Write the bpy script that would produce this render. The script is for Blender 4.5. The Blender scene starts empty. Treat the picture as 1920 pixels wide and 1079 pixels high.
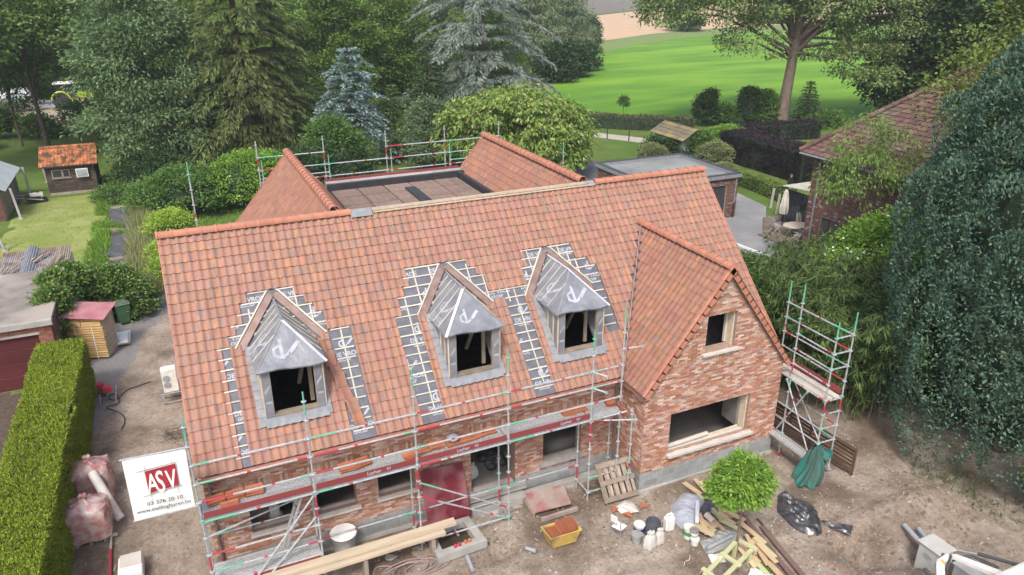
import bpy, math, random
import numpy as np
from mathutils import Matrix, Vector

S = bpy.context.scene
# ------------------------------------------------------------------ camera
cd = bpy.data.cameras.new('camera'); cam = bpy.data.objects.new('camera', cd)
S.collection.objects.link(cam); S.camera = cam
def basis(yaw, pitch, roll):
    y, p, r = map(math.radians, (yaw, pitch, roll))
    f = Vector((math.sin(y)*math.cos(p), math.cos(y)*math.cos(p), math.sin(p)))
    rt = Vector((math.cos(y), -math.sin(y), 0)); up = rt.cross(f)
    return math.cos(r)*rt+math.sin(r)*up, -math.sin(r)*rt+math.cos(r)*up, f
CAM = Vector((0.652, -16.529, 14.218))
rt, up, fw = basis(24.372, -22.63, -0.117)
cam.matrix_world = Matrix(((rt.x, up.x, -fw.x, CAM.x), (rt.y, up.y, -fw.y, CAM.y), (rt.z, up.z, -fw.z, CAM.z), (0, 0, 0, 1)))
cd.sensor_width = 36; cd.lens = 36*1406.803/1920; cd.clip_end = 3000
# ------------------------------------------------------------------ light
SUN_EL, SUN_AZ = 52, 215
W = bpy.data.worlds.new('World'); S.world = W; W.use_nodes = True
wn = W.node_tree; bg = wn.nodes['Background']
sky = wn.nodes.new('ShaderNodeTexSky'); sky.sky_type = 'NISHITA'; sky.sun_disc = False
sky.sun_elevation = math.radians(SUN_EL); sky.sun_rotation = math.radians(SUN_AZ)
sky.air_density = 1.0; sky.dust_density = 5.0; sky.ozone_density = 1.0; sky.altitude = 50
wn.links.new(sky.outputs[0], bg.inputs[0]); bg.inputs[1].default_value = 0.15
sl = bpy.data.lights.new('sun', 'SUN'); sl.energy = 1.5; sl.angle = math.radians(10); sl.color = (1, .97, .92)
so = bpy.data.objects.new('sun', sl); S.collection.objects.link(so)
az = math.radians(SUN_AZ); el = math.radians(SUN_EL)
sd = Vector((math.sin(az)*math.cos(el), math.cos(az)*math.cos(el), math.sin(el)))   # towards the sun
so.rotation_euler = sd.to_track_quat('Z', 'Y').to_euler()
S.view_settings.view_transform = 'Standard'; S.view_settings.look = 'None'
S.view_settings.exposure = 0.78; S.view_settings.gamma = 1
S.cycles.max_bounces = 5; S.cycles.diffuse_bounces = 3; S.cycles.transparent_max_bounces = 8
S.cycles.use_denoising = True

# ------------------------------------------------------------------ helpers
COL = S.collection
rng = np.random.default_rng(7); random.seed(7)
ORG = {}
def tagit(o, label=None, cat=None, group=None, kind=None):
    if label: o['label'] = label
    if cat: o['category'] = cat
    if group: o['group'] = group
    if kind: o['kind'] = kind
    return o
def thing(name, label, cat, loc=(0, 0, 0), group=None):
    o = bpy.data.objects.new(name, None); COL.objects.link(o); o.location = loc
    o.empty_display_size = .2; ORG[o.name] = np.array(loc, float)
    return tagit(o, label, cat, group)
def org(o): return ORG.get(o.name, np.zeros(3)) if o is not None else np.zeros(3)
def link_mesh(name, me, parent=None, loc=(0, 0, 0)):
    o = bpy.data.objects.new(name, me); COL.objects.link(o)
    if parent is not None: o.parent = parent; ORG[o.name] = org(parent)
    else: o.location = loc; ORG[o.name] = np.array(loc, float)
    return o
def mesh_np(name, V, F, mats, smooth=False, mi=None):
    """V (n,3); F (m,k) int array with k=3 or 4"""
    me = bpy.data.meshes.new(name); V = np.asarray(V, np.float32); F = np.asarray(F, np.int32)
    me.vertices.add(len(V)); me.vertices.foreach_set('co', V.ravel())
    k = F.shape[1]; me.loops.add(F.size); me.loops.foreach_set('vertex_index', F.ravel())
    me.polygons.add(len(F)); me.polygons.foreach_set('loop_start', np.arange(0, F.size, k, dtype=np.int32))
    me.polygons.foreach_set('loop_total', np.full(len(F), k, np.int32))
    me.polygons.foreach_set('use_smooth', np.full(len(F), bool(smooth)))
    if mi is not None: me.polygons.foreach_set('material_index', np.asarray(mi, np.int32))
    for m in (mats if isinstance(mats, (list, tuple)) else [mats]): me.materials.append(m)
    me.update(calc_edges=True); me.validate(); return me
class MB:
    def __init__(s): s.v = []; s.f = []; s.m = []
    def add(s, vs, fs, mi=0):
        b = len(s.v); s.v += [tuple(map(float, v)) for v in vs]; s.f += [tuple(b+i for i in f) for f in fs]; s.m += [mi]*len(fs); return s
    def box(s, lo, hi, mi=0, M=None):
        x0, y0, z0 = lo; x1, y1, z1 = hi
        vs = [(x0,y0,z0),(x1,y0,z0),(x1,y1,z0),(x0,y1,z0),(x0,y0,z1),(x1,y0,z1),(x1,y1,z1),(x0,y1,z1)]
        if M is not None: vs = [M @ Vector(v) for v in vs]
        return s.add(vs, [(0,3,2,1),(4,5,6,7),(0,1,5,4),(1,2,6,5),(2,3,7,6),(3,0,4,7)], mi)
    def bar(s, a, b, w, h, mi=0, upv=(0, 0, 1), ext=0):
        """rectangular bar a->b, width w sideways, height h along up"""
        a = Vector(a); b = Vector(b); d = (b-a).normalized(); a = a-d*ext; b = b+d*ext
        u = Vector(upv); sd_ = d.cross(u)
        if sd_.length < 1e-5: sd_ = d.cross(Vector((1, 0, 0)))
        sd_.normalize(); u = sd_.cross(d)
        vs = []
        for p in (a, b):
            for i, j in ((-1,-1),(1,-1),(1,1),(-1,1)): vs.append(p+sd_*w/2*i+u*h/2*j)
        return s.add(vs, [(0,1,2,3)[::-1],(4,5,6,7),(0,1,5,4),(1,2,6,5),(2,3,7,6),(3,0,4,7)], mi)
    def tube(s, pts, r, n=8, mi=0, cap=True):
        pts = [Vector(p) for p in pts]; rs = r if isinstance(r, (list, tuple)) else [r]*len(pts)
        vs = []; fs = []; prev = None
        for i, p in enumerate(pts):
            d = (pts[min(i+1, len(pts)-1)]-pts[max(i-1, 0)])
            if d.length < 1e-9: d = Vector((0, 0, 1))
            d.normalize()
            if prev is None: a = d.cross(Vector((0, 0, 1)) if abs(d.z) < .9 else Vector((1, 0, 0)))
            else: a = prev - d*prev.dot(d)
            a.normalize(); prev = a; b = d.cross(a)
            for k in range(n):
                t = 2*math.pi*k/n; vs.append(p+(a*math.cos(t)+b*math.sin(t))*rs[i])
        for i in range(len(pts)-1):
            for k in range(n):
                k2 = (k+1) % n; fs.append((i*n+k, i*n+k2, (i+1)*n+k2, (i+1)*n+k))
        if cap: fs.append(tuple(range(n))[::-1]); fs.append(tuple((len(pts)-1)*n+k for k in range(n)))
        return s.add(vs, fs, mi)
    def lathe(s, prof, c=(0, 0, 0), n=16, mi=0, M=None, sx=1, sy=1):
        """prof list of (r,z)"""
        vs = []; fs = []
        for r, z in prof:
            for k in range(n):
                t = 2*math.pi*k/n; v = Vector((r*math.cos(t)*sx, r*math.sin(t)*sy, z))
                if M is not None: v = M @ v
                vs.append(v+Vector(c))
        for i in range(len(prof)-1):
            for k in range(n):
                k2 = (k+1) % n; fs.append((i*n+k, i*n+k2, (i+1)*n+k2, (i+1)*n+k))
        if prof[0][0] > .001: fs.append(tuple(range(n))[::-1])
        if prof[-1][0] > .001: fs.append(tuple((len(prof)-1)*n+k for k in range(n)))
        return s.add(vs, fs, mi)
    def prism(s, poly, off, mi=0):
        """poly: planar 3D points, off: extrusion vector"""
        n = len(poly); off = Vector(off); a = [Vector(p) for p in poly]; b = [p+off for p in a]
        return s.add(a+b, [tuple(range(n))[::-1], tuple(range(n, 2*n))]+[(i, (i+1) % n, n+(i+1) % n, n+i) for i in range(n)], mi)
    def grid(s, fn, nu, nv, mi=0, thick=0, nrm=(0, 0, 1)):
        vs = [fn(i/nu, j/nv) for j in range(nv+1) for i in range(nu+1)]; w = nu+1
        fs = [(j*w+i, j*w+i+1, (j+1)*w+i+1, (j+1)*w+i) for j in range(nv) for i in range(nu)]
        return s.add(vs, fs, mi)
    def build(s, name, mats, parent=None, smooth=False, loc=None, bevel=0, fixn=False):
        o0 = org(parent) if parent is not None else np.array(loc if loc is not None else (0, 0, 0), float)
        me = bpy.data.meshes.new(name)
        me.from_pydata([(v[0]-o0[0], v[1]-o0[1], v[2]-o0[2]) for v in s.v], [], s.f)
        for m in (mats if isinstance(mats, (list, tuple)) else [mats]): me.materials.append(m)
        me.polygons.foreach_set('material_index', s.m)
        if fixn or bevel:
            import bmesh
            bm = bmesh.new(); bm.from_mesh(me)
            if fixn: bmesh.ops.recalc_face_normals(bm, faces=bm.faces)
            if bevel: bmesh.ops.bevel(bm, geom=list(bm.edges), offset=bevel, segments=2 if bevel > .03 else 1, affect='EDGES', clamp_overlap=True)
            bm.to_mesh(me); bm.free()
        if smooth:
            me.polygons.foreach_set('use_smooth', [True]*len(me.polygons))
            try: me.set_sharp_from_angle(angle=math.radians(40))
            except Exception: pass
        me.update(); return link_mesh(name, me, parent, tuple(o0))
def copy_thing(src, loc, rz=0, **tags):
    c = src.copy(); COL.objects.link(c); c.location = loc; c.rotation_euler = (0, 0, rz); ORG[c.name] = np.array(loc, float)
    for k, v in tags.items(): c[k] = v
    for ch in src.children:
        d = ch.copy(); COL.objects.link(d); d.parent = c
        for g in ch.children:
            e = g.copy(); COL.objects.link(e); e.parent = d
    return c
def text_mesh(s, size, mat, name, O, ax, ay, parent, ext=0.0, bold=0, sx=1, align='LEFT'):
    cu = bpy.data.curves.new('lettering', 'FONT'); cu.body = s; cu.size = size; cu.extrude = ext; cu.offset = bold; cu.align_x = align
    cu.resolution_u = 3
    to = bpy.data.objects.new('lettering', cu); me = bpy.data.meshes.new_from_object(to)
    bpy.data.objects.remove(to); me.materials.clear(); me.materials.append(mat)
    ax = Vector(ax).normalized()*sx; ay = Vector(ay).normalized(); az_ = ax.cross(ay).normalized(); O = Vector(O)-Vector(org(parent))
    me.transform(Matrix(((ax.x, ay.x, az_.x, O.x), (ax.y, ay.y, az_.y, O.y), (ax.z, ay.z, az_.z, O.z), (0, 0, 0, 1))))
    return link_mesh(name, me, parent)

# ------------------------------------------------------------------ materials
def mat(name, c1, c2=None, scale=4, rough=.8, bump=0, isl=0, metal=0, detail=4, aniso=None, c3=None, isl_mix=0, trans=0, spec=.3, bscale=None, hue=0, low=None, coord='pos', alpha=1):
    """noise-mixed colour; isl: brightness spread per loose piece / object; isl_mix: share of pieces taking c3"""
    m = bpy.data.materials.new(name); m.use_nodes = True; nt = m.node_tree; N = nt.nodes; L = nt.links
    P = N['Principled BSDF']; P.inputs['Roughness'].default_value = rough; P.inputs['Metallic'].default_value = metal
    P.inputs['Specular IOR Level'].default_value = spec; P.inputs['Alpha'].default_value = alpha
    def nd(t, **k):
        n = N.new(t)
        for a, b in k.items(): setattr(n, a, b)
        return n
    geo = nd('ShaderNodeNewGeometry'); oi = nd('ShaderNodeObjectInfo')
    if coord == 'pos': pos = geo.outputs['Position']
    else: pos = nd('ShaderNodeTexCoord').outputs['Object']
    mp = nd('ShaderNodeMapping'); L.new(pos, mp.inputs[0])
    if aniso: mp.inputs['Scale'].default_value = aniso
    rs = nd('ShaderNodeMath', operation='ADD'); L.new(geo.outputs['Random Per Island'], rs.inputs[0]); L.new(oi.outputs['Random'], rs.inputs[1])
    rnd = nd('ShaderNodeMath', operation='FRACT'); L.new(rs.outputs[0], rnd.inputs[0]); rnd = rnd.outputs[0]
    nz = nd('ShaderNodeTexNoise', noise_dimensions='4D'); nz.inputs['Scale'].default_value = scale; nz.inputs['Detail'].default_value = detail
    L.new(mp.outputs[0], nz.inputs['Vector'])
    if isl or isl_mix:
        ww = nd('ShaderNodeMath', operation='MULTIPLY'); L.new(rnd, ww.inputs[0]); ww.inputs[1].default_value = 7; L.new(ww.outputs[0], nz.inputs['W'])
    c2 = c2 or tuple(x*.7 for x in c1)
    rp = nd('ShaderNodeValToRGB'); rp.color_ramp.elements[0].position = .36; rp.color_ramp.elements[1].position = .66 if name.startswith('clay_tile') else .64
    rp.color_ramp.elements[0].color = (*c1, 1); rp.color_ramp.elements[1].color = (*c2, 1); L.new(nz.outputs[0], rp.inputs[0])
    col = rp.outputs[0]
    if c3 and not isl_mix:
        nz2 = nd('ShaderNodeTexNoise'); nz2.inputs['Scale'].default_value = low or scale*.15; nz2.inputs['Detail'].default_value = 5; L.new(mp.outputs[0], nz2.inputs['Vector'])
        r2 = nd('ShaderNodeMapRange'); r2.inputs[1].default_value = .45; r2.inputs[2].default_value = .62; L.new(nz2.outputs[0], r2.inputs[0])
        mx = nd('ShaderNodeMix', data_type='RGBA'); L.new(r2.outputs[0], mx.inputs[0]); L.new(col, mx.inputs[6]); mx.inputs[7].default_value = (*c3, 1); col = mx.outputs[2]
    if isl_mix:
        t = nd('ShaderNodeMath', operation='MULTIPLY'); L.new(rnd, t.inputs[0]); t.inputs[1].default_value = 13.7
        t2 = nd('ShaderNodeMath', operation='FRACT'); L.new(t.outputs[0], t2.inputs[0])
        st = nd('ShaderNodeMapRange'); st.inputs[1].default_value = 1-isl_mix-(.30 if name == 'brick_brown' else .06); st.inputs[2].default_value = 1-isl_mix+(.34 if name == 'brick_brown' else .06); L.new(t2.outputs[0], st.inputs[0])
        mx = nd('ShaderNodeMix', data_type='RGBA'); L.new(st.outputs[0], mx.inputs[0]); L.new(col, mx.inputs[6]); mx.inputs[7].default_value = (*c3, 1); col = mx.outputs[2]
    if isl or hue:
        hs = nd('ShaderNodeHueSaturation'); L.new(col, hs.inputs['Color'])
        r3 = nd('ShaderNodeMapRange'); r3.inputs[3].default_value = 1-isl; r3.inputs[4].default_value = 1+isl; L.new(rnd, r3.inputs[0]); L.new(r3.outputs[0], hs.inputs['Value'])
        if hue:
            t = nd('ShaderNodeMath', operation='MULTIPLY'); L.new(rnd, t.inputs[0]); t.inputs[1].default_value = 29.3
            t2 = nd('ShaderNodeMath', operation='FRACT'); L.new(t.outputs[0], t2.inputs[0])
            r4 = nd('ShaderNodeMapRange'); r4.inputs[3].default_value = .5-hue; r4.inputs[4].default_value = .5+hue; L.new(t2.outputs[0], r4.inputs[0]); L.new(r4.outputs[0], hs.inputs['Hue'])
        col = hs.outputs[0]
    L.new(col, P.inputs['Base Color'])
    if bump:
        bn = nd('ShaderNodeTexNoise'); bn.inputs['Scale'].default_value = bscale or scale*3; bn.inputs['Detail'].default_value = 5; L.new(pos, bn.inputs['Vector'])
        bp = nd('ShaderNodeBump'); bp.inputs['Strength'].default_value = 1; bp.inputs['Distance'].default_value = bump; L.new(bn.outputs[0], bp.inputs['Height']); L.new(bp.outputs[0], P.inputs['Normal'])
    if trans:
        tr = nd('ShaderNodeBsdfTranslucent'); L.new(col, tr.inputs[0]); ms = nd('ShaderNodeMixShader'); ms.inputs[0].default_value = trans
        L.new(P.outputs[0], ms.inputs[1]); L.new(tr.outputs[0], ms.inputs[2]); L.new(ms.outputs[0], N['Material Output'].inputs[0])
    return m
m_steel = mat('galvanised_steel', (.50, .52, .54), (.36, .38, .40), 9, .42, metal=.35, spec=.5)
m_red = mat('red_paint', (.42, .035, .06), (.34, .05, .07), 6, .5)
m_toe = mat('toe_board_red', (.245, .045, .048), (.20, .05, .052), 8, .6, isl=.1)
m_greenp = mat('green_paint', (.10, .36, .24), (.16, .40, .30), 6, .5)
m_brick = mat('brick_brown', (.41, .205, .135), (.31, .15, .10), 14, .9, bump=.004, isl=.26, c3=(.53, .42, .37), isl_mix=.31, hue=.014)
m_mortar = mat('mortar', (.34, .25, .20), (.28, .20, .165), 10, .95)
m_block = mat('concrete_block', (.28, .29, .29), (.22, .235, .24), 5, .9, bump=.003, isl=.13)
m_joint = mat('block_joint', (.33, .33, .32), None, 8, .95)
TC = dict(c1=(.385, .185, .112), c2=(.21, .16, .148), rough=.8, isl=.10, hue=.006, detail=3, spec=.2, c3=(.30, .165, .13), low=.22)
m_tile = mat('clay_tile', scale=1, aniso=(13, 3.2, 3.2), **TC)
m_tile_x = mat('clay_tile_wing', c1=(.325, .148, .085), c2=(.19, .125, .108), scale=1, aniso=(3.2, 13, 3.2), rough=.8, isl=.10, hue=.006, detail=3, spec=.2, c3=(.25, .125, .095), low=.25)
m_ridge = mat('ridge_tile_clay', (.44, .19, .125), (.36, .165, .115), 5, .8, isl=.1)
m_copper = mat('copper', (.52, .24, .16), (.40, .17, .12), 6, .4, metal=.5, spec=.5)
m_copperd = mat('copper_dull', (.20, .135, .12), (.27, .20, .18), 4, .5, metal=.3)
m_batten = mat('batten_timber', (.55, .51, .43), (.44, .41, .35), 2, .75, isl=.12); m_memb = mat('underlay_membrane', (.095, .10, .12), (.135, .14, .165), 5, .5, bump=.006, bscale=7)
m_membd = mat('dormer_membrane', (.15, .16, .185), (.22, .23, .255), 3, .32, bump=.02, bscale=5, spec=.5)
m_print = mat('white_print', (.40, .42, .48), None, 5, .6)
m_tape = mat('silver_tape', (.62, .64, .68), (.5, .52, .56), 4, .35, spec=.6)
m_lead = mat('lead_flashing', (.25, .26, .28), (.19, .20, .22), 5, .55, bump=.006, bscale=12)
m_wood = mat('new_timber', (.58, .50, .39), (.48, .40, .30), 2, .75, aniso=(3, 3, 3), isl=.12, hue=.01)
m_woodo = mat('old_timber', (.30, .25, .20), (.22, .18, .14), 5, .9, isl=.2)
m_stone = mat('window_sill_stone', (.52, .49, .45), (.46, .43, .39), 5, .8, bump=.002)
m_conc = mat('concrete', (.34, .33, .31), (.26, .25, .235), 3, .9, bump=.005, bscale=14, c3=(.38, .37, .35), low=.7)
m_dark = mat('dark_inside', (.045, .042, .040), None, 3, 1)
m_ins = mat('inner_wall', (.20, .19, .18), (.15, .145, .14), 2, .95)
m_white = mat('white_plastic', (.72, .73, .72), (.66, .67, .66), 4, .45, spec=.5)
m_grey = mat('grey_plastic', (.30, .32, .34), (.25, .27, .29), 5, .5, spec=.5)
m_black = mat('black_rubber', (.03, .03, .035), (.045, .045, .05), 5, .6)
m_glass = mat('window_glass', (.03, .035, .04), None, 2, .08, spec=.8)
# ------------------------------------------------------------------ the house
EY, EZ, RY, RZ = -.292, 3.38, 4.237, 7.956
SL = math.hypot(RY-EY, RZ-EZ); CY, CZ = (RY-EY)/SL, (RZ-EZ)/SL
XL, XR = -.1, 17.38
WX, WZ, WS, WYF, WXL, WXR = 14.14, 6.765, 1.316, -1.44, 11.64, 16.64
G, TW = .28, .207
def MR(x, t, h=0): return Vector((x, EY+t*CY-h*CZ, EZ+t*CZ+h*CY))
house = thing('house', 'unfinished brick house with orange clay tiled roof and three half-tiled dormers', 'house', (8.5, 4, 0))

def wall(name, O, u, n, top, z0, openings=(), thick=.32, brick0=.6, bricks=True, blocks=True, kb=None, mslab=None):
    """O: world point (u=0); top: [(u,z)..]; n outward normal"""
    O = Vector(O); u = Vector(u); n = Vector(n); L = top[-1][0]
    def tz(q):
        for (a, za), (b, zb) in zip(top, top[1:]):
            if a-1e-6 <= q <= b+1e-6: return za+(zb-za)*(q-a)/(b-a)
        return top[-1][1]
    xs = sorted(set([a for a, _ in top]+[v for o in openings for v in o[:2]]))
    mb = MB(); P = lambda q, z: O+u*q+Vector((0, 0, z))
    for a, b in zip(xs, xs[1:]):
        segs = [[z0, z0, tz(a), tz(b)]]; m = (a+b)/2
        for o in sorted(openings, key=lambda o: o[2]):
            if o[0] < m < o[1]:
                l = segs.pop(); segs += [[l[0], l[1], o[2], o[2]], [o[3], o[3], l[2], l[3]]]
        for s_ in segs:
            if s_[2]-s_[0] < .01 and s_[3]-s_[1] < .01: continue
            mb.prism([P(a, s_[0]), P(b, s_[1]), P(b, s_[3]), P(a, s_[2])], -n*thick)
    wo = mb.build(name, mslab or m_mortar, house, fixn=True)
    out = []
    def pieces(zs, h, w, jt, off, dep, lst):
        k = 0; z = zs[0]
        while z+h <= zs[1]+1e-6:
            q = -(k % 2)*w/2-rng.random()*.0; k += 1
            while q < L:
                a, b = q+jt/2, q+w-jt/2; q += w
                a = max(a, 0); b = min(b, L); zm = z+h*.5
                if b-a < .03: continue
                if min(tz(a), tz(b)) < z+h-.02: continue
                iv = [(a, b)]
                for o in openings:
                    if o[2] < zm < o[3]:
                        iv = [(x0, x1) for (c, d) in iv for (x0, x1) in ((c, min(d, o[0])), (max(c, o[1]), d)) if x1-x0 > .02]
                for c, d in iv: lst.append((c, d, z+jt/2, z+h-jt/2, dep+rng.normal()*.0012))
            z += h
    if bricks: pieces((brick0, 9), .0625, .205, .011, 0, .010, out)
    bl = []
    if blocks: pieces((z0, brick0), .2, .41, .012, 0, .005, bl)
    return dict(obj=wo, O=O, u=u, n=n, bricks=out, blocks=bl)
def piece_obj(name, w, items, m, parent, indiv=False, mats=None):
    O, u, n = np.array(w['O']), np.array(w['u']), np.array(w['n'])
    A = np.array(items, float).reshape(-1, 5); c, d, z0, z1, e = A.T
    def pt(q, z, dd): return O+q[:, None]*u+np.stack([z*0, z*0, z], 1)+dd[:, None]*n
    V = np.stack([pt(c, z0, e*0), pt(d, z0, e*0), pt(d, z1, e*0), pt(c, z1, e*0), pt(c, z0, e), pt(d, z0, e), pt(d, z1, e), pt(c, z1, e)], 1)
    F = np.array([(4,5,6,7),(0,1,5,4),(1,2,6,5),(2,3,7,6),(3,0,4,7)])
    flip = np.cross(u, [0, 0, 1])@n < 0
    if flip: F = F[:, ::-1]
    if not indiv:
        if not len(A): return
        Fa = (F[None]+8*np.arange(len(A))[:, None, None]).reshape(-1, 4)
        o = link_mesh(name, mesh_np(name, V.reshape(-1, 3)-org(parent), Fa, m), parent); o['kind'] = 'stuff'; return o
    cache = {}
    for i in range(len(A)):
        cc = V[i, 0]; key = tuple(np.round(V[i, 6]-V[i, 0], 2))
        if key not in cache: cache[key] = mesh_np(name, V[i]-cc, F, m)
        o = link_mesh(name, cache[key], parent); o.location = tuple(cc-org(parent))

ops_main = [(.92, 1.98, 1.18, 2.5), (2.57, 3.6, 1.18, 2.5), (4.19, 5.2, 1.22, 2.5), (6.85, 8.22, .42, 2.5), (9.13, 10.4, .85, 2.5)]
fw_ = wall('front_wall', (0, 0, 0), (1, 0, 0), (0, -1, 0), [(0, 3.35), (11.64, 3.35)], -.1, ops_main)
wf = wall('wing_wall', (WXL, -1.4, 0), (1, 0, 0), (0, -1, 0), [(0, 3.33), (2.5, 6.6), (5.0, 3.33)], -.1,
          [(12.57-WXL, 15.5-WXL, 1.08, 2.43), (13.55-WXL, 14.6-WXL, 4.22, 5.38)])
wl = wall('wing_side_wall', (WXL, 0, 0), (0, -1, 0), (-1, 0, 0), [(0, 3.3), (1.4, 3.3)], -.1)
wr = wall('wing_side_wall', (WXR, -1.4, 0), (0, 1, 0), (1, 0, 0), [(0, 3.25), (1.4, 3.25)], -.1)
gl = wall('gable_wall', (0, 8.4, 0), (0, -1, 0), (-1, 0, 0), [(0, 3.6), (4.16, 7.75), (8.4, 3.45)], -.1)
gr = wall('gable_wall', (17.1, 0, 0), (0, 1, 0), (1, 0, 0), [(0, 3.45), (4.24, 7.75), (8.4, 3.6)], -.1, bricks=False, blocks=False, mslab=m_brick)
wf2 = wall('front_wall', (16.64, 0, 0), (1, 0, 0), (0, -1, 0), [(0, 3.3), (.46, 3.3)], -.1)
bk = wall('rear_wall', (17.1, 13.1, 0), (-1, 0, 0), (0, 1, 0), [(0, 3.3), (.6, 3.3), (4.3, 7.72), (5.65, 6.15), (11.1, 6.15), (12.5, 7.72), (16.2, 3.4), (17.1, 3.3)], -.1, bricks=False, blocks=False, mslab=m_brick)
C3 = np.array(CAM)
nb = [(np.linalg.norm(np.array(w['O'])+np.array(w['u'])*b[0]+[0, 0, b[2]]-C3), wi, bi) for wi, w in enumerate((fw_,)) for bi, b in enumerate(w['bricks']) if .6 < b[2] < 2.0]
nb.sort(); pick = {bi for _, _, bi in nb[:290]}
piece_obj('brick', fw_, [b for i, b in enumerate(fw_['bricks']) if i in pick], m_brick, fw_['obj'], True)
piece_obj('brickwork', fw_, [b for i, b in enumerate(fw_['bricks']) if i not in pick], m_brick, fw_['obj'])
for w in (wf, wl, wr, gl, wf2): piece_obj('brickwork', w, w['bricks'], m_brick, w['obj'])
for w in (fw_, wf): piece_obj('concrete_block', w, w['blocks'], m_block, w['obj'], True)
for w in (wl, wr, gl, wf2): piece_obj('blockwork', w, w['blocks'], m_block, w['obj'])
mb = MB(); mb.box((0, -.002, -.1), (6.85, .05, .6)); mb.box((8.22, -.002, -.1), (9.13, .05, .6)); mb.box((9.13, -.002, -.1), (11.64, .05, .6)); mb.build('plinth_joint', m_joint, fw_['obj'])
mb = MB(); mb.box((WXL-.002, -1.402, -.1), (WXR+.002, -1.35, .6)); mb.box((WXL-.002, -1.35, -.1), (WXL+.05, 0, .6)); mb.build('plinth_joint', m_joint, wf['obj'])
# soldier courses over the windows
for (a, b, _, t) in ops_main:
    mb = MB(); x = a-.15
    for i in range(int((b-a+.3)/.065)): mb.box((x+.065*i+.005, -.014, t+.03), (x+.065*i+.06, 0, t+.225))
    mb.build('soldier_course', m_brick, fw_['obj'])
mb = MB(); mb.box((WXL-.03, -1.47, -.1), (16.67, -1.4, .02)); mb.build('footing', m_conc, house)
mb = MB(); mb.box((0, -.07, -.12), (5.3, -.0, .06)); mb.box((5.3, -.07, -.12), (11.6, 0, .02)); mb.build('footing', m_conc, house)
# sills
def sill(x0, x1, y, z, m=m_stone, d=.13, th=.07):
    mb = MB(); mb.prism([(x0, y-d, z-th), (x0, y-d, z-.012), (x0, y+.24, z+.02), (x0, y+.24, z-th)], (x1-x0, 0, 0)); return mb.build('window_sill', m, house, fixn=True)
sill(.86, 2.03, 0, 1.17); sill(2.5, 3.68, 0, 1.17); sill(4.12, 5.28, 0, 1.21)
sill(13.44, 14.72, -1.4, 4.2); sill(12.5, 15.66, -1.4, 1.07, d=.16, th=.09)
sill(9.0, 10.5, 0, .86, m_conc, .12, .1); sill(6.7, 8.5, 0, .42, m_conc, .22, .12)
mb = MB(); mb.box((6.7, -.45, -.05), (8.4, -.02, .2)); mb.box((8.4, -.3, -.05), (11.6, -.08, .12)); mb.build('concrete_step', m_conc, house)
# window reveals
for lo_, hi_, m_ in (((14.56, -1.3, 4.22), (14.6, -1.06, 5.38), m_wood), ((14.5, -1.06, 4.22), (14.56, -.98, 5.38), m_stone), ((15.46, -1.3, 1.1), (15.5, -1.06, 2.43), m_wood), ((15.36, -1.06, 1.1), (15.46, -.4, 2.43), m_ins)): mb = MB(); mb.box(lo_, hi_); mb.build('window_jamb', m_, house)
# inside
mb = MB(); mb.box((.32, .32, .3), (16.8, 8, .42)); mb.box((11.9, -1.08, .3), (16.4, .32, .42)); mb.build('ground_floor', m_ins, house)
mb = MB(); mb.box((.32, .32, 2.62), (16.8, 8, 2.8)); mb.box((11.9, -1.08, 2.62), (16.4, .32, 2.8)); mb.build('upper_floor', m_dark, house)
mb = MB(); mb.box((.32, 4.2, .42), (16.8, 4.35, 2.62)); mb.box((2.1, .32, .42), (2.2, 4.2, 2.62)); mb.box((5.8, .32, .42), (5.9, 4.2, 2.62)); mb.box((11.6, .32, .42), (11.72, 4.2, 2.62)); mb.build('inner_wall', m_ins, house)
mb = MB(); mb.box((WXR-.35, -1.08, .42), (WXR-.3, .3, 2.6)); mb.build('inner_wall', m_ins, house)
# ---------------- tiles
pa = [0, .10, .24, .36, .46, .60, .78, .92, 1.0]; ph = [.040, .048, .044, .026, .010, .002, .002, .010, .024]
def tile_template():
    V = []; F = []; n = len(pa)
    for i in range(n):
        lip = .016 if i == n-1 else (.010 if i == 0 else 0)
        V.append((pa[i]*TW, lip, ph[i]+.030))
    for i in range(n): V.append((pa[i]*TW, G+.012, ph[i]+.002))
    F += [(i, i+1, n+i+1, n+i) for i in range(n-1)]
    b = len(V)
    for i in range(n): V.append(V[i])
    for i in range(n): v = V[i]; V.append((v[0], v[1]+.004, v[2]-.026))
    F += [(b+n+i, b+n+i+1, b+i+1, b+i) for i in range(n-1)]
    b = len(V); v0, v1 = V[0], V[n]
    V += [v0, v1, (v1[0], v1[1], v1[2]-.03), (v0[0], v0[1], v0[2]-.03)]; F += [(b+3, b, b+1, b+2)]
    return np.array(V), np.array(F)
TV, TF = tile_template()
def tile_objs(places, R, U, N, m, parent, n_ind=0, name='roof_tile'):
    R, U, N = map(np.array, (R, U, N)); A = np.array(places, float)
    if not len(A): return
    B = np.stack([R, U, N]); Wv = TV@B
    order = np.argsort(np.linalg.norm(A-C3, axis=1)) if n_ind else np.arange(len(A))
    ind, rest = order[:n_ind], order[n_ind:]
    if n_ind:
        me = mesh_np(name, Wv, TF, m, True)
        for i in ind:
            o = link_mesh(name, me, parent); o.location = tuple(A[i]-org(parent))
    if len(rest):
        Ar = A[rest]; V = (Ar[:, None]+Wv[None]+rng.normal(0, .0015, (len(Ar), 1, 3))).reshape(-1, 3)-org(parent)
        F = (TF[None]+len(TV)*np.arange(len(Ar))[:, None, None]).reshape(-1, 4)
        o = link_mesh('roof_tiles', mesh_np('roof_tiles', V, F, m, True), parent); o['kind'] = 'stuff'
DX = [2.41, 7.22, 10.52]
HOLES = {}
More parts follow.
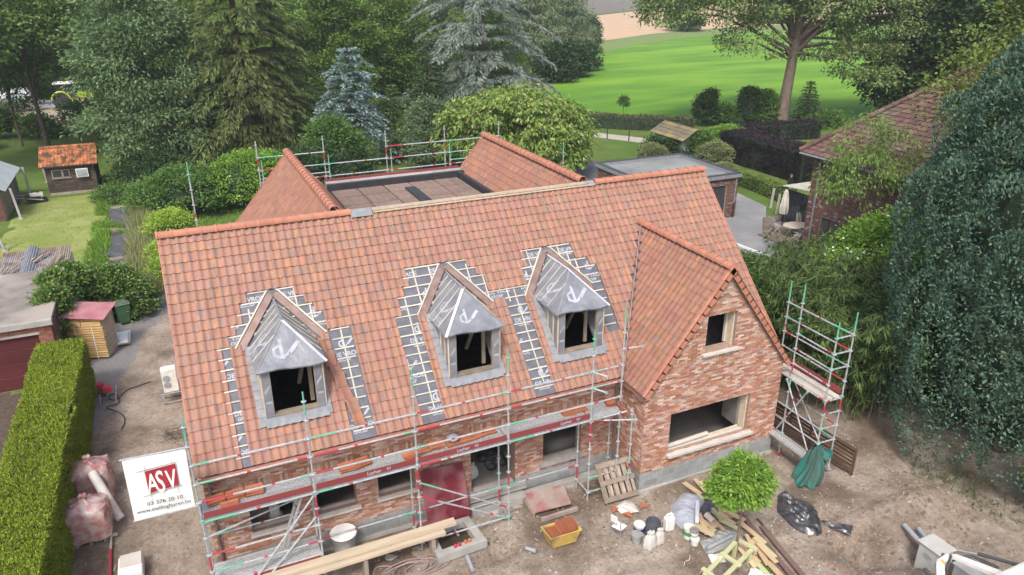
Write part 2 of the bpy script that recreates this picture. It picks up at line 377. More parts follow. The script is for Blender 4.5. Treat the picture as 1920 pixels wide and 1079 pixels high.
for k in range(0, 11): HOLES[k] = [(.87, 1.14), (3.72, 4.13), (5.5, 6.02), (8.82, 9.38)]+([(11.55, 11.93)] if k >= 5 else [])
HOLES[11] = [(1.2, 3.66), (5.72, 11.93)]; HOLES[12] = [(1.3, 3.5), (5.72, 8.4), (9.6, 11.93)]
HOLES[13] = [(1.5, 3.32), (5.95, 8.33), (9.6, 11.7)]; HOLES[14] = [(1.65, 3.14), (6.0, 8.1), (9.7, 11.42)]; HOLES[15] = [(1.85, 3.0), (6.12, 7.9), (9.76, 11.32)]
def wing_z(x): return WZ-WS*abs(x-WX)
def main_keep(x, t, k):
    if any(a-.03 < x+TW/2 < b+.03 for a, b in HOLES.get(k, [])): return False
    for xc in DX:
        if abs(x+TW/2-xc) < .78 and .86 < t+.14 < 3.1: return False
    z = EZ+(t+.14)*CZ
    if wing_z(x+TW/2) > z+.02 and x < 17: return False
    return True
roof = thing('main_roof', None, None); roof.parent = house; ORG[roof.name] = org(house)
def slab(u0, u1, v0, v1, holes, f, h0, h1, name, m, parent):
    us = sorted({u0, u1, *[q for hh in holes for q in hh[:2]]}); vs = sorted({v0, v1, *[q for hh in holes for q in hh[2:]]}); mb = MB()
    for a, b in zip(us, us[1:]):
        run = None
        for c, d in zip(vs, vs[1:]):
            if any(q[0] < (a+b)/2 < q[1] and q[2] < (c+d)/2 < q[3] for q in holes): continue
            mb.prism([f(a, c, h0), f(b, c, h0), f(b, d, h0), f(a, d, h0)], f(0, 0, h1)-f(0, 0, h0))
    return mb.build(name, m, parent, fixn=True)
underlay = slab(XL+.05, XR-.05, -.02, SL, [(xc-.6, xc+.6, 1.1, 2.85) for xc in DX], MR, -.12, -.065, 'underlay', m_memb, roof)
H0 = -.055
pl = []
for k in range(23):
    t = -.03+k*G; nc = int((XR-XL)/TW)
    for i in range(nc+1):
        x = XL+i*(XR-XL-TW)/nc
        if main_keep(x, t, k): pl.append(MR(x, t, H0))
tile_objs(pl, (1, 0, 0), MR(0, 1)-MR(0, 0), MR(0, 0, 1)-MR(0, 0), m_tile, roof, 290)
# battens in the open strips
for k in range(17):
    for a, b in HOLES.get(k, []):
        cuts = [(a-.05, b+.05)]
        for xc in DX:
            if k >= 3: cuts = [(p, q) for (c, d) in cuts for (p, q) in ((c, min(d, xc-.75 if k < 11 else xc-.1)), (max(c, xc+.75 if k < 11 else xc+.1), d)) if q-p > .12]
        for c, d in cuts:
            mb = MB(); t = -.03+k*G+.25
            for e in (0, 1): pass
            A, B = MR(c, t, -.045), MR(d, t, -.045); mb.bar(A, B, .036, .028, upv=MR(0, 0, 1)-MR(0, 0, 0)); mb.build('batten', m_batten, roof)
for x, t0, t1 in ((3.94, .25, 3.1), (3.3, 3.0, 4.0), (2.98, 3.4, 4.4), (1.75, 3.4, 4.0), (5.86, .3, 3.6), (6.3, 2.9, 4.4), (6.78, 3.3, 4.4), (7.9, 3.2, 4.3), (8.3, 3.0, 3.9), (8.9, 2.9, 3.4), (9.12, .3, 3.4), (9.9, 3.3, 4.4), (10.95, 3.6, 4.4), (11.4, 3.0, 3.9), (11.2, 3.3, 4.2)):
    mb = MB(); mb.bar(MR(x, t0, -.056), MR(x, t1, -.056), .036, .018, upv=MR(0, 0, 1)-MR(0, 0, 0)); mb.build('counter_batten', m_batten, roof)
# membrane print
def logo(mb, f, x, t, s, flip=False):
    def q(pts):
        mb.add([f(x+p[0]*s, t+p[1]*s) for p in pts], [tuple(range(len(pts)))])
    q([(.0, 0), (.10, 0), (.10, .62), (.0, .62)]); q([(.1, 0), (.24, .10), (.24, .2), (.1, .1)]); q([(-.2, .1), (0, 0), (0, .1), (-.12, .17)]); q([(-.2, .1), (-.12, .17), (-.12, .32), (-.2, .36)]); q([(-.2, .36), (-.12, .32), (0, .36), (0, .46)])
    q([(.22, .2), (.32, .12), (.62, .42), (.52, .5)])
bad = MR(0, 1)-MR(0, 0)
def near_hole(x, t):
    k = int((t+.03)/G); return any(a-.75 < x < b+.05 for a, b in HOLES.get(min(k, 15), [])) and t < 4.4
for i in range(5):
    for j in range(12):
        x = .45+j*1.05+(i % 2)*.5; t = .28+i*.98
        if not near_hole(x+.2, t): continue
        text_mesh('DE VROE', .17, m_print, 'printed_lettering', MR(x, t, -.061), (1, 0, 0), bad, underlay, bold=.006)
        text_mesh('GROEP', .12, m_print, 'printed_lettering', MR(x+.06, t-.13, -.061), (1, 0, 0), bad, underlay, bold=.004)
        mb = MB(); logo(mb, lambda a, b: MR(a, b, -.0605), x+.3, t+.24, .5); mb.build('printed_emblem', m_print, underlay)
# ridge tiles
def ridge_run(A, B, parent, r=.125, step=.36, m=m_ridge, name='ridge_tile', flat=1.0):
    A = Vector(A); B = Vector(B); L = (B-A).length; d = (B-A)/L; n = max(1, round(L/step)); s = L/n
    side = d.cross(Vector((0, 0, 1))).normalized(); upn = side.cross(d)
    mb = MB(); K = 9
    prof = [(0, r*1.13), (.05, r*1.13), (.055, r), (s+.02, r*.92)]
    vs = []; fs = []
    for a, rr in prof:
        for i in range(K):
            th = math.radians(-12+204*i/(K-1)); vs.append(d*a+side*rr*math.cos(th)+upn*rr*math.sin(th)*flat)
        for i in range(K):
            th = math.radians(-12+204*i/(K-1)); vs.append(d*a+side*(rr-.018)*math.cos(th)+upn*(rr-.018)*math.sin(th)*flat)
    for j in range(3):
        for i in range(K-1):
            o_ = j*2*K; fs.append((o_+i, o_+i+1, o_+2*K+i+1, o_+2*K+i))
    fs += [(i+1, i, K+i, K+i+1) for i in range(K-1)]; e = 3*2*K; fs += [(e+i, e+i+1, e+K+i+1, e+K+i) for i in range(K-1)]
    mb.add(vs, fs); me = bpy.data.meshes.new(name); me.from_pydata([tuple(v) for v in vs], [], fs); me.materials.append(m)
    me.polygons.foreach_set('use_smooth', [True]*len(fs)); me.set_sharp_from_angle(angle=math.radians(40)); me.update()
    for i in range(n):
        o = link_mesh(name, me, parent); o.location = A+d*s*i-Vector(org(parent))
ridge_run((XL-.05, RY, RZ-.03), (4.95, RY, RZ-.03), roof); ridge_run((13.0, RY, RZ-.03), (XR+.05, RY, RZ-.03), roof)
mb = MB(); mb.bar((5.6, RY, RZ+.0), (13, RY, RZ+.0), .05, .08); mb.bar((5.6, RY-.1, RZ-.06), (12.9, RY-.1, RZ-.06), .06, .03); mb.build('ridge_beam', m_wood, roof)
mb = MB(); mb.prism([(4.95, RY-.2, RZ-.12), (4.95, RY, RZ+.06), (4.95, RY+.14, RZ-.08), (4.95, RY, RZ+.03)], (.62, 0, 0)); mb.build('ridge_flashing', m_lead, roof, fixn=True)
mb = MB(); mb.prism([(12.75, RY-.14, RZ-.08), (12.75, RY, RZ+.06), (12.75, RY+.14, RZ-.08), (12.75, RY, RZ+.03)], (.25, 0, 0)); mb.build('ridge_flashing', m_lead, roof, fixn=True)
# verge strips
mb = MB(); mb.bar(MR(XL-.015, -.03, -.06), MR(XL-.015, SL, -.06), .03, .14, upv=MR(0, 0, 1)-MR(0, 0, 0)); mb.build('verge_board', m_ridge, roof); mb = MB(); mb.bar(MR(XR+.015, -.03, -.06), MR(XR+.015, SL, -.06), .03, .14, upv=MR(0, 0, 1)-MR(0, 0, 0)); mb.build('verge_board', m_ridge, roof)
# back slope
def BR(y, z, x0, x1): pass
mb = MB(); mb.prism([(XL, RY, RZ-.1), (XL, 8.75, 3.4), (XL, 8.75, 3.3), (XL, RY, RZ-.2)], (XR-XL, 0, 0)); mb.build('back_slope', m_tile, roof, fixn=True)
# gutter and downpipes
def gutter(A, B, r=.075, n=7):
    mb = MB(); A = Vector(A); B = Vector(B); d = (B-A).normalized(); s = d.cross(Vector((0, 0, 1))); pts = [s*r*math.cos(t)+Vector((0, 0, -r*math.sin(t))) for t in np.linspace(0, math.pi, n)]
    pin = [p*.9 for p in pts]; vs = [A+p for p in pts]+[B+p for p in pts]+[A+p for p in pin]+[B+p for p in pin]; fs = []
    for i in range(n-1): fs += [(i, i+1, n+i+1, n+i), (2*n+i+1, 2*n+i, 3*n+i, 3*n+i+1)]
    mb.add(vs, fs); mb.tube([A+pts[0], B+pts[0]], .011, 6); mb.tube([A+pts[-1], B+pts[-1]], .011, 6); return mb
gt = gutter((-.08, -.40, 3.31), (11.5, -.40, 3.31)).build('gutter', m_copper, house, smooth=True)
for i in range(14):
    mb = MB(); mb.tube([(.3+i*.83, -.33+.09*math.cos(t), 3.31-.09*math.sin(t)) for t in np.linspace(0, math.pi, 6)], .008, 5); mb.build('gutter_bracket', m_copperd, gt)
gutter((11.5, -.3, 3.27), (11.5, -1.42, 3.27)).build('gutter', m_copper, house, smooth=True)
mb = MB(); mb.tube([(.12, -.4, 3.25), (.12, -.06, 3.0), (.12, -.06, .1)], .04, 8); mb.build('downpipe', m_copperd, house, smooth=True)
mb = MB(); mb.tube([(11.4, -.4, 3.25), (11.52, -.07, 3.0), (11.52, -.07, .4)], .04, 8); mb.build('downpipe', m_copperd, house, smooth=True)
# ---------------- wing roof
wroof = thing('wing_roof', None, None); wroof.parent = house; ORG[wroof.name] = org(house)
wl_ = math.hypot(1, WS); cx_, cz_ = 1/wl_, WS/wl_
xe = 11.53; wlen = (WX-xe)*wl_
def WL(y, t, h=0): return Vector((xe+t*cx_-h*cz_, y, wing_z(xe)+t*cz_+h*cx_))
xer = 16.82; wlr = (xer-WX)*wl_
def WRt(y, t, h=0): return Vector((xer-t*cx_+h*cz_, y, wing_z(xer)+t*cz_+h*cx_))
def main_z(y): return EZ+(y-EY)*CZ/CY
def yback(z): return EY+(z-EZ)*CY/CZ
pl = []; K = int(wlen/G)+1
g2_ = wlen/K
for k in range(K):
    t = k*g2_; z = wing_z(xe)+t*cz_
    y = WYF-.08+TW
    while y < yback(z)+.12: pl.append(WL(y, t-.02, -.05)); y += TW
# tiles' local right axis runs towards the front (-y)
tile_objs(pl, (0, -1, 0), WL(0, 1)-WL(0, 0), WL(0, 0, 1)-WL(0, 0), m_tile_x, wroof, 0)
pl = []; K = int(wlr/G)+1
for k in range(K):
    t = k*wlr/K; z = wing_z(xer)+t*cz_; y = WYF-.08
    while y < max(.2, yback(z)): pl.append(WRt(y, t-.02, -.05)); y += TW
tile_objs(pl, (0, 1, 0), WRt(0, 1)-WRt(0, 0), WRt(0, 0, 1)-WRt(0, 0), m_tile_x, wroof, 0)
mb = MB()
for f, L_ in ((WL, wlen), (WRt, wlr)):
    mb.add([f(WYF-.04, 0, -.06), f(.0, 0, -.06), f(3.2, L_, -.06), f(WYF-.04, L_, -.06), f(WYF-.04, 0, -.12), f(.0, 0, -.12), f(3.2, L_, -.12), f(WYF-.04, L_, -.12)], [(0,1,2,3), (7,6,5,4), (0,3,7,4), (0,4,5,1)])
mb.build('roof_board', m_memb, wroof, fixn=True)
ridge_run((WX, WYF-.1, WZ+.0), (WX, 3.12, WZ+.0), wroof)
mb = MB(); mb.prism([(WX+.13*math.cos(t), WYF-.10, WZ+.13*math.sin(t)) for t in np.linspace(-.5, math.pi+.5, 10)], (0, .03, 0)); mb.build('ridge_end_cap', m_ridge, wroof, fixn=True)
for f, L_ in ((WL, wlen), (WRt, wlr)):      # verge tiles on the gable
    n = int(L_/G)
    for i in range(n+1):
        mb = MB(); a, b = i*G-.03, min((i+1)*G+.01, L_)
        mb.prism([f(WYF-.085, a, .03), f(WYF-.085, b, .02), f(WYF-.085, b, -.15), f(WYF-.085, a, -.13)], (0, -.025, 0)); mb.prism([f(WYF-.11, a, .034), f(WYF-.11, b+.02, .022), f(WYF-.11, b+.02, .0), f(WYF-.11, a, .012)], (0, .12, 0)); mb.build('verge_tile', m_ridge if f is WL else m_ridge, wroof, fixn=True)
mb = MB(); A = Vector((xe-.02, yback(wing_z(xe))-.05, wing_z(xe)+.0)); B = Vector((WX, yback(WZ)-.05, WZ-.0)); n = 30
pts = [A.lerp(B, i/n)+Vector((.018*(1 if i % 2 else -1)-.03, -.03, .02)) for i in range(n+1)]
mb.tube(pts, .035, 6); mb.build('valley_gutter', m_copperd, wroof)
mb = MB(); mb.box((xe-.02, WYF+.02, wing_z(xe)-.14), (xe+.12, -.3, wing_z(xe)-.05)); mb.build('eave_board', m_copperd, wroof)
# ---------------- rear wings and the flat roof between them
RS = 1.17; rl = math.hypot(1, RS); rcx, rcz = 1/rl, RS/rl
def rear_wing(xr_, xa, xb, y1):
    rf = thing('rear_wing_roof', None, None); rf.parent = house; ORG[rf.name] = org(house)
    for sgn, xend in ((-1, xa), (1, xb)):
        L_ = abs(xend-xr_)*rl
        def f(y, t, h=0): return Vector((xend-sgn*(t*rcx-h*rcz*0)+sgn*h*rcz, y, RZ-.05-RS*abs(xend-xr_)+t*rcz+h*rcx))
        K = int(L_/G)+1; pl = []
        for k in range(K):
            t = k*L_/K; z = f(0, t).z; y0 = RY+(RZ-z)*CY/CZ; y = y1-.0 if sgn < 0 else y0-.15
            if sgn < 0:
                while y > y0-.1: pl.append(f(y, t-.02, -.05)); y -= TW
            else:
                while y < y1: pl.append(f(y, t-.02, -.05)); y += TW
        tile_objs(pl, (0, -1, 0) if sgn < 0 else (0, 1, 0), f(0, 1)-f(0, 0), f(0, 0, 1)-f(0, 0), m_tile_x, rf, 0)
        mb = MB(); mb.add([f(RY+.2+(RZ-f(0, 0).z), 0, -.06), f(y1, 0, -.06), f(y1, L_, -.06), f(RY, L_, -.06), f(RY+.2+(RZ-f(0, 0).z), 0, -.12), f(y1, 0, -.12), f(y1, L_, -.12), f(RY, L_, -.12)], [(0,1,2,3), (7,6,5,4), (1,2,6,5)]); mb.build('roof_board', m_memb, rf, fixn=True)
        mb = MB(); mb.bar(f(y1+.02, 0, -.02), f(y1+.02, L_, -.02), .03, .14, upv=f(0, 0, 1)-f(0, 0)); mb.build('verge_board', m_ridge, rf)
    ridge_run((xr_, RY+.35, RZ-.03), (xr_, y1+.08, RZ-.03), rf, r=.14)
rear_wing(4.6, .75, 5.98, 13.2); rear_wing(12.8, 11.45, 16.6, 13.1)
FZ = 6.35
fr = thing('flat_roof', None, None); fr.parent = house; ORG[fr.name] = org(house)
m_slab = mat('clay_slab', (.27, .19, .155), (.19, .145, .125), 2, .9, isl=.16, bump=.004)
mb = MB(); mb.box((5.4, 5.6, 5.7), (12, 13.1, FZ)); mb.build('roof_deck', m_black, fr)
for i in range(5):
    for j in range(7):
        x0 = 6.0+i*1.06; y0 = 5.6+j*1.15
        if y0 > 11.9: continue
        if 2 <= i < 3 and False: continue
        mb = MB(); mb.box((x0, y0, FZ+.002), (x0+1.0, y0+1.07, FZ+.05+.01*random.random()))
        for q in range(12): mb.box((x0+.03+q*.08, y0+.03, FZ+.05), (x0+.055+q*.08, y0+1.03, FZ+.072))
        mb.build('clay_slab', m_slab, fr)
mb = MB(); mb.box((8.72, 5.8, FZ+.074), (9.12, 11.5, FZ+.14)); mb.build('membrane_strip', m_black, fr)
mb = MB(); mb.box((5.9, 12.5, FZ), (11.6, 12.7, FZ+.28)); mb.box((11.3, 6, FZ), (11.45, 12.5, FZ+.28)); mb.build('upstand', m_black, fr)
mb = MB(); mb.box((5.9, 12.71, FZ), (11.6, 13.1, FZ+.28), 0); mb.build('parapet', m_conc, fr)
mb = MB(); mb.box((5.9, 13.12, FZ+.1), (11.6, 13.2, FZ+.36), 0); mb.build('parapet_edge', m_toe, fr)
mb = MB(); mb.box((0, 8.2, 0), (17.1, 12.9, 3.4)); mb.build('rear_body', m_brick, house)
# ---------------- dormers
for di, xc in enumerate(DX):
    d = thing('dormer', None, None); d.parent = house; ORG[d.name] = org(house)
    tagit(d, label=('left dormer, front opening black and both cheeks in grey membrane', 'middle dormer under grey membrane with white taped left hip', 'right dormer under grey membrane with white taped right hip')[di])
    YF, ZE, ZR, HW = .42, 5.44, 6.31, .83
    for s in (-1, 1):
        mb = MB(); a, b = sorted((xc+s*.54, xc+s*.72)); mb.box((a, YF, 4.08), (b, YF+.14, ZE)); mb.build('front_post', m_membd, d)
        mb = MB(); mb.prism([(xc+s*.725, YF+.01, 4.0), (xc+s*.725, YF+.01, ZE), (xc+s*.725, 1.85, ZE)], (-s*.06, 0, 0)); ck = mb.build('cheek', m_membd, d, fixn=True)
        for yy in (.43, .72, 1.05):
            mb = MB(); mb.box((xc+s*.745-.015, yy, main_z(yy)+.05), (xc+s*.745+.015, yy+.04, ZE-.03)); mb.build('cheek_batten', m_wood, d)
        mb = MB(); mb.box(*[tuple(v) for v in (sorted((xc+s*.53, xc+s*.55)), )] if False else ((min(xc+s*.525, xc+s*.545), YF+.005, 4.15), (max(xc+s*.525, xc+s*.545), YF+.12, ZE-.05))); mb.build('jamb', m_woodo, d)
        # prints on the posts
        mb = MB(); f = lambda a, b: Vector((a, YF-.003, b)); x0 = min(xc+s*.54, xc+s*.72)
        mb.add([f(x0+.02, 4.75), f(x0+.16, 4.95), f(x0+.16, 5.02), f(x0+.02, 4.85)], [(0, 1, 2, 3)]); mb.add([f(x0+.02, 4.5), f(x0+.17, 4.5), f(x0+.17, 4.56), f(x0+.02, 4.56)], [(0, 1, 2, 3)]); mb.build('printed_emblem', m_print, d)
        # soakers and flashing beside the cheek
        for q in range(9):
            t = .82+q*.235; mb = MB(); xa = xc+s*.73; xb = xc+s*(.93 if s < 0 else .86)
            mb.prism([MR(xa, t, .02), MR(xb, t, .015), MR(xb, t+.26, -.0), MR(xa, t+.26, .0)], (MR(0, 0, .012)-MR(0, 0, 0))); mb.build('lead_soaker', m_lead, d, fixn=True)
        # valley board on the main roof
        A, B = MR(xc+s*.05, 4.31, -.03+.004*s), MR(xc+s*1.04, 2.9, -.03+.004*s); upm = MR(0, 0, 1)-MR(0, 0, 0)
        mb = MB(); mb.bar(A, B, .2, .012, upv=upm); dv = (B-A).normalized(); sv = dv.cross(upm)*(1 if s > 0 else -1)
        mb.bar(A+sv*.09-upm*0+upm*.03, B+sv*.09+upm*.03, .012, .06, upv=upm); mb.build('valley_gutter', m_copperd, d, fixn=True)
        mb = MB(); off = -sv*.135 if (A-sv*.135-Vector((xc, 0, 0))).z > 0 else sv
        mb.bar(A+upm*.02-sv*.13, B+upm*.02-sv*.13, .04, .05, upv=upm); mb.build('valley_batten', m_batten, d)
        # roof slopes
        def RP(y, q, h=0): return Vector((xc+s*q*HW+s*h*.72, y, ZR-(ZR-ZE)*q+h*.69))
        mb = MB(); A, B, C_, D_ = RP(1.22, 0), RP(2.64, 0), RP(1.80, 1), RP(.3, 1.02); n = 10; vs = []; fs = []
        for j in range(n+1):
            q = j/n; y0 = 1.22+(.3-1.22)*q; y1 = 2.64+(1.80-2.64)*q
            for i in range(n+1):
                w_ = (math.sin(i*1.9+j*.8+di)*math.sin(j*1.3+i*.7)*.006); vs.append(RP(y0+(y1-y0)*i/n, q*1.02, w_))
        fs = [(j*(n+1)+i, j*(n+1)+i+1, (j+1)*(n+1)+i+1, (j+1)*(n+1)+i) for j in range(n) for i in range(n)]
        mb.add(vs, fs); nv = len(vs); mb.add([Vector(v)-Vector((0, 0, .04)) for v in vs], [f_[::-1] for f_ in fs]); mb.build('roof_slope', m_membd, d, smooth=True)
        for y in (2.32, 2.0, 1.68, 1.36):
            q1 = min(1.0, (2.64-y)/(2.64-1.80)) ; mb = MB(); mb.bar(RP(y, .02, .018), RP(y, q1, .018), .022, .02, upv=(s*.72, 0, .69)); mb.build('lath', m_batten, d)
        q0 = (1.22-.8)/(1.22-.3); mb = MB(); mb.bar(RP(.95, (1.22-.95)/.92, .018), RP(.95, 1.0, .018), .022, .02, upv=(s*.72, 0, .69)); mb.build('lath', m_batten, d)
        # prints on the slope
        e1 = (RP(1, 0)-RP(0, 0)).normalized()*(-s)*-1; dn = (RP(0, 1)-RP(0, 0)).normalized()
        nn = RP(0, 0, 1)-RP(0, 0, 0)
        ax_ = Vector((0, -s*1.0, 0)); 
        if s < 0: O_ = RP(1.75, .93, .006); ax_ = Vector((0, -1, 0))
        else: O_ = RP(.55, .93, .006); ax_ = Vector((0, 1, 0))
        text_mesh('DE VROE', .19, m_print, 'printed_lettering', O_, ax_, -dn, d, bold=.006); text_mesh('GROEP', .11, m_print, 'printed_lettering', O_+dn*.08*0-(-dn)*.12, ax_, -dn, d, bold=.003)
        mb = MB(); logo(mb, lambda a, b: O_+ax_*a-dn*b, .35, .22, .8); mb.build('printed_emblem', m_print, d)
        # hips
        A, B = Vector((xc, 1.22, ZR+.012)), Vector((xc+s*HW*1.02, .3, ZE-.01)); tp = (di == 0 and s > 0) or (di == 1 and s < 0) or (di == 2 and s > 0)
        mb = MB(); mb.bar(A, B, .075 if tp else .03, .016, upv=(s*.5, -.5, .7)); mb.build('hip_tape' if tp else 'hip_batten', m_tape if tp else m_lead, d)
    # front hip
    n = 10; vs = []
    for j in range(n+1):
        q = j/n
        for i in range(n+1):
            p = (i/n*2-1)*q*1.02; vs.append(Vector((xc+p*HW, 1.22-.92*q-.012*math.sin(i*1.1+j*.6+di*2)*q, ZR-(ZR-ZE)*q*1.01+.01*math.sin(i*1.7+j*.9+di)*q-(.03*math.sin(p*3) if j == n else 0))))
    fs = [(j*(n+1)+i, (j+1)*(n+1)+i, (j+1)*(n+1)+i+1, j*(n+1)+i+1) for j in range(n) for i in range(n)]
    mb = MB(); mb.add(vs, fs); mb.add([v-Vector((0, -.02, .04)) for v in vs], [f_[::-1] for f_ in fs]); mb.build('hip_slope', m_membd, d, smooth=True)
    dn = Vector((0, -.92, -(ZR-ZE))).normalized(); O_ = Vector((xc-.05, .49, ZE+.16))+Vector((0, -.012, .02))
    mb = MB(); logo(mb, lambda a, b: O_+Vector((1, 0, 0))*(a*1)-dn*b, -.15, .0, .85 if di != 1 else .7); mb.build('printed_emblem', m_print, d)
    mb = MB(); mb.bar((xc, 1.2, ZR+.02), (xc, 2.66, ZR+.02), .05, .02); mb.build('ridge_tape', m_lead if di < 2 else m_tape, d)
    for a_, b_ in (((xc+.50, 1.05, 4.0), (xc+.50, 1.05, 5.5)), ((xc+.3, 1.9, 4.1), (xc+.5, 1.3, 5.5))): mb = MB(); mb.bar(a_, b_, .06, .10, upv=(1, 0, 0)); mb.build('stud', m_woodo, d)
    mb = MB(); mb.box((xc-.72, YF+.0, ZE-.07), (xc+.72, YF+.14, ZE)); mb.build('lintel', m_membd, d)
    mb = MB(); mb.box((xc-.54, YF-.01, 4.09), (xc+.54, YF+.2, 4.155)); mb.build('sill_board', m_woodo, d)
    mb = MB(); nx = 28; vs = []
    for j in range(3):
        for i in range(nx+1):
            x = xc-.77+1.54*i/nx; w_ = [0, .006, .012][j]*math.sin(i*1.75)
            vs.append(((x, YF-.004, 4.10), (x, .33, 4.07-.0+w_), (x, .20, 3.94+w_+.015))[j])
    fs = [(j*(nx+1)+i, (j+1)*(nx+1)+i, (j+1)*(nx+1)+i+1, j*(nx+1)+i+1) for j in range(2) for i in range(nx)]
    mb.add(vs, fs); mb.add([(v[0], v[1]+.01, v[2]-.012) for v in vs], [f_[::-1] for f_ in fs]); mb.build('lead_apron', m_lead, d, smooth=True)
# loose tiles lying beside the left dormer
lt = thing('main_roof', None, None) if False else roof
# ------------------------------------------------------------------ ground
def vnoise(x, y, s, seed=0, octv=4):
    r = np.random.default_rng(seed); T = r.random((64, 64)); out = 0; a = 1; tot = 0
    for o in range(octv):
        X = x/s*2**o; Y = y/s*2**o; xi = np.floor(X).astype(int); yi = np.floor(Y).astype(int); fx = X-xi; fy = Y-yi; fx = fx*fx*(3-2*fx); fy = fy*fy*(3-2*fy)
        g = lambda i, j: T[(xi+i) % 64, (yi+j) % 64]
        out = out+a*((g(0,0)*(1-fx)+g(1,0)*fx)*(1-fy)+(g(0,1)*(1-fx)+g(1,1)*fx)*fy); tot += a; a *= .5
    return out/tot
def inpoly(x, y, P):
    r = np.zeros(x.shape, bool); n = len(P)
    for i in range(n):
        x1, y1 = P[i]; x2, y2 = P[(i+1) % n]
        if y1 == y2: continue
        c = ((y1 > y) != (y2 > y)) & (x < (x2-x1)*(y-y1)/(y2-y1)+x1); r ^= c
    return r
YARD = [(-3.9, -14), (-3.75, 12.2), (-3.2, 17), (-2.0, 22), (-.9, 27), (.8, 27), (.8, 12), (17, 12), (19.5, 6), (21.5, 2), (23.5, -1), (24.5, -9), (20, -14)]
SOIL = [(-14, -14), (-3.9, -14), (-3.75, 12.2), (-5.5, 13.1), (-14, 14)]
GRAV = [(-3.9, 8.4), (-3.1, 9.5), (-2.3, 13.2), (-1.4, 17), (-.3, 19), (.3, 27), (-1.2, 27), (-2.1, 21.5), (-3.4, 18), (-5.5, 14.5), (-5.5, 12.2), (-3.7, 12.2)]
LAWN = [(-9.2, 24), (-9.2, 43.8), (-8.2, 42.6), (-4.2, 42.3), (-3.9, 35), (-4.1, 29), (-4.5, 25)]
FAB = [(-3.9, 38), (-2.5, 38.8), (-2.3, 34), (-2.4, 28), (-2.4, 20), (-3.5, 20), (-3.5, 28), (-4.0, 33)]
def hgt(x, y):
    yd = np.clip((22-np.abs(x-6))/4, 0, 1)*np.clip((24-y)/3, 0, 1)
    h = (vnoise(x+50, y+50, 2.2, 3)-.5)*.14*yd+(vnoise(x+9, y+80, .5, 5, 3)-.5)*.05*yd-.02*yd
    h = h-.55*np.exp(-(((x-16.0)/.9)**2+((y+6.0)/.6)**2))-.45*np.exp(-(((x-17.6)/1.3)**2+((y+6.6)/.5)**2))+.35*np.exp(-(((x-18.6)/1.6)**2+((y+5.2)/.7)**2))*yd
    h = h+.18*np.exp(-(((x-16.7)/.8)**2+((y+4.2)/.5)**2))*0+.12*np.exp(-(((x-7.7)/.5)**2+((y+1.2)/.5)**2))-.25*np.exp(-(((x-6.9)/.35)**2+((y+2.0)/.3)**2))
    for (xa, ya, xb, yb) in ((-2.4, -12, -1.7, 9), (-.9, -12, -.6, 5), (7, -3.6, 20, -5.0), (6.5, -5.2, 17, -8.6)):
        L2 = (xb-xa)**2+(yb-ya)**2; tt = np.clip(((x-xa)*(xb-xa)+(y-ya)*(yb-ya))/L2, 0, 1); dd = np.hypot(x-xa-tt*(xb-xa), y-ya-tt*(yb-ya))+(vnoise(x+5, y+70, 1.2, 8, 2)-.5)*.3
        h = h-.05*np.exp(-(dd/.13)**2)*yd+.02*np.exp(-((dd-.26)/.09)**2)*yd
    h = h+.16*np.exp(-(((x-15.2)/.9)**2+((y+2.6)/.4)**2))
    return h
def H(x, y): return float(hgt(np.array([float(x)]), np.array([float(y)]))[0])
gx = np.unique(np.concatenate([[-900, -300, -120, -60, -35], np.arange(-24, -5, .45), np.arange(-5, 24.5, .135), np.arange(24.5, 60, 1.1), [70, 100, 200, 500, 1200]]))
gy = np.unique(np.concatenate([[-300, -60, -25], np.arange(-12, 3, .13), np.arange(3, 30, .25), np.arange(30, 60, .8), [70, 100, 200, 500, 1500]]))
GX, GY = np.meshgrid(gx, gy); GZ = hgt(GX, GY)
jx = GX+(vnoise(GX, GY, .8, 11)-.5)*1.0; jy = GY+(vnoise(GX+33, GY, .8, 12)-.5)*1.0
my = inpoly(jx, jy, YARD).astype(float); ms_ = inpoly(jx, jy, SOIL).astype(float); mg = inpoly(jx, jy, GRAV).astype(float); ml = inpoly(GX+(jx-GX)*.5, jy, LAWN).astype(float); mf = inpoly(GX+(jx-GX)*.5, jy, FAB).astype(float)
cols = np.stack([mg, ((my+ms_+mg+mf) < .5).astype(float), ms_, my*0+ml], -1)     # gravel, grass, soil, lawn
gm = bpy.data.materials.new('ground_mix'); gm.use_nodes = True; nt = gm.node_tree; N = nt.nodes; L = nt.links; P = N['Principled BSDF']; P.inputs['Roughness'].default_value = .95; P.inputs['Specular IOR Level'].default_value = .15
geo = N.new('ShaderNodeNewGeometry'); pos = geo.outputs['Position']
def nz(scale, det=5, rough=.6):
    n = N.new('ShaderNodeTexNoise'); n.inputs['Scale'].default_value = scale; n.inputs['Detail'].default_value = det; n.inputs['Roughness'].default_value = rough; L.new(pos, n.inputs['Vector']); return n.outputs[0]
def ramp(f, stops):
    r = N.new('ShaderNodeValToRGB'); e = r.color_ramp.elements
    while len(e) < len(stops): e.new(.5)
    for q, (p, c) in zip(e, stops): q.position = p; q.color = (*c, 1)
    L.new(f, r.inputs[0]); return r.outputs[0]
def mixc(f, a, b):
    m = N.new('ShaderNodeMix'); m.data_type = 'RGBA'; L.new(f, m.inputs[0]) if not isinstance(f, float) else setattr(m.inputs[0], 'default_value', f); L.new(a, m.inputs[6]); L.new(b, m.inputs[7]); return m.outputs[2]
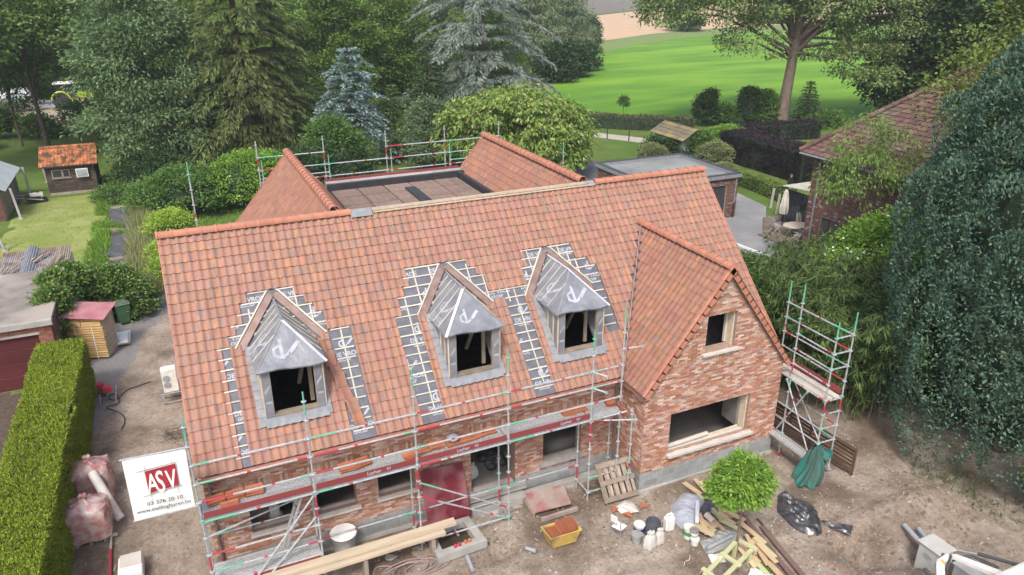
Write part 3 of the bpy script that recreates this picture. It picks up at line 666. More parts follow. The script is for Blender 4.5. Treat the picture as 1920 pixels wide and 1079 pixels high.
def edge(chan, scale=2.2, amp=.7):
    s_ = N.new('ShaderNodeMath'); s_.operation = 'MULTIPLY_ADD'; L.new(nz(scale), s_.inputs[0]); s_.inputs[1].default_value = amp; s_.inputs[2].default_value = -amp/2
    a = N.new('ShaderNodeMath'); a.operation = 'ADD'; L.new(chan, a.inputs[0]); L.new(s_.outputs[0], a.inputs[1])
    r = N.new('ShaderNodeMapRange'); r.inputs[1].default_value = .4; r.inputs[2].default_value = .6; L.new(a.outputs[0], r.inputs[0]); return r.outputs[0]
at = N.new('ShaderNodeAttribute'); at.attribute_name = 'zone'; sp = N.new('ShaderNodeSeparateColor'); L.new(at.outputs['Color'], sp.inputs[0])
dirt = mixc(ramp(nz(.55, 6, .65), [(.40, (0, 0, 0)), (.62, (1, 1, 1))]), ramp(nz(7, 8, .75), [(.3, (.12, .093, .071)), (.5, (.24, .197, .156)), (.72, (.36, .305, .25))]), ramp(nz(11, 8, .7), [(.3, (.20, .165, .135)), (.6, (.41, .355, .30))]))
dirt = mixc(ramp(nz(.33, 5, .6), [(.49, (0, 0, 0)), (.62, (.9, .9, .9))]), dirt, ramp(nz(16, 6, .7), [(.3, (.075, .056, .043)), (.6, (.155, .118, .09))]))
grav = ramp(nz(38, 3, .8), [(.3, (.10, .10, .10)), (.5, (.20, .195, .19)), (.7, (.34, .335, .33))])
grav = mixc(ramp(nz(.9, 4), [(.5, (0, 0, 0)), (.7, (.5, .5, .5))]), grav, dirt)
grass = mixc(ramp(nz(.35, 5), [(.4, (0, 0, 0)), (.65, (1, 1, 1))]), ramp(nz(9, 6, .8), [(.3, (.035, .07, .015)), (.7, (.12, .20, .035))]), ramp(nz(7, 6, .8), [(.3, (.06, .09, .025)), (.7, (.17, .24, .06))]))
lawn = mixc(ramp(nz(.5, 5), [(.4, (0, 0, 0)), (.65, (1, 1, 1))]), ramp(nz(14, 5, .8), [(.3, (.16, .21, .05)), (.7, (.26, .31, .08))]), ramp(nz(11, 5, .8), [(.3, (.22, .25, .09)), (.7, (.34, .35, .14))]))
soil = ramp(nz(6, 8, .75), [(.3, (.055, .042, .032)), (.7, (.14, .11, .085))])
c = mixc(edge(sp.outputs[0]), dirt, grav); c = mixc(edge(sp.outputs[2]), c, soil); c = mixc(edge(sp.outputs[1], 3), c, grass); c = mixc(edge(at.outputs['Alpha'], 3, .5), c, lawn)
L.new(c, P.inputs['Base Color'])
bp = N.new('ShaderNodeBump'); bp.inputs['Distance'].default_value = .07; L.new(nz(5, 9, .72), bp.inputs['Height']); L.new(bp.outputs[0], P.inputs['Normal'])
V = np.stack([GX, GY, GZ], -1).reshape(-1, 3); nX = len(gx); J, I = np.meshgrid(np.arange(len(gy)-1), np.arange(nX-1), indexing='ij')
b0 = (J*nX+I).ravel(); F = np.stack([b0, b0+1, b0+nX+1, b0+nX], 1); CO = cols.reshape(-1, 4); fc = CO[F].mean(1)
cls = np.where(fc[:, 3] > .5, 1, np.where(fc[:, 0] > .5, 2, np.where(fc[:, 2] > .5, 3, np.where(fc[:, 1] > .5, 4, 0))))
for ci, nm in enumerate(['dirt_yard', 'lawn', 'gravel_drive', 'bare_soil', 'ground']):
    Fi = F[cls == ci]; used, inv = np.unique(Fi, return_inverse=True)
    me = mesh_np(nm, V[used], inv.reshape(-1, 4), gm, True); a = me.color_attributes.new('zone', 'FLOAT_COLOR', 'POINT')
    a.data.foreach_set('color', CO[used].astype(np.float32).ravel()); o = link_mesh(nm, me); o['kind'] = 'structure'
def sheet(name, poly, z, m, th=0, kind='structure'):
    mb = MB(); mb.add([(x, y, z) for x, y in poly], [tuple(range(len(poly)))]); return tagit(mb.build(name, m), kind=kind)
m_field = mat('crop_green', (.125, .265, .018), (.08, .195, .016), 1.6, .9, aniso=(.06, .22, 1), c3=(.165, .31, .024), low=.5, detail=6, bump=.10, bscale=1.1)
m_tan = mat('ripe_field', (.52, .37, .24), (.44, .31, .19), .25, .9, bump=.05, bscale=1)
m_path = mat('track_dust', (.42, .39, .34), (.34, .31, .27), 2, .9)
m_pave = mat('grey_paving', (.23, .235, .24), (.17, .175, .18), 18, .9, bump=.004, c3=(.26, .26, .26), low=.5)
m_mead = mat('meadow_margin', (.20, .25, .08), (.12, .18, .05), 2, .9)
farc = [(36, 55), (64.6, 102), (75, 112), (95, 128), (120, 142), (150, 150), (190, 155), (260, 150), (400, 60), (400, -40), (110, 10), (66, 35), (58, 44), (47, 51)]
sheet('crop_field', farc, .012, m_field)
sheet('meadow_margin', [(30, 60), (60, 108), (72, 121), (93, 140), (118, 155), (150, 166), (190, 172), (280, 170), (400, 80), (400, 60), (260, 150), (190, 155), (150, 150), (120, 142), (95, 128), (75, 112), (64.6, 102), (36, 55)], .018, m_mead)
sheet('ripe_field', [(72, 121), (93, 140), (118, 155), (150, 166), (190, 172), (280, 170), (420, 330), (300, 420), (230, 300), (150, 240), (95, 170)], .024, m_tan)
sheet('ploughed_field', [(150, 245), (230, 305), (420, 560), (380, 700), (200, 420), (150, 300)], .03, mat('ploughed', (.19, .165, .13), None, .3, .9))
sheet('track', [(33, 46.4), (37.6, 48.0), (41.4, 42.2), (43, 40), (42, 38.6), (40.0, 40.4), (36.6, 45.8), (33, 44.6)], .012, m_path)
sheet('paving', [(27, 12), (29.3, 11.6), (31.2, 12.2), (31.6, 13.2), (31.6, 15.7), (34, 18.2), (35.8, 20.2), (36.4, 24.2), (31.5, 24.5), (25, 24.5), (22, 20), (22, 12)], .012, m_pave)
sheet('paving', [(26, 26), (33, 26), (32.2, 38.2), (29.6, 37)], .008, mat('dark_decking', (.12, .12, .125), (.09, .09, .095), 4, .8))
mb = MB(); mb.bar((29.3, 11.4, .05), (28.9, 15.0, .05), .12, .12); tagit(mb.build('kerb', m_white), kind='structure')
mb = MB(); mb.box((26, 25.4, 0), (32.9, 25.5, .06))
m_fab = mat('weed_fabric', (.07, .075, .085), (.10, .105, .11), 3, .7, bump=.02, bscale=4)
for P_ in ([(-3.9, 33.4), (-2.5, 33.9), (-2.6, 38.0), (-3.8, 37.6)], [(-3.9, 27.6), (-2.6, 27.6), (-2.5, 32.4), (-4.0, 32.2)], [(-3.5, 20.8), (-2.5, 20.6), (-2.6, 27.0), (-3.6, 27.0)]):
    mb = MB(); n = 10; a, b, c_, d = [Vector((x, y, 0)) for x, y in P_]
    mb.grid(lambda u, v: a.lerp(b, u).lerp(d.lerp(c_, u), v)+Vector((.12*math.sin(v*17+u*3), 0, .03+.025*math.sin(u*9+v*14))), 8, 16); mb.build('weed_fabric', m_fab)['kind'] = 'structure'

# ------------------------------------------------------------------ scaffolding
def s_band(mb, a, b, f, w, r, mi): A = Vector(a).lerp(Vector(b), f); B = Vector(a).lerp(Vector(b), f+w); mb.tube([A, B], r, 8, mi)
def post(par, x, y, z0, z1, ztop_green=0, redband=None, lv0=5.252, base=False):
    mb = MB(); mb.tube([(x, y, z0), (x, y, z1)], .0242, 8, 0, True)
    if ztop_green: mb.tube([(x, y, z1-.0), (x, y, z1+.25)], .019, 8, 1); mb.tube([(x, y, z1-.35), (x, y, z1)], .0252, 8, 1)
    if redband: mb.tube([(x, y, redband[0]), (x, y, redband[1])], .0253, 8, 2)
    o = mb.build('standard', [m_steel, m_greenp, m_red], par, smooth=True)
    k = 0
    while lv0-.5*k > z0:
        z = lv0-.5*k; k += 1
        if z > z1+.05: continue
        rb = MB(); rb.lathe([(.025, -.012), (.062, -.005), (.062, .005), (.025, .012)], (x, y, z), 10); rb.build('rosette', m_steel if rng.random() < .85 else m_greenp, o)
    if base:
        rb = MB(); rb.box((x-.08, y-.08, z0-.02), (x+.08, y+.08, z0-.01)); rb.tube([(x, y, z0-.01), (x, y, z0+.12)], .018, 6); rb.build('base_plate', m_red if rng.random() < .5 else m_steel, o)
    return o
def ledger(par, a, b, ends=None, bands=True, r=.0242, name='ledger'):
    mb = MB(); a = Vector(a); b = Vector(b); d = (b-a).normalized(); A = a+d*.06; B = b-d*.06
    mb.tube([A, B], r, 8, 0)
    for p in (a+d*.045, b-d*.045): mb.bar(p-d*.03, p+d*.03, .04, .075, 0)
    c = rng.choice([1, 2]) if ends is None else ends
    if bands:
        s_band(mb, A, B, .0, .10+.2*rng.random(), r+.0012, c); s_band(mb, A, B, .3+.5*rng.random(), .035, r+.0012, 2)
        if rng.random() < .5: s_band(mb, A, B, .9, .09, r+.0012, 3-c)
    return mb.build(name, [m_steel, m_greenp, m_red], par, smooth=True)
m_deckm = mat('perforated_deck', (.52, .53, .53), (.40, .41, .41), 12, .5, metal=.3, bump=.01, bscale=45)
m_hole = mat('deck_hole', (.06, .06, .065), None, 3, .9)
def deck(par, x0, x1, y0, y1, z, holes=True, m=None, axis='x'):
    mb = MB(); mb.box((x0+.03, y0, z-.06), (x1-.03, y1, z), 0)
    if holes:
        L_ = (x1-x0-.16) if axis == 'x' else (y1-y0-.1); Wd = (y1-y0-.06) if axis == 'x' else (x1-x0-.06)
        nn = int(L_/.085); nw = max(2, int(Wd/.055))
        for i in range(nn):
            for j in range(nw):
                u = .05+(i+.5*(j % 2))*L_/nn; v = .05+j*(Wd-.03)/nw
                p = (x0+.05+u, y0+v) if axis == 'x' else (x0+v, y0+u)
                mb.add([(p[0]-.016, p[1], z+.002), (p[0], p[1]-.011, z+.002), (p[0]+.016, p[1], z+.002), (p[0], p[1]+.011, z+.002)], [(0, 1, 2, 3)], 1)
    return mb.build('deck', [m or m_deckm, m_hole], par)
def toe(par, a, b, z0, h=.15, text=None):
    mb = MB(); mb.bar(Vector(a)+Vector((0, 0, z0+h/2)), Vector(b)+Vector((0, 0, z0+h/2)), .03, h); o = mb.build('toe_board', m_toe, par)
    if text is not None:
        d = (Vector(b)-Vector(a)).normalized(); p = Vector(a).lerp(Vector(b), text)+Vector((0, -.017, z0+.035))
        text_mesh('Layher', .13, m_print, 'printed_lettering', p, d, (0, 0, 1), o, bold=.003)
        q = MB(); p2 = p+d*.5; mm = Vector((0, 0, .09))
        for i in range(3): q.add([p2+d*(.04*i), p2+d*(.04*i+.02), p2+d*(.04*i+.02)+mm, p2+d*(.04*i)+mm], [(0, 1, 2, 3)])
        q.add([p2, p2+d*.1, p2+d*.1+Vector((0, 0, .012)), p2+Vector((0, 0, .012))], [(0, 1, 2, 3)]); q.build('printed_emblem', m_print, o)
    return o
sc1 = thing('scaffold', 'long steel scaffold with red toe boards along the front of the house', 'scaffold', (5, -1.1, 0))
PX = [-.119, 2.423, 4.99, 7.529, 10.06]; YO, YI = -1.1, -.42
for i, x in enumerate(PX):
    post(sc1, x, YO, -.1, 5.25 if i else 5.252, 1, (1.3, 1.7) if i in (0, 3) else (2.0, 2.6), base=True)
for i, x in enumerate(PX): post(sc1, x, YI, -.1, 2.75 if i else 2.75, 0, (.3, .7), base=True)
post(sc1, 11.0, YO, .0, 5.9, 1, (2.8, 3.1), base=True); post(sc1, 11.1, -.45, .0, 2.7, 0, None, base=True); post(sc1, 11.25, -1.36, .3, 2.95, 0, (.9, 1.1))
for i in range(4):
    a, b = PX[i], PX[i+1]
    ledger(sc1, (a, YO, 4.252), (b, YO, 4.252), 1 if i < 2 else 2); ledger(sc1, (a, YO, 3.752), (b, YO, 3.752)); ledger(sc1, (a, YO, 3.252), (b, YO, 3.252), 2 if i < 2 else 1)
    ledger(sc1, (a, YO-.0, 2.70), (b, YO, 2.70)); 
    deck(sc1, a, b, YI-.02-.31, YI-.0, 2.752); deck(sc1, a, b, YO+.03, YO+.34, 2.752)
    toe(sc1, (a+.05, YO+.0, 0), (b-.05, YO+.0, 0), 2.79, text=(None, .5, .42, .62)[i])
    if i in (1, 2, 3): ledger(sc1, (a, YI, .75), (b, YI, .75))
for x in PX+[11.0]:
    ledger(sc1, (x, YO, 2.70), (x, YI, 2.70), bands=False); ledger(sc1, (x, YO, .25), (x, YI, .25), bands=False)
ledger(sc1, (PX[2], YO, .25), (PX[3], YO, .25)); ledger(sc1, (PX[2], YI, .3), (PX[3], YI, .3)); ledger(sc1, (PX[2], YO, 2.2), (PX[3], YO, .55), name='brace'); ledger(sc1, (PX[2], YO, 1.75), (PX[3], YO, .2), name='brace')
for z in (4.252, 3.752, 3.252, 2.70, .75, .25): ledger(sc1, (PX[4], YO, z), (11.0, YO, z))
ledger(sc1, (10.06, YO, 4.252), (10.35, YO-.35, 4.2), bands=False); ledger(sc1, (10.06, YO, 3.752), (10.35, YO-.35, 3.7), bands=False); ledger(sc1, (10.06, YO, 2.70), (11.1, YO-.75, 2.9)); ledger(sc1, (11.0, YO, 4.75), (11.55, YO-.15, 4.8)); ledger(sc1, (10.06, YO, 2.70), (11.25, -1.36, 2.9))
deck(sc1, 10.06, 11.1, YI-.34, YI, 2.752); deck(sc1, 10.06, 11.1, YO+.03, YO+.34, 2.752)
# lower access deck, stair and ladder in the left bay
ledger(sc1, (PX[0], YO, 2.252), (PX[1], YI, 2.252), bands=False); 
for z in (1.752, 1.252): ledger(sc1, (PX[0], YO, z), (PX[1], YO, z))
ledger(sc1, (PX[0], YI, 1.752), (PX[1], YI, 1.752)); deck(sc1, PX[0], PX[1], YO+.03, YO+.34, .9); deck(sc1, PX[0], PX[1], YI-.33, YI, .9); toe(sc1, (PX[0]+.05, YO, 0), (PX[1]-.05, YO, 0), .74, .1); ledger(sc1, (PX[0], YO, .85), (PX[1], YO, .85))
for dz in (0, -.62):
    mb = MB(); mb.tube([(PX[1]-.05, YO-.03, 2.65+dz), (.3, YO-.03, .1+dz*.5)], .026, 8); mb.build('stair_rail', m_steel, sc1, smooth=True)
lad = MB(); lad.bar((2.2, -.55, 2.75), (1.55, -.55, .95), .03, .06); lad.bar((2.2, -.85, 2.75), (1.55, -.85, .95), .03, .06)
ld = thing('ladder', 'aluminium ladder leaning inside the leftmost bay of the front scaffold', 'ladder', (1.55, -.7, .95))
for y in (-.55, -.85):
    mb = MB(); mb.bar((2.2, y, 2.75), (1.55, y, .95), .03, .06); mb.build('ladder_rail', m_steel, ld)
for q in range(7):
    f = .08+q*.135; mb = MB(); mb.tube([(2.2-.65*f, -.85, 2.75-1.8*f), (2.2-.65*f, -.55, 2.75-1.8*f)], .014, 6); mb.build('rung', m_steel, ld)
# right tower
sc2 = thing('scaffold', 'tall scaffold tower with one red edged deck beside the right corner of the house', 'scaffold', (17, -2, 0))
XI, XO = 16.78, 17.4
post(sc2, XI, -3.07, .2, 5.0, 1, (2.3, 2.6), base=True); post(sc2, XO, -3.09, .2, 5.2, 1, (2.2, 2.7), base=True); post(sc2, XI+.05, -1.62, .0, 5.6, 1, (2.9, 3.3), base=True); post(sc2, XO, -.54, .0, 5.2, 1, (3.9, 4.0), base=True)
for z, c in ((4.752, 1), (4.252, 2), (3.752, 1), (3.252, 2), (2.70, 2)):
    ledger(sc2, (XO, -3.09, z), (XO, -.54, z), c)
    if z < 4.6: ledger(sc2, (XI, -3.07, z), (XI+.05, -1.62, z), c)
    if z > 3.3: ledger(sc2, (XI, -3.07, z), (XO, -3.09, z), 1)
for z in (2.70, 2.252, 1.752, 1.252, .752, .3): ledger(sc2, (XI, -3.07, z), (XO, -3.09, z), 2 if z > 2 else 1)
deck(sc2, XI+.02, XI+.32, -3.05, -.55, 2.752, False, mat('plywood_deck', (.50, .47, .42), (.42, .39, .35), 5, .8), 'y'); deck(sc2, XI+.34, XO-.02, -3.05, -.55, 2.752, False, mat('plywood_deck_b', (.47, .44, .39), (.52, .48, .43), 5, .8), 'y')
toe(sc2, (XO, -3.0, 0), (XO, -.55, 0), 2.77, .2)
for z in (1.752, 1.252, .752): ledger(sc2, (XO, -3.09, z), (XO, -.54, z)); ledger(sc2, (XI, -3.07, z), (XI, -.54, z), bands=False)
ledger(sc2, (XO, -3.09, .3), (XO, -.9, 2.7), name='brace'); ledger(sc2, (XI, -3.0, .4), (XI, -1.5, 2.7), name='brace'); ledger(sc2, (XI, -1.2, .4), (XI, -2.4, 2.7), name='brace')
deck(sc2, XI-.32, XI-.02, -2.9, -.4, .75, True, None, 'y')
# rear scaffold
sc3 = thing('scaffold', 'galvanised scaffold with guard rails standing behind the flat rear roof', 'scaffold', (8.7, 13.9, 0))
RX = [3.56, 6.13, 8.70, 11.28, 13.81]
for x in RX: post(sc3, x, 13.9, 0, 8.3, 0, (7.3, 7.6), lv0=8.15); 
for x in RX: post(sc3, x+.1, 14.6 if 0 else 13.55, 4, 7.35, 1, None, lv0=7.2)
for i in range(4):
    a, b = RX[i], RX[i+1]
    zs = (7.65, 7.15, 6.65) if i < 1 else (7.15, 6.65) if i == 1 else (7.65, 7.15, 6.65)
    for z in zs: ledger(sc3, (a, 13.9, z), (b, 13.9, z))
    ledger(sc3, (a+.1, 13.55, 6.9), (b+.1, 13.55, 6.9)) if i < 1 or i == 3 else None
    deck(sc3, a, b, 13.3, 13.85, 6.05, False); ledger(sc3, (a, 13.9, 6.0), (b, 13.9, 6.0))
sc4 = thing('scaffold_post', 'lone scaffold post rising behind the left end of the main ridge', 'post', (.95, 8.9, 0)); post(sc4, .95, 8.9, 0, 8.55, 1, (7.0, 7.15), lv0=8.4)
sc5 = thing('scaffold_post', 'lone scaffold post behind the right rear wing near the cherry tree', 'post', (16.9, 13.6, 0)); post(sc5, 16.9, 13.6, 0, 6.9, 1, None, lv0=6.7)
# banner
bn = thing('banner', 'white advertising banner lettered ASV hung on the left end of the scaffold', 'banner', (-.75, -1.12, 3.2))
BA, BB, BC_, BD = Vector((-1.40, -1.12, 4.80)), Vector((-.17, -1.12, 4.76)), Vector((-.20, -1.12, 3.20)), Vector((-1.42, -1.16, 3.24))
def BP(u, v, h=0): p = BA.lerp(BB, u).lerp(BD.lerp(BC_, u), v); return p+Vector((0, -.012*math.sin(u*5+v*7)-.02*math.sin(v*3.1)-h, 0))
mb = MB(); mb.grid(lambda u, v: BP(u, v), 14, 18); mb.grid(lambda u, v: BP(1-u, v, -.004), 14, 18); cloth = mb.build('cloth', mat('banner_pvc', (.80, .80, .79), (.76, .76, .76), 3, .5), bn, smooth=True)
m_ink = mat('banner_ink', (.08, .08, .085), None, 3, .6); m_bred = mat('banner_red', (.33, .03, .045), None, 3, .6); m_bwh = mat('banner_white', (.80, .80, .79), None, 3, .5)
ex = (BB-BA).normalized(); ey = (BA-BD).normalized(); fr3 = Vector((0, -.045, 0)); LU = lambda u, v: BA+ex*u+ey*(-v)+fr3
mb = MB()
for u0, v0, u1, v1 in ((.22, .34, .82+.25, .28), (.25, .98, 1.05, .88), (.40, .20, .38, .42), (.93, .14, .93, .32), (.42, .9, .42, 1.12), (.95, .85, .95, 1.05)):
    mb = MB(); mb.bar(LU(u0, v0), LU(u1, v1), .006, .008, upv=(0, 1, 0)); mb.build('printed_line', m_ink, bn)
mb = MB(); q = lambda pts: mb.add([LU(a, b) for a, b in pts], [tuple(range(len(pts)))])
q([(.38, .36), (.99, .31), (.99, .86), (.38, .92)]); mb.build('printed_emblem', m_bred, bn)
for ch, ox in (('A', .375), ('S', .555), ('V', .76)):
    text_mesh(ch, .66 if ch != 'S' else .78, m_bwh, 'printed_lettering', LU(ox, .90 if ch != 'S' else .95)+Vector((0, -.004, 0)), ex, ey, bn, bold=.010, sx=.50 if ch != 'S' else .47)
text_mesh('03 376 20 10', .135, m_ink, 'printed_lettering', LU(.30, 1.22), ex, ey, bn, bold=.001); text_mesh('www.stellinghuren.be', .125, m_ink, 'printed_lettering', LU(.07, 1.37), ex, ey, bn, bold=.001)
mb = MB(); mb.tube([BA+Vector((-.05, 0, 0)), BB+Vector((.06, 0, 0))], .02, 8); mb.build('banner_pole', m_steel, bn); mb = MB(); mb.tube([BD+Vector((-.03, 0, 0)), BC_+Vector((.08, 0, 0))], .018, 8); mb.build('banner_pole', m_steel, bn)
# ------------------------------------------------------------------ vegetation
def nrm(a): return a/np.maximum(np.linalg.norm(a, axis=-1, keepdims=True), 1e-9)
def leaf_mat(name, c1, c2, isl=.25, hue=.014, trans=.28, scale=.6, c3=None, mixf=0, rough=.6):
    c1 = tuple(min(.6, v*1.28) for v in c1); c2 = tuple(v*1.02 for v in c2)
    return mat(name, c1, c2, scale, rough, isl=isl, hue=hue, trans=trans, detail=3, spec=.25, coord='obj', c3=c3, isl_mix=mixf)
m_bark = mat('bark', (.12, .095, .075), (.075, .06, .048), 6, .95, bump=.02, coord='obj'); m_barkl = mat('bark_pale', (.28, .23, .19), (.19, .155, .125), 5, .95, bump=.02, coord='obj')
m_core = mat('shade_core', (.022, .040, .022), (.034, .055, .030), 9, 1, bump=.05, bscale=9)  # near-black colour stands in for the shaded inside of foliage
def leaves_mesh(name, C_, D, m, L_, W_, origin, flat=.6, V2=None):
    n = len(C_); up_ = np.array([0, 0, 1.0])+rng.normal(0, flat, (n, 3)); Sd = nrm(np.cross(D, up_)); L_ = L_*(.7+.6*rng.random((n, 1))); W_ = W_*(.7+.6*rng.random((n, 1)))
    v = np.stack([C_, C_+D*L_*.45+Sd*W_/2, C_+D*L_, C_+D*L_*.45-Sd*W_/2], 1)-np.array(origin)
    return mesh_np(name, v.reshape(-1, 3), np.arange(4*n).reshape(-1, 4), m)
def cloud(blobs, ncl, npc, cs, droop=.2, lo=-.35, shell=.72, out=.6):
    """clusters of leaves on ellipsoids -> positions, directions"""
    B = np.array(blobs, float); w = (B[:, 3]*B[:, 5])**1.0; idx = rng.choice(len(B), ncl, p=w/w.sum()); d = nrm(rng.normal(size=(ncl, 3))); d[:, 2] = np.where(d[:, 2] < lo, -d[:, 2], d[:, 2])
    r = shell+(1.04-shell)*rng.random((ncl, 1))**.6; cc = B[idx, :3]+d*B[idx, 3:6]*r
    C_ = np.repeat(cc, npc, 0)+rng.normal(size=(ncl*npc, 3))*np.array([cs, cs, cs*.45]); dd = np.repeat(d, npc, 0)
    off = C_-np.repeat(cc, npc, 0)
    D = nrm(dd*out+off/cs*.35+rng.normal(size=C_.shape)*.5+np.array([0, 0, -droop])); return C_, D, cc
def trunk_mesh(name, base, h, r, targets, m, par, lean=(0, 0), nl=10, fork=.35):
    mb = MB(); base = Vector(base); top = base+Vector((lean[0], lean[1], h)); pts = [base+(top-base)*f+Vector((math.sin(f*5+r*9)*.02*h*.5, math.cos(f*4)*.02*h*.5, 0)) for f in np.linspace(0, 1, 7)]
    mb.tube([base-Vector((0, 0, .2))]+pts, [r*1.5]+[r*(1.15 if i == 0 else 1-.75*i/6) for i in range(7)], 9)
    for t in targets[:nl]:
        f = fork+(1-fork)*.8*rng.random(); a = base.lerp(top, f); t = Vector(t); 
        if (t.z < a.z+.3): a = base.lerp(top, fork+.12*rng.random())
        mid = a.lerp(t, .5)+Vector((0, 0, .08*(t-a).length)); mb.tube([a, mid, t], [r*.30, r*.15, r*.04], 5)
    return mb.build(name, m, par, smooth=True)
def broadleaf(name, label, cat, base, blobs, m, ncl, npc, cs, L_, W_, h, r, group=None, bark=None, droop=.2, lo=-.35, shell=.7, nl=10, lean=(0, 0), fork=.35, inner=.15, flat=.6):
    base = (base[0], base[1], 0); t = thing(name, label, cat, base, group)
    bl = [(base[0]+b[0], base[1]+b[1], b[2], *b[3:]) for b in blobs]
    ncl = int(ncl*.9); C_, D, cc = cloud(bl, ncl, npc, cs, droop, lo, shell)
    if inner:
        C2, D2, _ = cloud([(*b[:3], b[3]*.62, b[4]*.62, b[5]*.7) for b in bl], int(ncl*inner), npc, cs*1.3, droop, lo); C_ = np.concatenate([C_, C2]); D = np.concatenate([D, D2])
    o = link_mesh('crown', leaves_mesh('crown', C_, D, m, L_, W_, base, flat), t)
    trunk_mesh('trunk', base, h, r, [cc[i] for i in rng.choice(len(cc), min(nl, len(cc)))], bark or m_bark, t, lean, nl, fork); return t
def bush(name, label, cat, base, blobs, m, ncl, npc, cs, L_, W_, group=None, droop=.1, core=.8, z0=0, out=.6, flat=.6, extra=None, shell=.86):
    base = (base[0], base[1], z0); t = thing(name, label, cat, base, group); bl = [(base[0]+b[0], base[1]+b[1], b[2], *b[3:]) for b in blobs]
    C_, D, cc = cloud(bl, ncl, npc, cs, droop, -.5, shell, out); C_[:, 2] = np.maximum(C_[:, 2], z0+.02)
    link_mesh('foliage', leaves_mesh('foliage', C_, D, m, L_, W_, base, flat), t)
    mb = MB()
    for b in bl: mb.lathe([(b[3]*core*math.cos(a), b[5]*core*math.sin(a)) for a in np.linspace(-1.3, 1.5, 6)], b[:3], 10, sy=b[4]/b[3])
    mb.build('dark_core', m_core, t)  # solid dark bodies fill the shrub, inner shade given as colour
    if extra is not None: link_mesh(extra[0], leaves_mesh(extra[0], C_[rng.choice(len(C_), extra[2])]+rng.normal(0, .02, (extra[2], 3))+np.array([0, 0, .03]), nrm(rng.normal(size=(extra[2], 3))+[0, 0, .6]), extra[1], extra[3], extra[3], base), t)
    return t
def conifer(name, label, cat, base, h, R, m, nb=7, nw=26, tw=70, L_=.3, W_=.07, droop=.35, hang=.6, z0=.06, power=.8, fan=.35, irregular=.15, bark=None, group=None, r=.25, rise=.15, top_tuft=True, cut=1.0, thin=1):
    base = (base[0], base[1], 0); t = thing(name, label, cat, base, group); Cs = []; Ds = []; mb = MB()
    mb.tube([(base[0], base[1], -.2), (base[0], base[1], h*.5), (base[0], base[1], h*.97)], [r, r*.6, .03], 8)
    for i in range(nw):
        f = z0+(cut-z0)*(i+.5*rng.random())/nw; z = h*f
        for k in range(nb):
            a = 2*math.pi*(k+rng.random()*.7+i*.37)/nb; Lb = R*(1-f)**power*(1-irregular+2*irregular*rng.random())+.12
            dx = np.array([math.cos(a), math.sin(a), 0]); sx = np.array([-dx[1], dx[0], 0]); n = max(8, int(tw*(Lb/R)**thin)); s = rng.random(n)**.7
            lat = (rng.random(n)*2-1)*fan*Lb*(1.08-s)**.7*np.minimum(1, s*3+.2)
            zz = rise*Lb*np.sin(s*2.6)-droop*Lb*s**2
            P_ = np.array([base[0], base[1], z])+dx*(s*Lb)[:, None]+sx*lat[:, None]+np.array([0, 0, 1.0])*(zz-abs(lat)*droop*.5)[:, None]
            Dv = nrm(dx*.8+sx*np.sign(lat)[:, None]*.6+rng.normal(size=(n, 3))*.28+np.array([0, 0, -1.0])*hang*(1 if True else 0))
            Cs.append(P_); Ds.append(Dv)
            if k % 2 == 0: mb.tube([(base[0], base[1], z), tuple(np.array([base[0], base[1], z])+dx*Lb*.5+[0, 0, rise*Lb*.9-droop*Lb*.25]), tuple(np.array([base[0], base[1], z])+dx*Lb*.9+[0, 0, rise*Lb*.6-droop*Lb*.81])], [.05, .03, .01], 4)
    C_ = np.concatenate(Cs); D = np.concatenate(Ds); link_mesh('crown', leaves_mesh('crown', C_, D, m, L_, W_, base, .5), t); mb.build('trunk', bark or m_bark, t); return t
def hedge(name, label, cat, pts, z1, m, dens, L_, W_, fw=(1, 1, 1, 1, 1), z0=0, noise=.06, round_=.1, group=None):
    """pts: 4 footprint corners counter-clockwise"""
    P_ = [np.array([p[0], p[1], 0.0]) for p in pts]; base = tuple(sum(P_)/4); t = thing(name, label, cat, base, group); Cs = []; Ds = []
    def face(a, b, c, d, n_, k=1):
        area = np.linalg.norm(np.cross(b-a, d-a)); n = int(area*dens*k); u = rng.random((n, 1)); v = rng.random((n, 1)); p = (a*(1-u)+b*u)*(1-v)+(d*(1-u)+c*u)*v
        lump = (vnoise(p[:, 0]+p[:, 2]*.7+20, p[:, 1]+p[:, 2]+20, .6, 9, 3)-.5)*noise*3+(vnoise(p[:, 0]+p[:, 2]*.7+20, p[:, 1]+p[:, 2]+20, 2.2, 19, 2)-.5)*noise*3.5
        Cs.append(p+n_*(lump[:, None]+rng.normal(0, noise*.35, (n, 1)))); Ds.append(nrm(n_*.7+rng.normal(size=(n, 3))*.6+np.array([0, 0, .35])))
    Z0 = np.array([0, 0, z0]); Z1 = np.array([0, 0, z1])
    for i in range(4):
        a, b = P_[i], P_[(i+1) % 4]; e = b-a; n_ = np.array([e[1], -e[0], 0]); n_ /= np.linalg.norm(n_); face(a+Z0, b+Z0, b+Z1, a+Z1, n_, fw[i])
    face(P_[0]+Z1, P_[1]+Z1, P_[2]+Z1, P_[3]+Z1, np.array([0, 0, 1.0]), fw[4])
    link_mesh('foliage', leaves_mesh('foliage', np.concatenate(Cs), np.concatenate(Ds), m, L_, W_, base), t)
    mb = MB(); c = sum(P_)/4; q = [c+(p-c)*(1-.12/max(.3, np.linalg.norm(p-c))) for p in P_]; mb.prism([(*p[:2], z0) for p in q], (0, 0, z1-z0-.07)); mb.build('dark_core', m_core, t, fixn=True); return t  # last mesh: dark block painted as the hedge's shaded inside

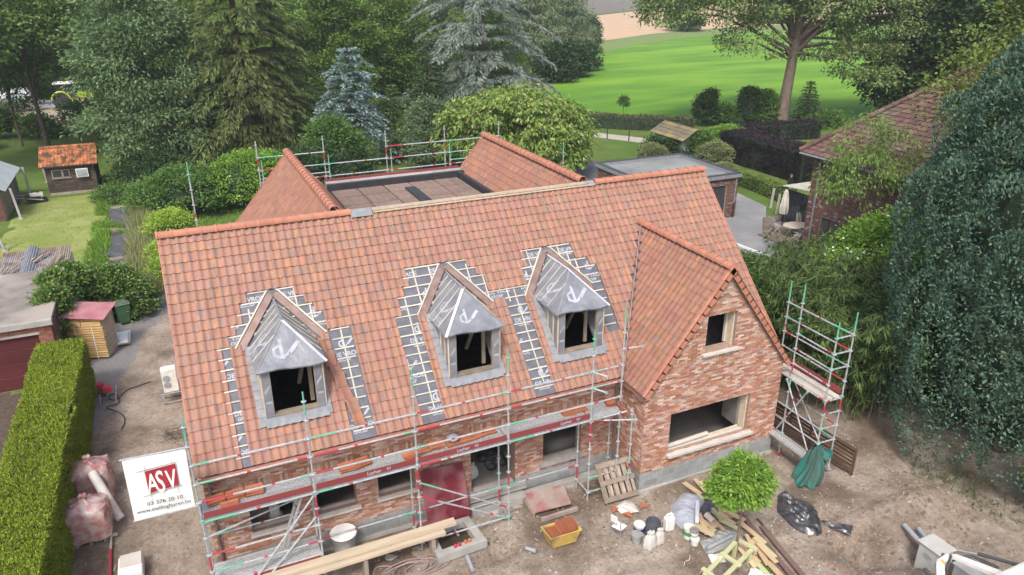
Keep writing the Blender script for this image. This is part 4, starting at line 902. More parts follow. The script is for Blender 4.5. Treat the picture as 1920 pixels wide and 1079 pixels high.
g_mid = leaf_mat('leaf_mid_green', (.11, .20, .045), (.06, .125, .03)); g_light = leaf_mat('leaf_light_green', (.17, .26, .07), (.095, .165, .04)); g_dark = leaf_mat('leaf_dark_green', (.03, .065, .02), (.045, .085, .022), trans=.15)
g_ash = leaf_mat('leaf_ash', (.15, .225, .10), (.085, .145, .06)); g_spruce = leaf_mat('needle_spruce', (.115, .145, .04), (.032, .05, .018), trans=.08, scale=1.2); g_blue = leaf_mat('needle_blue', (.23, .32, .31), (.085, .13, .13), trans=.05, scale=1.5)
g_cedar = leaf_mat('needle_cedar', (.205, .245, .21), (.10, .13, .105), trans=.05); g_cherry = leaf_mat('leaf_cherry', (.20, .29, .06), (.09, .17, .035), trans=.3, c3=(.36, .37, .14), mixf=.2); g_willow = leaf_mat('leaf_willow', (.19, .24, .125), (.12, .17, .08))
g_cyp = leaf_mat('scale_cypress', (.085, .155, .105), (.034, .072, .048), trans=.05, scale=1.1, c3=(.13, .14, .05), mixf=.06); g_oliv = leaf_mat('leaf_olive', (.17, .215, .05), (.08, .12, .028), scale=.5); g_pop = leaf_mat('leaf_poplar', (.21, .28, .10), (.12, .18, .055))
g_bam = leaf_mat('leaf_bamboo', (.105, .16, .045), (.025, .05, .016), trans=.2); g_laur = leaf_mat('leaf_laurel', (.04, .085, .022), (.07, .13, .03), trans=.1); g_hedge = leaf_mat('leaf_hedge', (.235, .30, .03), (.13, .20, .02), trans=.3, scale=1.1, isl=.28, c3=(.20, .15, .05), mixf=.05)
g_purple = leaf_mat('leaf_purple', (.030, .020, .028), (.014, .010, .013), trans=.05); g_bright = leaf_mat('leaf_bright', (.19, .33, .045), (.09, .18, .025), trans=.3); g_lime = leaf_mat('leaf_lime', (.30, .42, .06), (.20, .32, .04), trans=.3); g_ivy = leaf_mat('leaf_ivy', (.11, .185, .04), (.05, .10, .02), trans=.15, c3=(.20, .27, .07), mixf=.15)
g_grass = leaf_mat('grass_blade', (.16, .23, .06), (.24, .26, .12), trans=.2); g_box = leaf_mat('leaf_box', (.22, .25, .11), (.12, .15, .05)); m_flower = mat('white_flower', (.75, .76, .70), None, 5, .7)
g_maple = leaf_mat('leaf_ball_tree', (.19, .32, .05), (.10, .20, .03), trans=.35)

# --- left and middle tree belt
broadleaf('alder_tree', 'slender broadleaf tree left of the tiled shed with a bare lower trunk', 'tree', (-9.4, 59.6), [(0, 0, 11.8, 5, 5, 4.8), (2.5, -1, 10.2, 3, 3, 2.6), (-3, 0, 10.0, 3, 3, 2.6), (1.5, 2, 6.6, 2.0, 2, 1.2), (3.8, 0, 7.0, 1.6, 1.6, 1.2)], g_light, 250, 130, .62, .30, .18, 13, .22, nl=14)
broadleaf('alder_tree', 'broadleaf tree standing at the far left edge behind the metal roofed shed', 'tree', (-13.5, 51), [(0, 0, 10, 4, 4, 4.0)], g_mid, 300, 60, .6, .32, .2, 11, .2, nl=14)
broadleaf('field_tree', 'pale broadleaf tree behind the parked tractor, second from left', 'tree', (.5, 76), [(0, 0, 12, 5.5, 5, 5.5), (3, 0, 9, 3, 3, 3), (-4, 0, 9.5, 3.5, 3, 3)], g_light, 330, 55, .75, .42, .26, 13, .2, nl=10)
broadleaf('ash_tree', 'feathery grey green ash tree between the tiled shed and the dark spruce', 'tree', (-.3, 47.5), [(0, 0, 8, 4.2, 4, 4.2), (-1, -2, 3.8, 3.6, 3, 2.6), (2, -1, 4.5, 3, 3, 3), (-.5, 0, 11.5, 3, 3, 2.5)], g_ash, 230, 210, .62, .34, .12, 11, .25, droop=.35, lo=-.8, nl=18, inner=.25)
conifer('norway_spruce', 'tall dark drooping spruce behind the left rear wing', 'tree', (6.3, 46), 24, 6.4, g_spruce, nb=8, nw=22, tw=340, L_=.46, W_=.085, droop=.30, hang=.8, z0=.05, rise=.12, fan=.30, r=.35, irregular=.28)
conifer('norway_spruce', 'second dark spruce just right of the tallest drooping one', 'tree', (9.5, 50), 17, 4.2, g_spruce, nb=6, nw=15, tw=300, L_=.42, W_=.09, irregular=.3, droop=.3, hang=1.0, z0=.08, rise=.1, fan=.42)
conifer('blue_spruce', 'silvery blue spruce with a pointed top behind the rear scaffold', 'tree', (14.0, 43.4), 9.2, 3.2, g_blue, nb=8, nw=17, tw=200, L_=.24, W_=.10, droop=.14, hang=.1, z0=.03, rise=.2, fan=.30, power=.5, irregular=.4, r=.16)
conifer('blue_cedar', 'huge grey cedar with layered drooping boughs left of the green field', 'tree', (27.6, 49.5), 21, 7.2, g_cedar, nb=7, nw=17, tw=480, L_=.5, W_=.075, droop=.24, hang=.6, z0=.08, rise=.18, fan=.36, power=.45, irregular=.38, r=.4, thin=.8)
broadleaf('cherry_tree', 'rounded cherry tree with drooping yellow green leaves behind the rear roof', 'tree', (24.2, 35), [(0, 0, 3.9, 4.2, 4, 2.6), (2.5, -1.5, 3.4, 3, 2.6, 2.2), (-2.8, .5, 3.2, 3, 3, 2.6), (1.8, -2.6, 2.1, 2.5, 2, 2)], g_cherry, 700, 34, .30, .36, .15, 5, .18, droop=1.1, lo=-.6, shell=.8, inner=.3)
broadleaf('grey_bush_tree', 'small grey green tree between the blue spruce and the cherry tree', 'tree', (19.3, 39.5), [(0, 0, 2.6, 2.4, 2, 2.5), (-.3, 0, 4.3, 1.2, 1.2, 1.2)], leaf_mat('leaf_greygreen', (.14, .2, .10), (.08, .125, .06)), 260, 40, .32, .2, .11, 4, .1, lo=-.8, inner=.3)
conifer('yew_tree', 'small mid green conifer right beside the blue spruce', 'tree', (17.3, 43.5), 6.2, 2.6, g_mid, nb=8, nw=18, tw=70, L_=.22, W_=.08, droop=.05, hang=.1, fan=.4, rise=.35)
conifer('yew_tree', 'dark conifer in the gap left of the grey cedar', 'tree', (21.5, 47), 9.5, 3.2, g_dark, nb=8, nw=20, tw=75, L_=.28, W_=.12, droop=.15, hang=.3, fan=.4, rise=.2)
for x, y, s_, zz, mm, lb in ((-14.5, 68, 1.5, 1.6, g_mid, 'leafy bush in front of the tank trailer'), (-7.0, 69, 1.6, 1.5, g_mid, 'leafy bush hiding the tractor front wheels'), (-10.8, 67, 1.2, 1.0, g_light, 'low pale bush below the drawbar of the trailer'), (-4.2, 64, 1.8, 1.8, g_mid, 'bush left of the ash tree by the farm yard'), (-17, 62, 1.8, 2.0, g_dark, 'dark bush at the left edge before the farm yard')):
    bush('elder_bush', lb, 'bush', (x, y), [(0, 0, zz, s_, s_*.8, zz), (s_*.8, .3, zz*.7, s_*.7, s_*.6, zz*.7)], mm, 90, 36, .4, .3, .18, core=.6, shell=.7)
broadleaf('alder_tree', 'thin leafy tree whose branches cross in front of the tractor', 'tree', (-11.8, 63), [(0, 0, 8.0, 3.4, 3, 2.6), (1.4, 0, 4.6, 1.8, 1.5, .9)], g_mid, 90, 80, .6, .28, .17, 8, .12, nl=12, lo=-.9)
proto = broadleaf('woodland_tree', 'rounded woodland tree directly behind the blue spruce', 'tree', (17, 62), [(0, 0, 8.5, 4.6, 4.4, 5), (2.8, 0, 6, 2.8, 2.8, 3), (-2.8, .5, 6.5, 2.8, 2.6, 3.2), (0, -1.8, 4.5, 3.2, 2.8, 3)], leaf_mat('leaf_woodland', (.14, .225, .045), (.08, .145, .03)), 270, 150, .6, .27, .17, 12, .22, group='woodland trees behind the garden', lo=-.7, inner=.3)
proto2 = broadleaf('woodland_tree', 'broad pale woodland tree at the upper middle of the picture', 'tree', (30, 78), [(0, 0, 9, 5, 5, 5), (3.5, 0, 6, 3, 3, 3.5), (-3.5, 0, 7, 3, 3, 3.5), (0, -2, 5, 4, 3, 3.4)], leaf_mat('leaf_woodland_pale', (.17, .235, .075), (.10, .16, .05)), 240, 140, .72, .34, .22, 12, .22, group='woodland trees behind the garden', lo=-.7, inner=.3)
GL = 'woodland trees behind the garden'
for x, y, a, sc_, src, lb in ((23.5, 66, 1.1, .95, proto, 'woodland tree just left of the cedar top'), (12, 72, 2.2, 1.1, proto, 'woodland tree behind the dark spruces'), (21, 82, .4, 1.15, proto2, 'far woodland tree above the blue spruce'), (3, 66, 3, 1.0, proto, 'woodland tree behind the ash crown'), (-9, 100, .8, 1.25, proto2, 'far pale tree at the top left corner'), (-23, 104, 1.9, 1.15, proto2, 'pale tree touching the left edge near the top'),
    (-1, 92, 2.5, 1.2, proto2, 'distant tree above the ash tree'), (10, 98, 1.3, 1.25, proto2, 'distant tree above the tall spruce'), (36, 96, .2, 1.0, proto2, 'distant pale tree left of the cedar crown'), (44, 110, 1.2, 1.1, proto2, 'distant pale tree behind the cedar crown'), (28, 112, 2.9, 1.3, proto2, 'distant tree at the top edge left of the cedar'), (16, 122, 2.1, 1.4, proto2, 'most distant tree above the woodland middle'), (-14, 118, .3, 1.4, proto2, 'hazy distant tree in the top left corner'), (2, 125, 1.7, 1.4, proto2, 'hazy distant tree at the top edge left of the spruce'), (35, 66, 2.4, .8, proto, 'woodland tree glimpsed right behind the cedar'), (-19, 96, 2.8, 1.2, proto2, 'distant tree on the left edge above the tank trailer'), (-24, 84, 1.2, 1.2, proto, 'tree on the far left edge behind the tank trailer'), (5.5, 57, 4.0, .8, proto, 'woodland tree between the ash and the tall spruce')):
    c_ = copy_thing(src, (x, y, 0), a, label=lb, group=GL); c_.scale = (sc_, sc_, sc_)
# --- willow and far shrubs
wprot = broadleaf('willow_tree', 'silvery willow at the left edge of the green field', 'tree', (62, 100), [(0, 0, 8.5, 4.5, 4.5, 6), (2.5, -1, 4.5, 3, 3, 3.6), (-2.5, 0, 5, 3, 3, 4)], g_willow, 420, 60, .6, .5, .13, 12, .3, droop=1.2, lo=-.9, nl=10, group='willows by the field', inner=.3)
for x, y, s_, lb in ((56, 99, 1.05, 'silvery willow second from the field edge'), (50, 103, 1.2, 'silvery willow behind the right side of the cedar'), (69, 110, .62, 'small willow bush at the head of the green field')):
    c_ = copy_thing(wprot, (x, y, 0), x, label=lb); c_.scale = (s_, s_, s_)
bprot = bush('field_bush', 'dark green bush at the lower right foot of the willows', 'bush', (62.5, 92), [(0, 0, 1.8, 2.4, 2, 2.4)], g_dark, 150, 30, .4, .4, .25, group='bushes round the fields')
for x, y, s_, lb in ((74, 116, 1.0, 'dark bush at the edge of the ripe field'), (78, 119, 1.1, 'twin dark bushes top of the green field edge'), (57, 86, 1.1, 'dark bush below the willows on the field edge'), (52, 82, 1.2, 'dark bush between willow and cedar'), (132, 160, 1.9, 'round dark bush between the fields behind the big tree'), (92, 143, 1.3, 'bush at the far left of the ripe field'), (180, 176, 2.2, 'far bush line behind the big tree'), (105, 190, 1.7, 'lone bush by the ploughed field'), (110, 245, 3, 'far dark trees beyond the ploughed field'), (150, 300, 4, 'dark trees on the skyline above the ripe field')):
    c_ = copy_thing(bprot, (x, y, 0), x, label=lb); c_.scale = (s_, s_, s_)
# --- big tree and right background
broadleaf('poplar_tree', 'huge tree with a tall bare grey trunk in front of the green field', 'tree', (57.2, 41.8), [(-6, 1, 12.9, 6, 5, 3.2), (6, -1, 11.6, 5, 5, 4.5), (11, -1, 9.2, 4.0, 4, 4.8), (13, -2, 12, 3.6, 4, 4), (-12, 1, 11.7, 4.5, 4, 2.4), (-5.5, 0, 8.6, 2.6, 3, 2.2), (0, 0, 18, 8, 7, 5), (3.6, -1, 8.0, 2.6, 3, 2.6), (8, -2, 5.8, 3, 3, 2.6), (1.5, -2.5, 12.5, 3.4, 3, 2.6)], g_pop, 900, 95, .60, .29, .18, 19, .62, bark=mat('bark_brown', (.19, .15, .12), (.125, .10, .082), 3, .95, bump=.03, coord='obj'), nl=40, fork=.34, droop=.5, lo=-.6, inner=.1)
dk = broadleaf('lime_tree', 'deep green tree behind the neighbouring roof ridge', 'tree', (74, 37), [(0, 0, 7, 5.5, 5, 6), (0, 0, 13, 5, 5, 5), (-3, 2, 4, 4, 4, 3.4)], g_dark, 420, 55, .7, .45, .3, 13, .3, lo=-.8, group='dark trees behind the neighbour', inner=.4)
for x, y, s_, lb in ((80, 27, 1.1, 'deep green tree right of the first one behind the neighbouring roof'), (86, 40, 1.2, 'deep green tree farthest back behind the neighbouring roof'), (66, 24, .9, 'deep green tree hidden behind the olive tree')): c_ = copy_thing(dk, (x, y, 0), x, label=lb); c_.scale = (s_,)*3
broadleaf('olive_green_tree', 'olive green tree filling the top right corner above the blue cypress', 'tree', (28.6, -.9), [(0, 0, 11.6, 3.4, 3.0, 3.6), (-1.0, .4, 9.8, 2.2, 2.0, 2.0), (-3.4, 0, 8.2, 1.5, 1.4, 2.4), (-4.2, .6, 10.6, 1.3, 1.2, 2.0), (2, -2, 12.5, 3.6, 3, 3)], g_oliv, 340, 140, .42, .15, .085, 13, .25, lo=-.8, nl=14, inner=.35)
c_ = copy_thing(proto, (47, -1, 0), 1, label='tree at the right edge behind the olive green tree'); c_.scale = (1.1,)*3
# --- trees and bushes by the field edge
bush('ivy_stump', 'ivy covered stump in front of the green field', 'bush', (50.2, 45.4), [(0, 0, 1.5, .9, .9, 1.6), (.4, 0, 2.8, .6, .5, .7)], g_dark, 120, 40, .22, .22, .16)
bush('hawthorn_bush', 'feathery bush right of the ivy covered stump', 'bush', (52.2, 45.2), [(0, 0, .9, 1.3, 1, 1)], g_mid, 90, 30, .25, .22, .12)
bush('holly_bush', 'dark upright bush just left of the big tree trunk', 'bush', (54.2, 43.6), [(0, 0, 1.8, .9, .9, 1.9), (1.2, -.3, 1.2, 1, .8, 1.3)], g_dark, 150, 40, .25, .22, .14)
bush('elder_bush', 'pale bush touching the left side of the big trunk', 'bush', (55.7, 43.0), [(0, 0, 1.6, 1.0, 1, 1.7)], g_mid, 130, 40, .3, .25, .14)
conifer('young_fir', 'young conifer touching the right side of the big trunk', 'tree', (59.6, 41.2), 4.6, 1.7, g_dark, nb=7, nw=14, tw=40, L_=.3, W_=.1, droop=.2, hang=.3, fan=.4)
bush('bramble_bush', 'low round bush right of the big trunk on the field edge', 'bush', (61, 40), [(0, 0, .5, 2.6, 1.4, .9)], g_mid, 110, 30, .25, .2, .12)
broadleaf('sapling', 'lone sapling standing in the lower left of the green field', 'sapling', (45.0, 52.5), [(0, 0, 1.5, .42, .42, .75)], g_mid, 40, 20, .16, .2, .12, 1.9, .025)
hedge('field_hedge', 'low brown green hedge between the field and the farm track', 'hedge', [(37.5, 50.3), (46.8, 42.9), (47.8, 44.0), (38.3, 51.6)], 1.25, mat('leaf_fieldhedge', (.09, .12, .035), (.10, .075, .04), 2, .8, isl=.3), 70, .18, .10, noise=.12)
bush('lilac_bush', 'bright bush behind the mossy shed roof', 'bush', (45.8, 36.6), [(0, 0, .8, 1.9, 1.2, .9)], g_bright, 100, 40, .22, .2, .12)
# --- clipped hedges on the right
hedge('purple_hedge', 'long clipped dark purple beech hedge beside the neighbouring lawn', 'hedge', [(41.9, 32.8), (42.0, 23.6), (43.9, 23.2), (44.4, 32.6)], 2.3, g_purple, 330, .13, .07, noise=.10)
hedge('purple_hedge', 'short dark purple hedge at the foot of the big tree', 'hedge', [(47.5, 36.8), (55.8, 35.5), (56.2, 37.0), (48, 38.4)], 1.5, g_purple, 200, .15, .08, noise=.08)
hedge('low_hedge', 'low green hedge running along the neighbouring lawn', 'hedge', [(37.2, 19.9), (38.1, 19.9), (38.6, 25.4), (37.7, 25.6)], 1.0, leaf_mat('leaf_boxhedge', (.20, .28, .06), (.12, .19, .04)), 300, .11, .06)
bb = bush('box_ball', 'large clipped ball bush in front of the purple hedge', 'bush', (39.3, 30.2), [(0, 0, 1.0, 1.25, 1.2, 1.05)], g_box, 170, 45, .16, .12, .07, group='clipped ball bushes', core=.9)
for x, y, s_, lb in ((36.7, 25.8, .78, 'clipped ball bush at the garage corner'), (37.3, 27.3, .5, 'smallest clipped ball beside the garage roof'), (35.5, 33, .85, 'rounded bush in front of the mossy shed')): c_ = copy_thing(bb, (x, y, 0), x, label=lb); c_.scale = (s_,)*3
bush('shed_ivy', 'ivy and shrubs climbing the front of the mossy roofed shed', 'ivy', (36.6, 34.1), [(0, 0, .9, 1.3, 1, 1.1), (1.6, -1.1, .9, 1, .8, 1.1)], g_dark, 160, 40, .2, .18, .12)
bush('shed_ivy', 'leafy shrub climbing the right end of the mossy shed', 'bush', (39.5, 32.0), [(0, 0, 1.3, .8, .8, 1.3)], g_mid, 90, 40, .2, .18, .12)
# --- big blue green cypress trees
def lump_tree(name, label, base, blobs, m, n, L_, W_, trunk_h, density=None):
    base = (base[0], base[1], 0); t = thing(name, label, 'tree', base); B = np.array([(base[0]+b[0], base[1]+b[1], *b[2:]) for b in blobs], float); w = B[:, 3]*B[:, 5]; idx = rng.choice(len(B), n, p=w/w.sum())
    d = nrm(rng.normal(size=(n, 3))); d[:, 2] = np.where(d[:, 2] < -.55, -d[:, 2], d[:, 2]); lump = vnoise(d[:, 0]*3+idx*3.3+50, d[:, 1]*3+d[:, 2]*3+50, 1.0, 4, 3)*.6+.2
    P_ = B[idx, :3]+d*B[idx, 3:6]*(.76+.38*lump[:, None]+rng.normal(0, .02, (n, 1))); keep = np.ones(n, bool)
    for j in range(len(B)):
        q = (P_-B[j, :3])/B[j, 3:6]; keep &= ~((np.sum(q*q, 1) < .55) & (idx != j))
    tc = nrm(np.array(CAM)-P_); keep &= np.sum(d*tc, 1) > -.55; hol = vnoise(P_[:, 0]*1.0+P_[:, 1]*.7+60, P_[:, 2]+60, .8, 14, 3); keep &= (hol > .22); P_ = P_[keep]; d = d[keep]; P_[:, 2] = np.maximum(P_[:, 2], .05); P_ += rng.normal(size=P_.shape)*.035; D = nrm(d*.45+np.array([0, 0, .55])+rng.normal(size=d.shape)*.5)
    link_mesh('crown', leaves_mesh('crown', P_, D, m, L_, W_, base, .8), t); mb = MB(); mb.tube([(base[0], base[1], -.1), (base[0], base[1], trunk_h)], [.3, .05], 8); mb.build('trunk', m_bark, t)
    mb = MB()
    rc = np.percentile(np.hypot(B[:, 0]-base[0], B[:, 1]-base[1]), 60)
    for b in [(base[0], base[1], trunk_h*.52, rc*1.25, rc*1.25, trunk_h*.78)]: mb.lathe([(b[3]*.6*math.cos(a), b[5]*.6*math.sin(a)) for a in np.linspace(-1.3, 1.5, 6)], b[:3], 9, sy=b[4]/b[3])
    mb.build('dark_crown_core', m_core, t); return t  # dark solid inside the crown, its shade put into the colour
def cone_blobs(R, h, n, x0=0, y0=0, seed=1, rb=(.9, .8, 1.5), z0=.8, pw=.75, kr=.8, prof=None):
    r = np.random.default_rng(seed); out = []
    for i in range(n):
        f = (i+.5)/n; a = i*2.399+seed; rad = R*(1-f)**pw*kr*(.88+.2*r.random()); rad = rad if prof is None else R*np.interp(f, *prof)*(.9+.14*r.random()); out.append((x0+math.cos(a)*rad, y0+math.sin(a)*rad, z0+f*(h-z0-1)+.3*r.random(), rb[0]*(1.15-.45*f), rb[1]*(1.15-.45*f)*1.1, rb[2]*(1.1-.4*f)))
    return out
lump_tree('blue_cypress', 'massive blue green cypress filling the right side behind the dirt yard', (23.5, -4.4), cone_blobs(3.45, 13.2, 110, seed=2, rb=(.92, .92, 1.7), prof=((0, .3, .6, .8, .95, 1), (.76, 1, 1, .8, .5, .2)))+cone_blobs(3.95, 13.0, 34, seed=9, rb=(.5, .5, 1.5), z0=1.8, prof=((0, .3, .6, .8, .95, 1), (.80, 1, 1, .85, .6, .3))), g_cyp, 330000, .12, .055, 10.5)
lump_tree('blue_cypress', 'taller blue cypress top at the right edge below the olive green tree', (27.6, -7.4), cone_blobs(2.8, 11.5, 50, seed=5, rb=(.9, .9, 1.4), pw=.4), g_cyp, 50000, .17, .07, 11)
lump_tree('blue_cypress', 'smaller blue green conifer at the lower right edge', (22.7, -9.0), cone_blobs(1.5, 4.6, 16, seed=7, rb=(.7, .7, 1.1)), leaf_mat('scale_cypress_b', (.085, .16, .12), (.05, .10, .075), trans=.05), 26000, .12, .045, 4)
# --- laurel, bamboo and flowering shrubs behind the tower
bush('bamboo_shade', 'dark leafy mass added as shade between bamboo and blue cypress', 'bush', (23.6, 0.3), [(0, 0, 1.6, 1.9, 1.6, 1.9), (2.2, 1.6, 1.7, 1.9, 1.7, 1.9), (.8, -2.0, 1.0, 1.3, 1.1, 1.3)], g_dark, 300, 40, .3, .2, .1)  # dark foliage added behind the bamboo to stand in for its shade
bush('cherry_laurel', 'dark glossy laurel bank right behind the scaffold tower', 'bush', (20.2, 3.4), [(0, 0, 1.7, 1.6, 2.2, 1.9), (.8, 3, 1.7, 1.6, 2.0, 1.8), (3.2, 3.4, 1.2, 1.6, 1.6, 1.3)], g_laur, 620, 40, .25, .17, .07, core=.85)
def bamboo(name, label, base, cx, n, sprays, h, seed, spread=(1.6, 1.6)):
    r = np.random.default_rng(seed); base = (*base, 0); t = thing(name, label, 'bamboo', base); mb = MB(); Cs = []; Ds = []
    for i in range(n):
        a = r.random()*6.28; q = math.sqrt(r.random()); x = base[0]+math.cos(a)*q*spread[0]; y = base[1]+math.sin(a)*q*spread[1]; hh = h*(.65+.45*r.random()); lean = np.array([math.cos(a), math.sin(a), 0])*hh*(.12+.25*r.random())+np.array([-.2, -.35, 0])*hh*.4*r.random()
        P = [np.array([x, y, 0])+lean*f*f+np.array([0, 0, hh*(f-.10*f**3)]) for f in np.linspace(0, 1, 6)]; mb.tube([tuple(p) for p in P], [.014, .014, .012, .01, .008, .004], 4)
        for s in range(sprays):
            f = .18+.82*r.random()**.6; k = f*5; i0 = min(4, int(k)); p = P[i0]+(P[i0+1]-P[i0])*(k-i0); o_ = r.normal(size=3)*np.array([.28, .28, .16]); nl = 11
            d0 = nrm(o_[None]+np.array([[0, 0, -.05]])); Cs.append(np.repeat((p+o_)[None], nl, 0)+r.normal(0, .03, (nl, 3))); Ds.append(nrm(d0*.7+r.normal(size=(nl, 3))*.55+np.array([0, 0, -.55])))
    link_mesh('leaves', leaves_mesh('leaves', np.concatenate(Cs), np.concatenate(Ds), g_bam, .34, .042, base, .4), t); mb.build('canes', mat('bamboo_cane', (.16, .17, .06), None, 3, .6), t); return t
bamboo('bamboo_clump', 'arching bamboo clump behind the scaffold tower, nearest the dirt yard', (20.9, .2), None, 75, 26, 4.6, 1, (1.3, 1.9))
bamboo('bamboo_clump', 'bamboo clump between the laurel bank and the big cypress', (22.8, 2.2), None, 85, 24, 4.6, 2, (1.7, 2.0))
bamboo('bamboo_clump', 'bamboo clump below the white flowering shrub', (25.6, 4.8), None, 60, 22, 3.6, 3, (1.6, 1.3))
bamboo('bamboo_clump', 'small bamboo tuft beside the grey paving and brick house', (27.3, 8.9), None, 26, 22, 2.6, 4, (.7, .8))
bamboo('bamboo_clump', 'dark thin bamboo between the two lower cypresses', (22.0, -7.6), None, 24, 18, 2.6, 5, (.5, .6))
bush('mock_orange', 'bright green shrub with white blossom against the neighbouring house', 'bush', (28.6, 5.2), [(0, 0, 2.2, 2.2, 1.8, 2.0), (-1.6, .8, 1.5, 1.4, 1.2, 1.2), (.6, -.6, 3.4, 1.5, 1.3, 1.2)], g_bright, 620, 42, .3, .18, .085, extra=('blossom', m_flower, 260, .13), droop=.4)
broadleaf('hazel_tree', 'leafy green tree between the mock orange and the olive green tree', 'tree', (27.6, 1.6), [(0, 0, 4.6, 1.5, 1.3, 2.0), (.2, 0, 7.4, 1.2, 1.0, 1.3), (-.9, .8, 3.0, 1.1, 1.0, 1.2)], g_bright, 170, 60, .34, .17, .09, 6, .09, droop=.5, lo=-.8)
bush('rose_bush', 'shrub dotted with small white roses below the mock orange', 'bush', (24.6, 3.7), [(0, 0, 2.9, 1.0, .9, 1.0)], g_bright, 60, 30, .25, .12, .06, extra=('blossom', m_flower, 150, .10))
broadleaf('peach_tree', 'thin tree with sparse drooping light leaves before the neighbouring roof', 'tree', (29.3, 7.6), [(0, 0, 5.6, 2.0, 1.2, 1.4), (-.4, -.2, 7.4, 1.4, 1.1, 1.2), (-1.4, .2, 5.6, 1.0, .9, .9), (1.3, -.4, 6.6, 1.2, 1.0, 1.2)], leaf_mat('leaf_peach', (.20, .30, .075), (.13, .21, .05), trans=.35), 210, 22, .22, .22, .06, 6.8, .05, droop=1.0, nl=26, inner=.1, lo=-.8)
# --- left garden planting
bush('shrub_bank', 'broad dense shrub behind the black weed fabric', 'bush', (1.0, 34.5), [(0, 0, 1.4, 2.4, 2, 1.6), (-2.0, 1.0, 1.0, 1.6, 1.6, 1.2)], g_mid, 380, 40, .26, .18, .09, droop=.3)
bush('shrub_bank', 'rounded bright shrub behind the lone scaffold post', 'bush', (4.6, 34), [(0, 0, 1.8, 2.0, 1.8, 1.9), (1.6, 1, 1.6, 1.6, 1.6, 1.7)], g_bright, 380, 40, .26, .18, .09, droop=.3)
bush('shrub_bank', 'dark shrub growing under the drooping spruce boughs', 'bush', (8.2, 36), [(0, 0, 1.5, 2.2, 2, 1.6), (3.2, 1, 1.4, 2, 2, 1.5)], g_dark, 260, 40, .3, .2, .12)
bush('viburnum', 'dark leaved shrub with a few white blooms beside the blue spruce', 'bush', (11.2, 38.5), [(0, 0, 2.4, 1.7, 1.5, 2.4), (1.6, 0, 1.6, 1.3, 1.2, 1.6)], g_mid, 260, 40, .3, .2, .12, extra=('blossom', m_flower, 14, .16))
bush('lime_bush', 'vivid yellow green bush behind the left end of the ridge', 'bush', (-.2, 28.6), [(0, 0, .9, 1.2, 1.3, 1.0)], g_lime, 200, 36, .18, .12, .07)
bush('lime_bush', 'yellow green bush low against the left verge of the roof', 'bush', (-.75, 24.4), [(0, 0, .6, .7, 1.2, .8), (-.1, -2.2, .5, .6, 1, .7)], g_lime, 170, 36, .16, .12, .07)
bush('ivy_mound', 'big ivy covered mound beside the green wheelie bins', 'bush', (-3.2, 19.6), [(0, 0, .9, 1.5, 1.2, 1.15), (-1.3, -.4, 1.3, .9, 1.0, 1.3), (1.1, -.6, .55, .8, 1.0, .7)], g_ivy, 460, 50, .18, .13, .10, core=.88)
bush('ivy_mound', 'ivy column at the corner of the flat roofed garage', 'ivy', (-4.75, 15.6), [(0, 0, 1.5, .55, 1.0, 1.5), (0, 1.8, 1.7, .6, 1.0, 1.2)], g_ivy, 260, 50, .15, .12, .09, core=.88)
bush('shrub_bank', 'flat low shrub at the back left end of the lawn', 'bush', (-3.2, 40.5), [(0, 0, .35, 1.5, 1.6, .5)], g_mid, 120, 30, .25, .16, .1)
bush('shrub_bank', 'dark undergrowth beneath the ash tree', 'bush', (-1.0, 42.5), [(0, 0, 1.0, 2.6, 1.8, 1.4)], g_dark, 200, 36, .3, .2, .12)
hedge('conifer_hedge', 'big clipped yellow green hedge along the left side of the drive', 'hedge', [(-4.55, -2.2), (-3.42, -1.7), (-3.02, 9.2), (-3.5, 12.1)][::1], 2.1, g_hedge, 1500, .075, .03, noise=.05) if False else None
hg = hedge('conifer_hedge', 'big clipped yellow green hedge along the left side of the drive', 'hedge', [(-4.9, -1.5), (-3.58, -1.5), (-3.42, 12.0), (-4.9, 12.3)], 2.1, g_hedge, 1550, .08, .034, fw=(1, 1, .2, .3, 1.2), noise=.045)
def grass_patch(name, pts, n, Lg, m, lean=.35, w=.02, seed=0, kind='stuff', poly=None):
    r = np.random.default_rng(seed); P_ = np.array(pts, float); lo, hi = P_.min(0), P_.max(0); xy = lo+r.random((n*3, 2))*(hi-lo); k = inpoly(xy[:, 0], xy[:, 1], pts); xy = xy[k][:n]; n = len(xy)
    den = vnoise(xy[:, 0]+40, xy[:, 1]+40, 1.0, 3) ; k = den > .38; xy = xy[k]; n = len(xy)
    z = hgt(xy[:, 0], xy[:, 1]); C_ = np.stack([xy[:, 0], xy[:, 1], z-.02], 1); D = nrm(np.stack([r.normal(0, lean, n), r.normal(0, lean, n), np.ones(n)], 1)); o = link_mesh(name, leaves_mesh(name, C_, D, m, Lg, w, (0, 0, 0), 1.0)); o['kind'] = kind; return o
grass_patch('tall_grass', [(-2.4, 20.5), (-1.0, 20.5), (-.9, 33), (-1.6, 38), (-2.4, 36)], 9000, 1.0, leaf_mat('dry_grass', (.26, .25, .12), (.16, .20, .07), trans=.1), .3, .035, 1)
grass_patch('grass', [(-4.3, 20), (-3.4, 20), (-3.6, 34), (-4.1, 40), (-4.6, 40), (-4.7, 24)], 7000, .35, g_bright, .5, .03, 2)
grass_patch('grass', [(-3.9, 31.8), (-2.6, 31.6), (-2.6, 34), (-3.9, 34)], 1500, .3, g_bright, .5, .03, 3)
grass_patch('grass', [(-1, 26), (9, 26), (9, 34), (-1, 34)], 9000, .25, g_bright, .6, .04, 4)
grass_patch('weeds', [(19.6, -4.5), (21.4, -2), (21.6, -7), (20.4, -9), (20.0, -6.5)], 600, .3, g_bam, .8, .025, 5)
grass_patch('lawn_grass', LAWN, 26000, .07, leaf_mat('lawn_blade', (.19, .25, .06), (.27, .31, .11), trans=.2), .5, .02, 6)
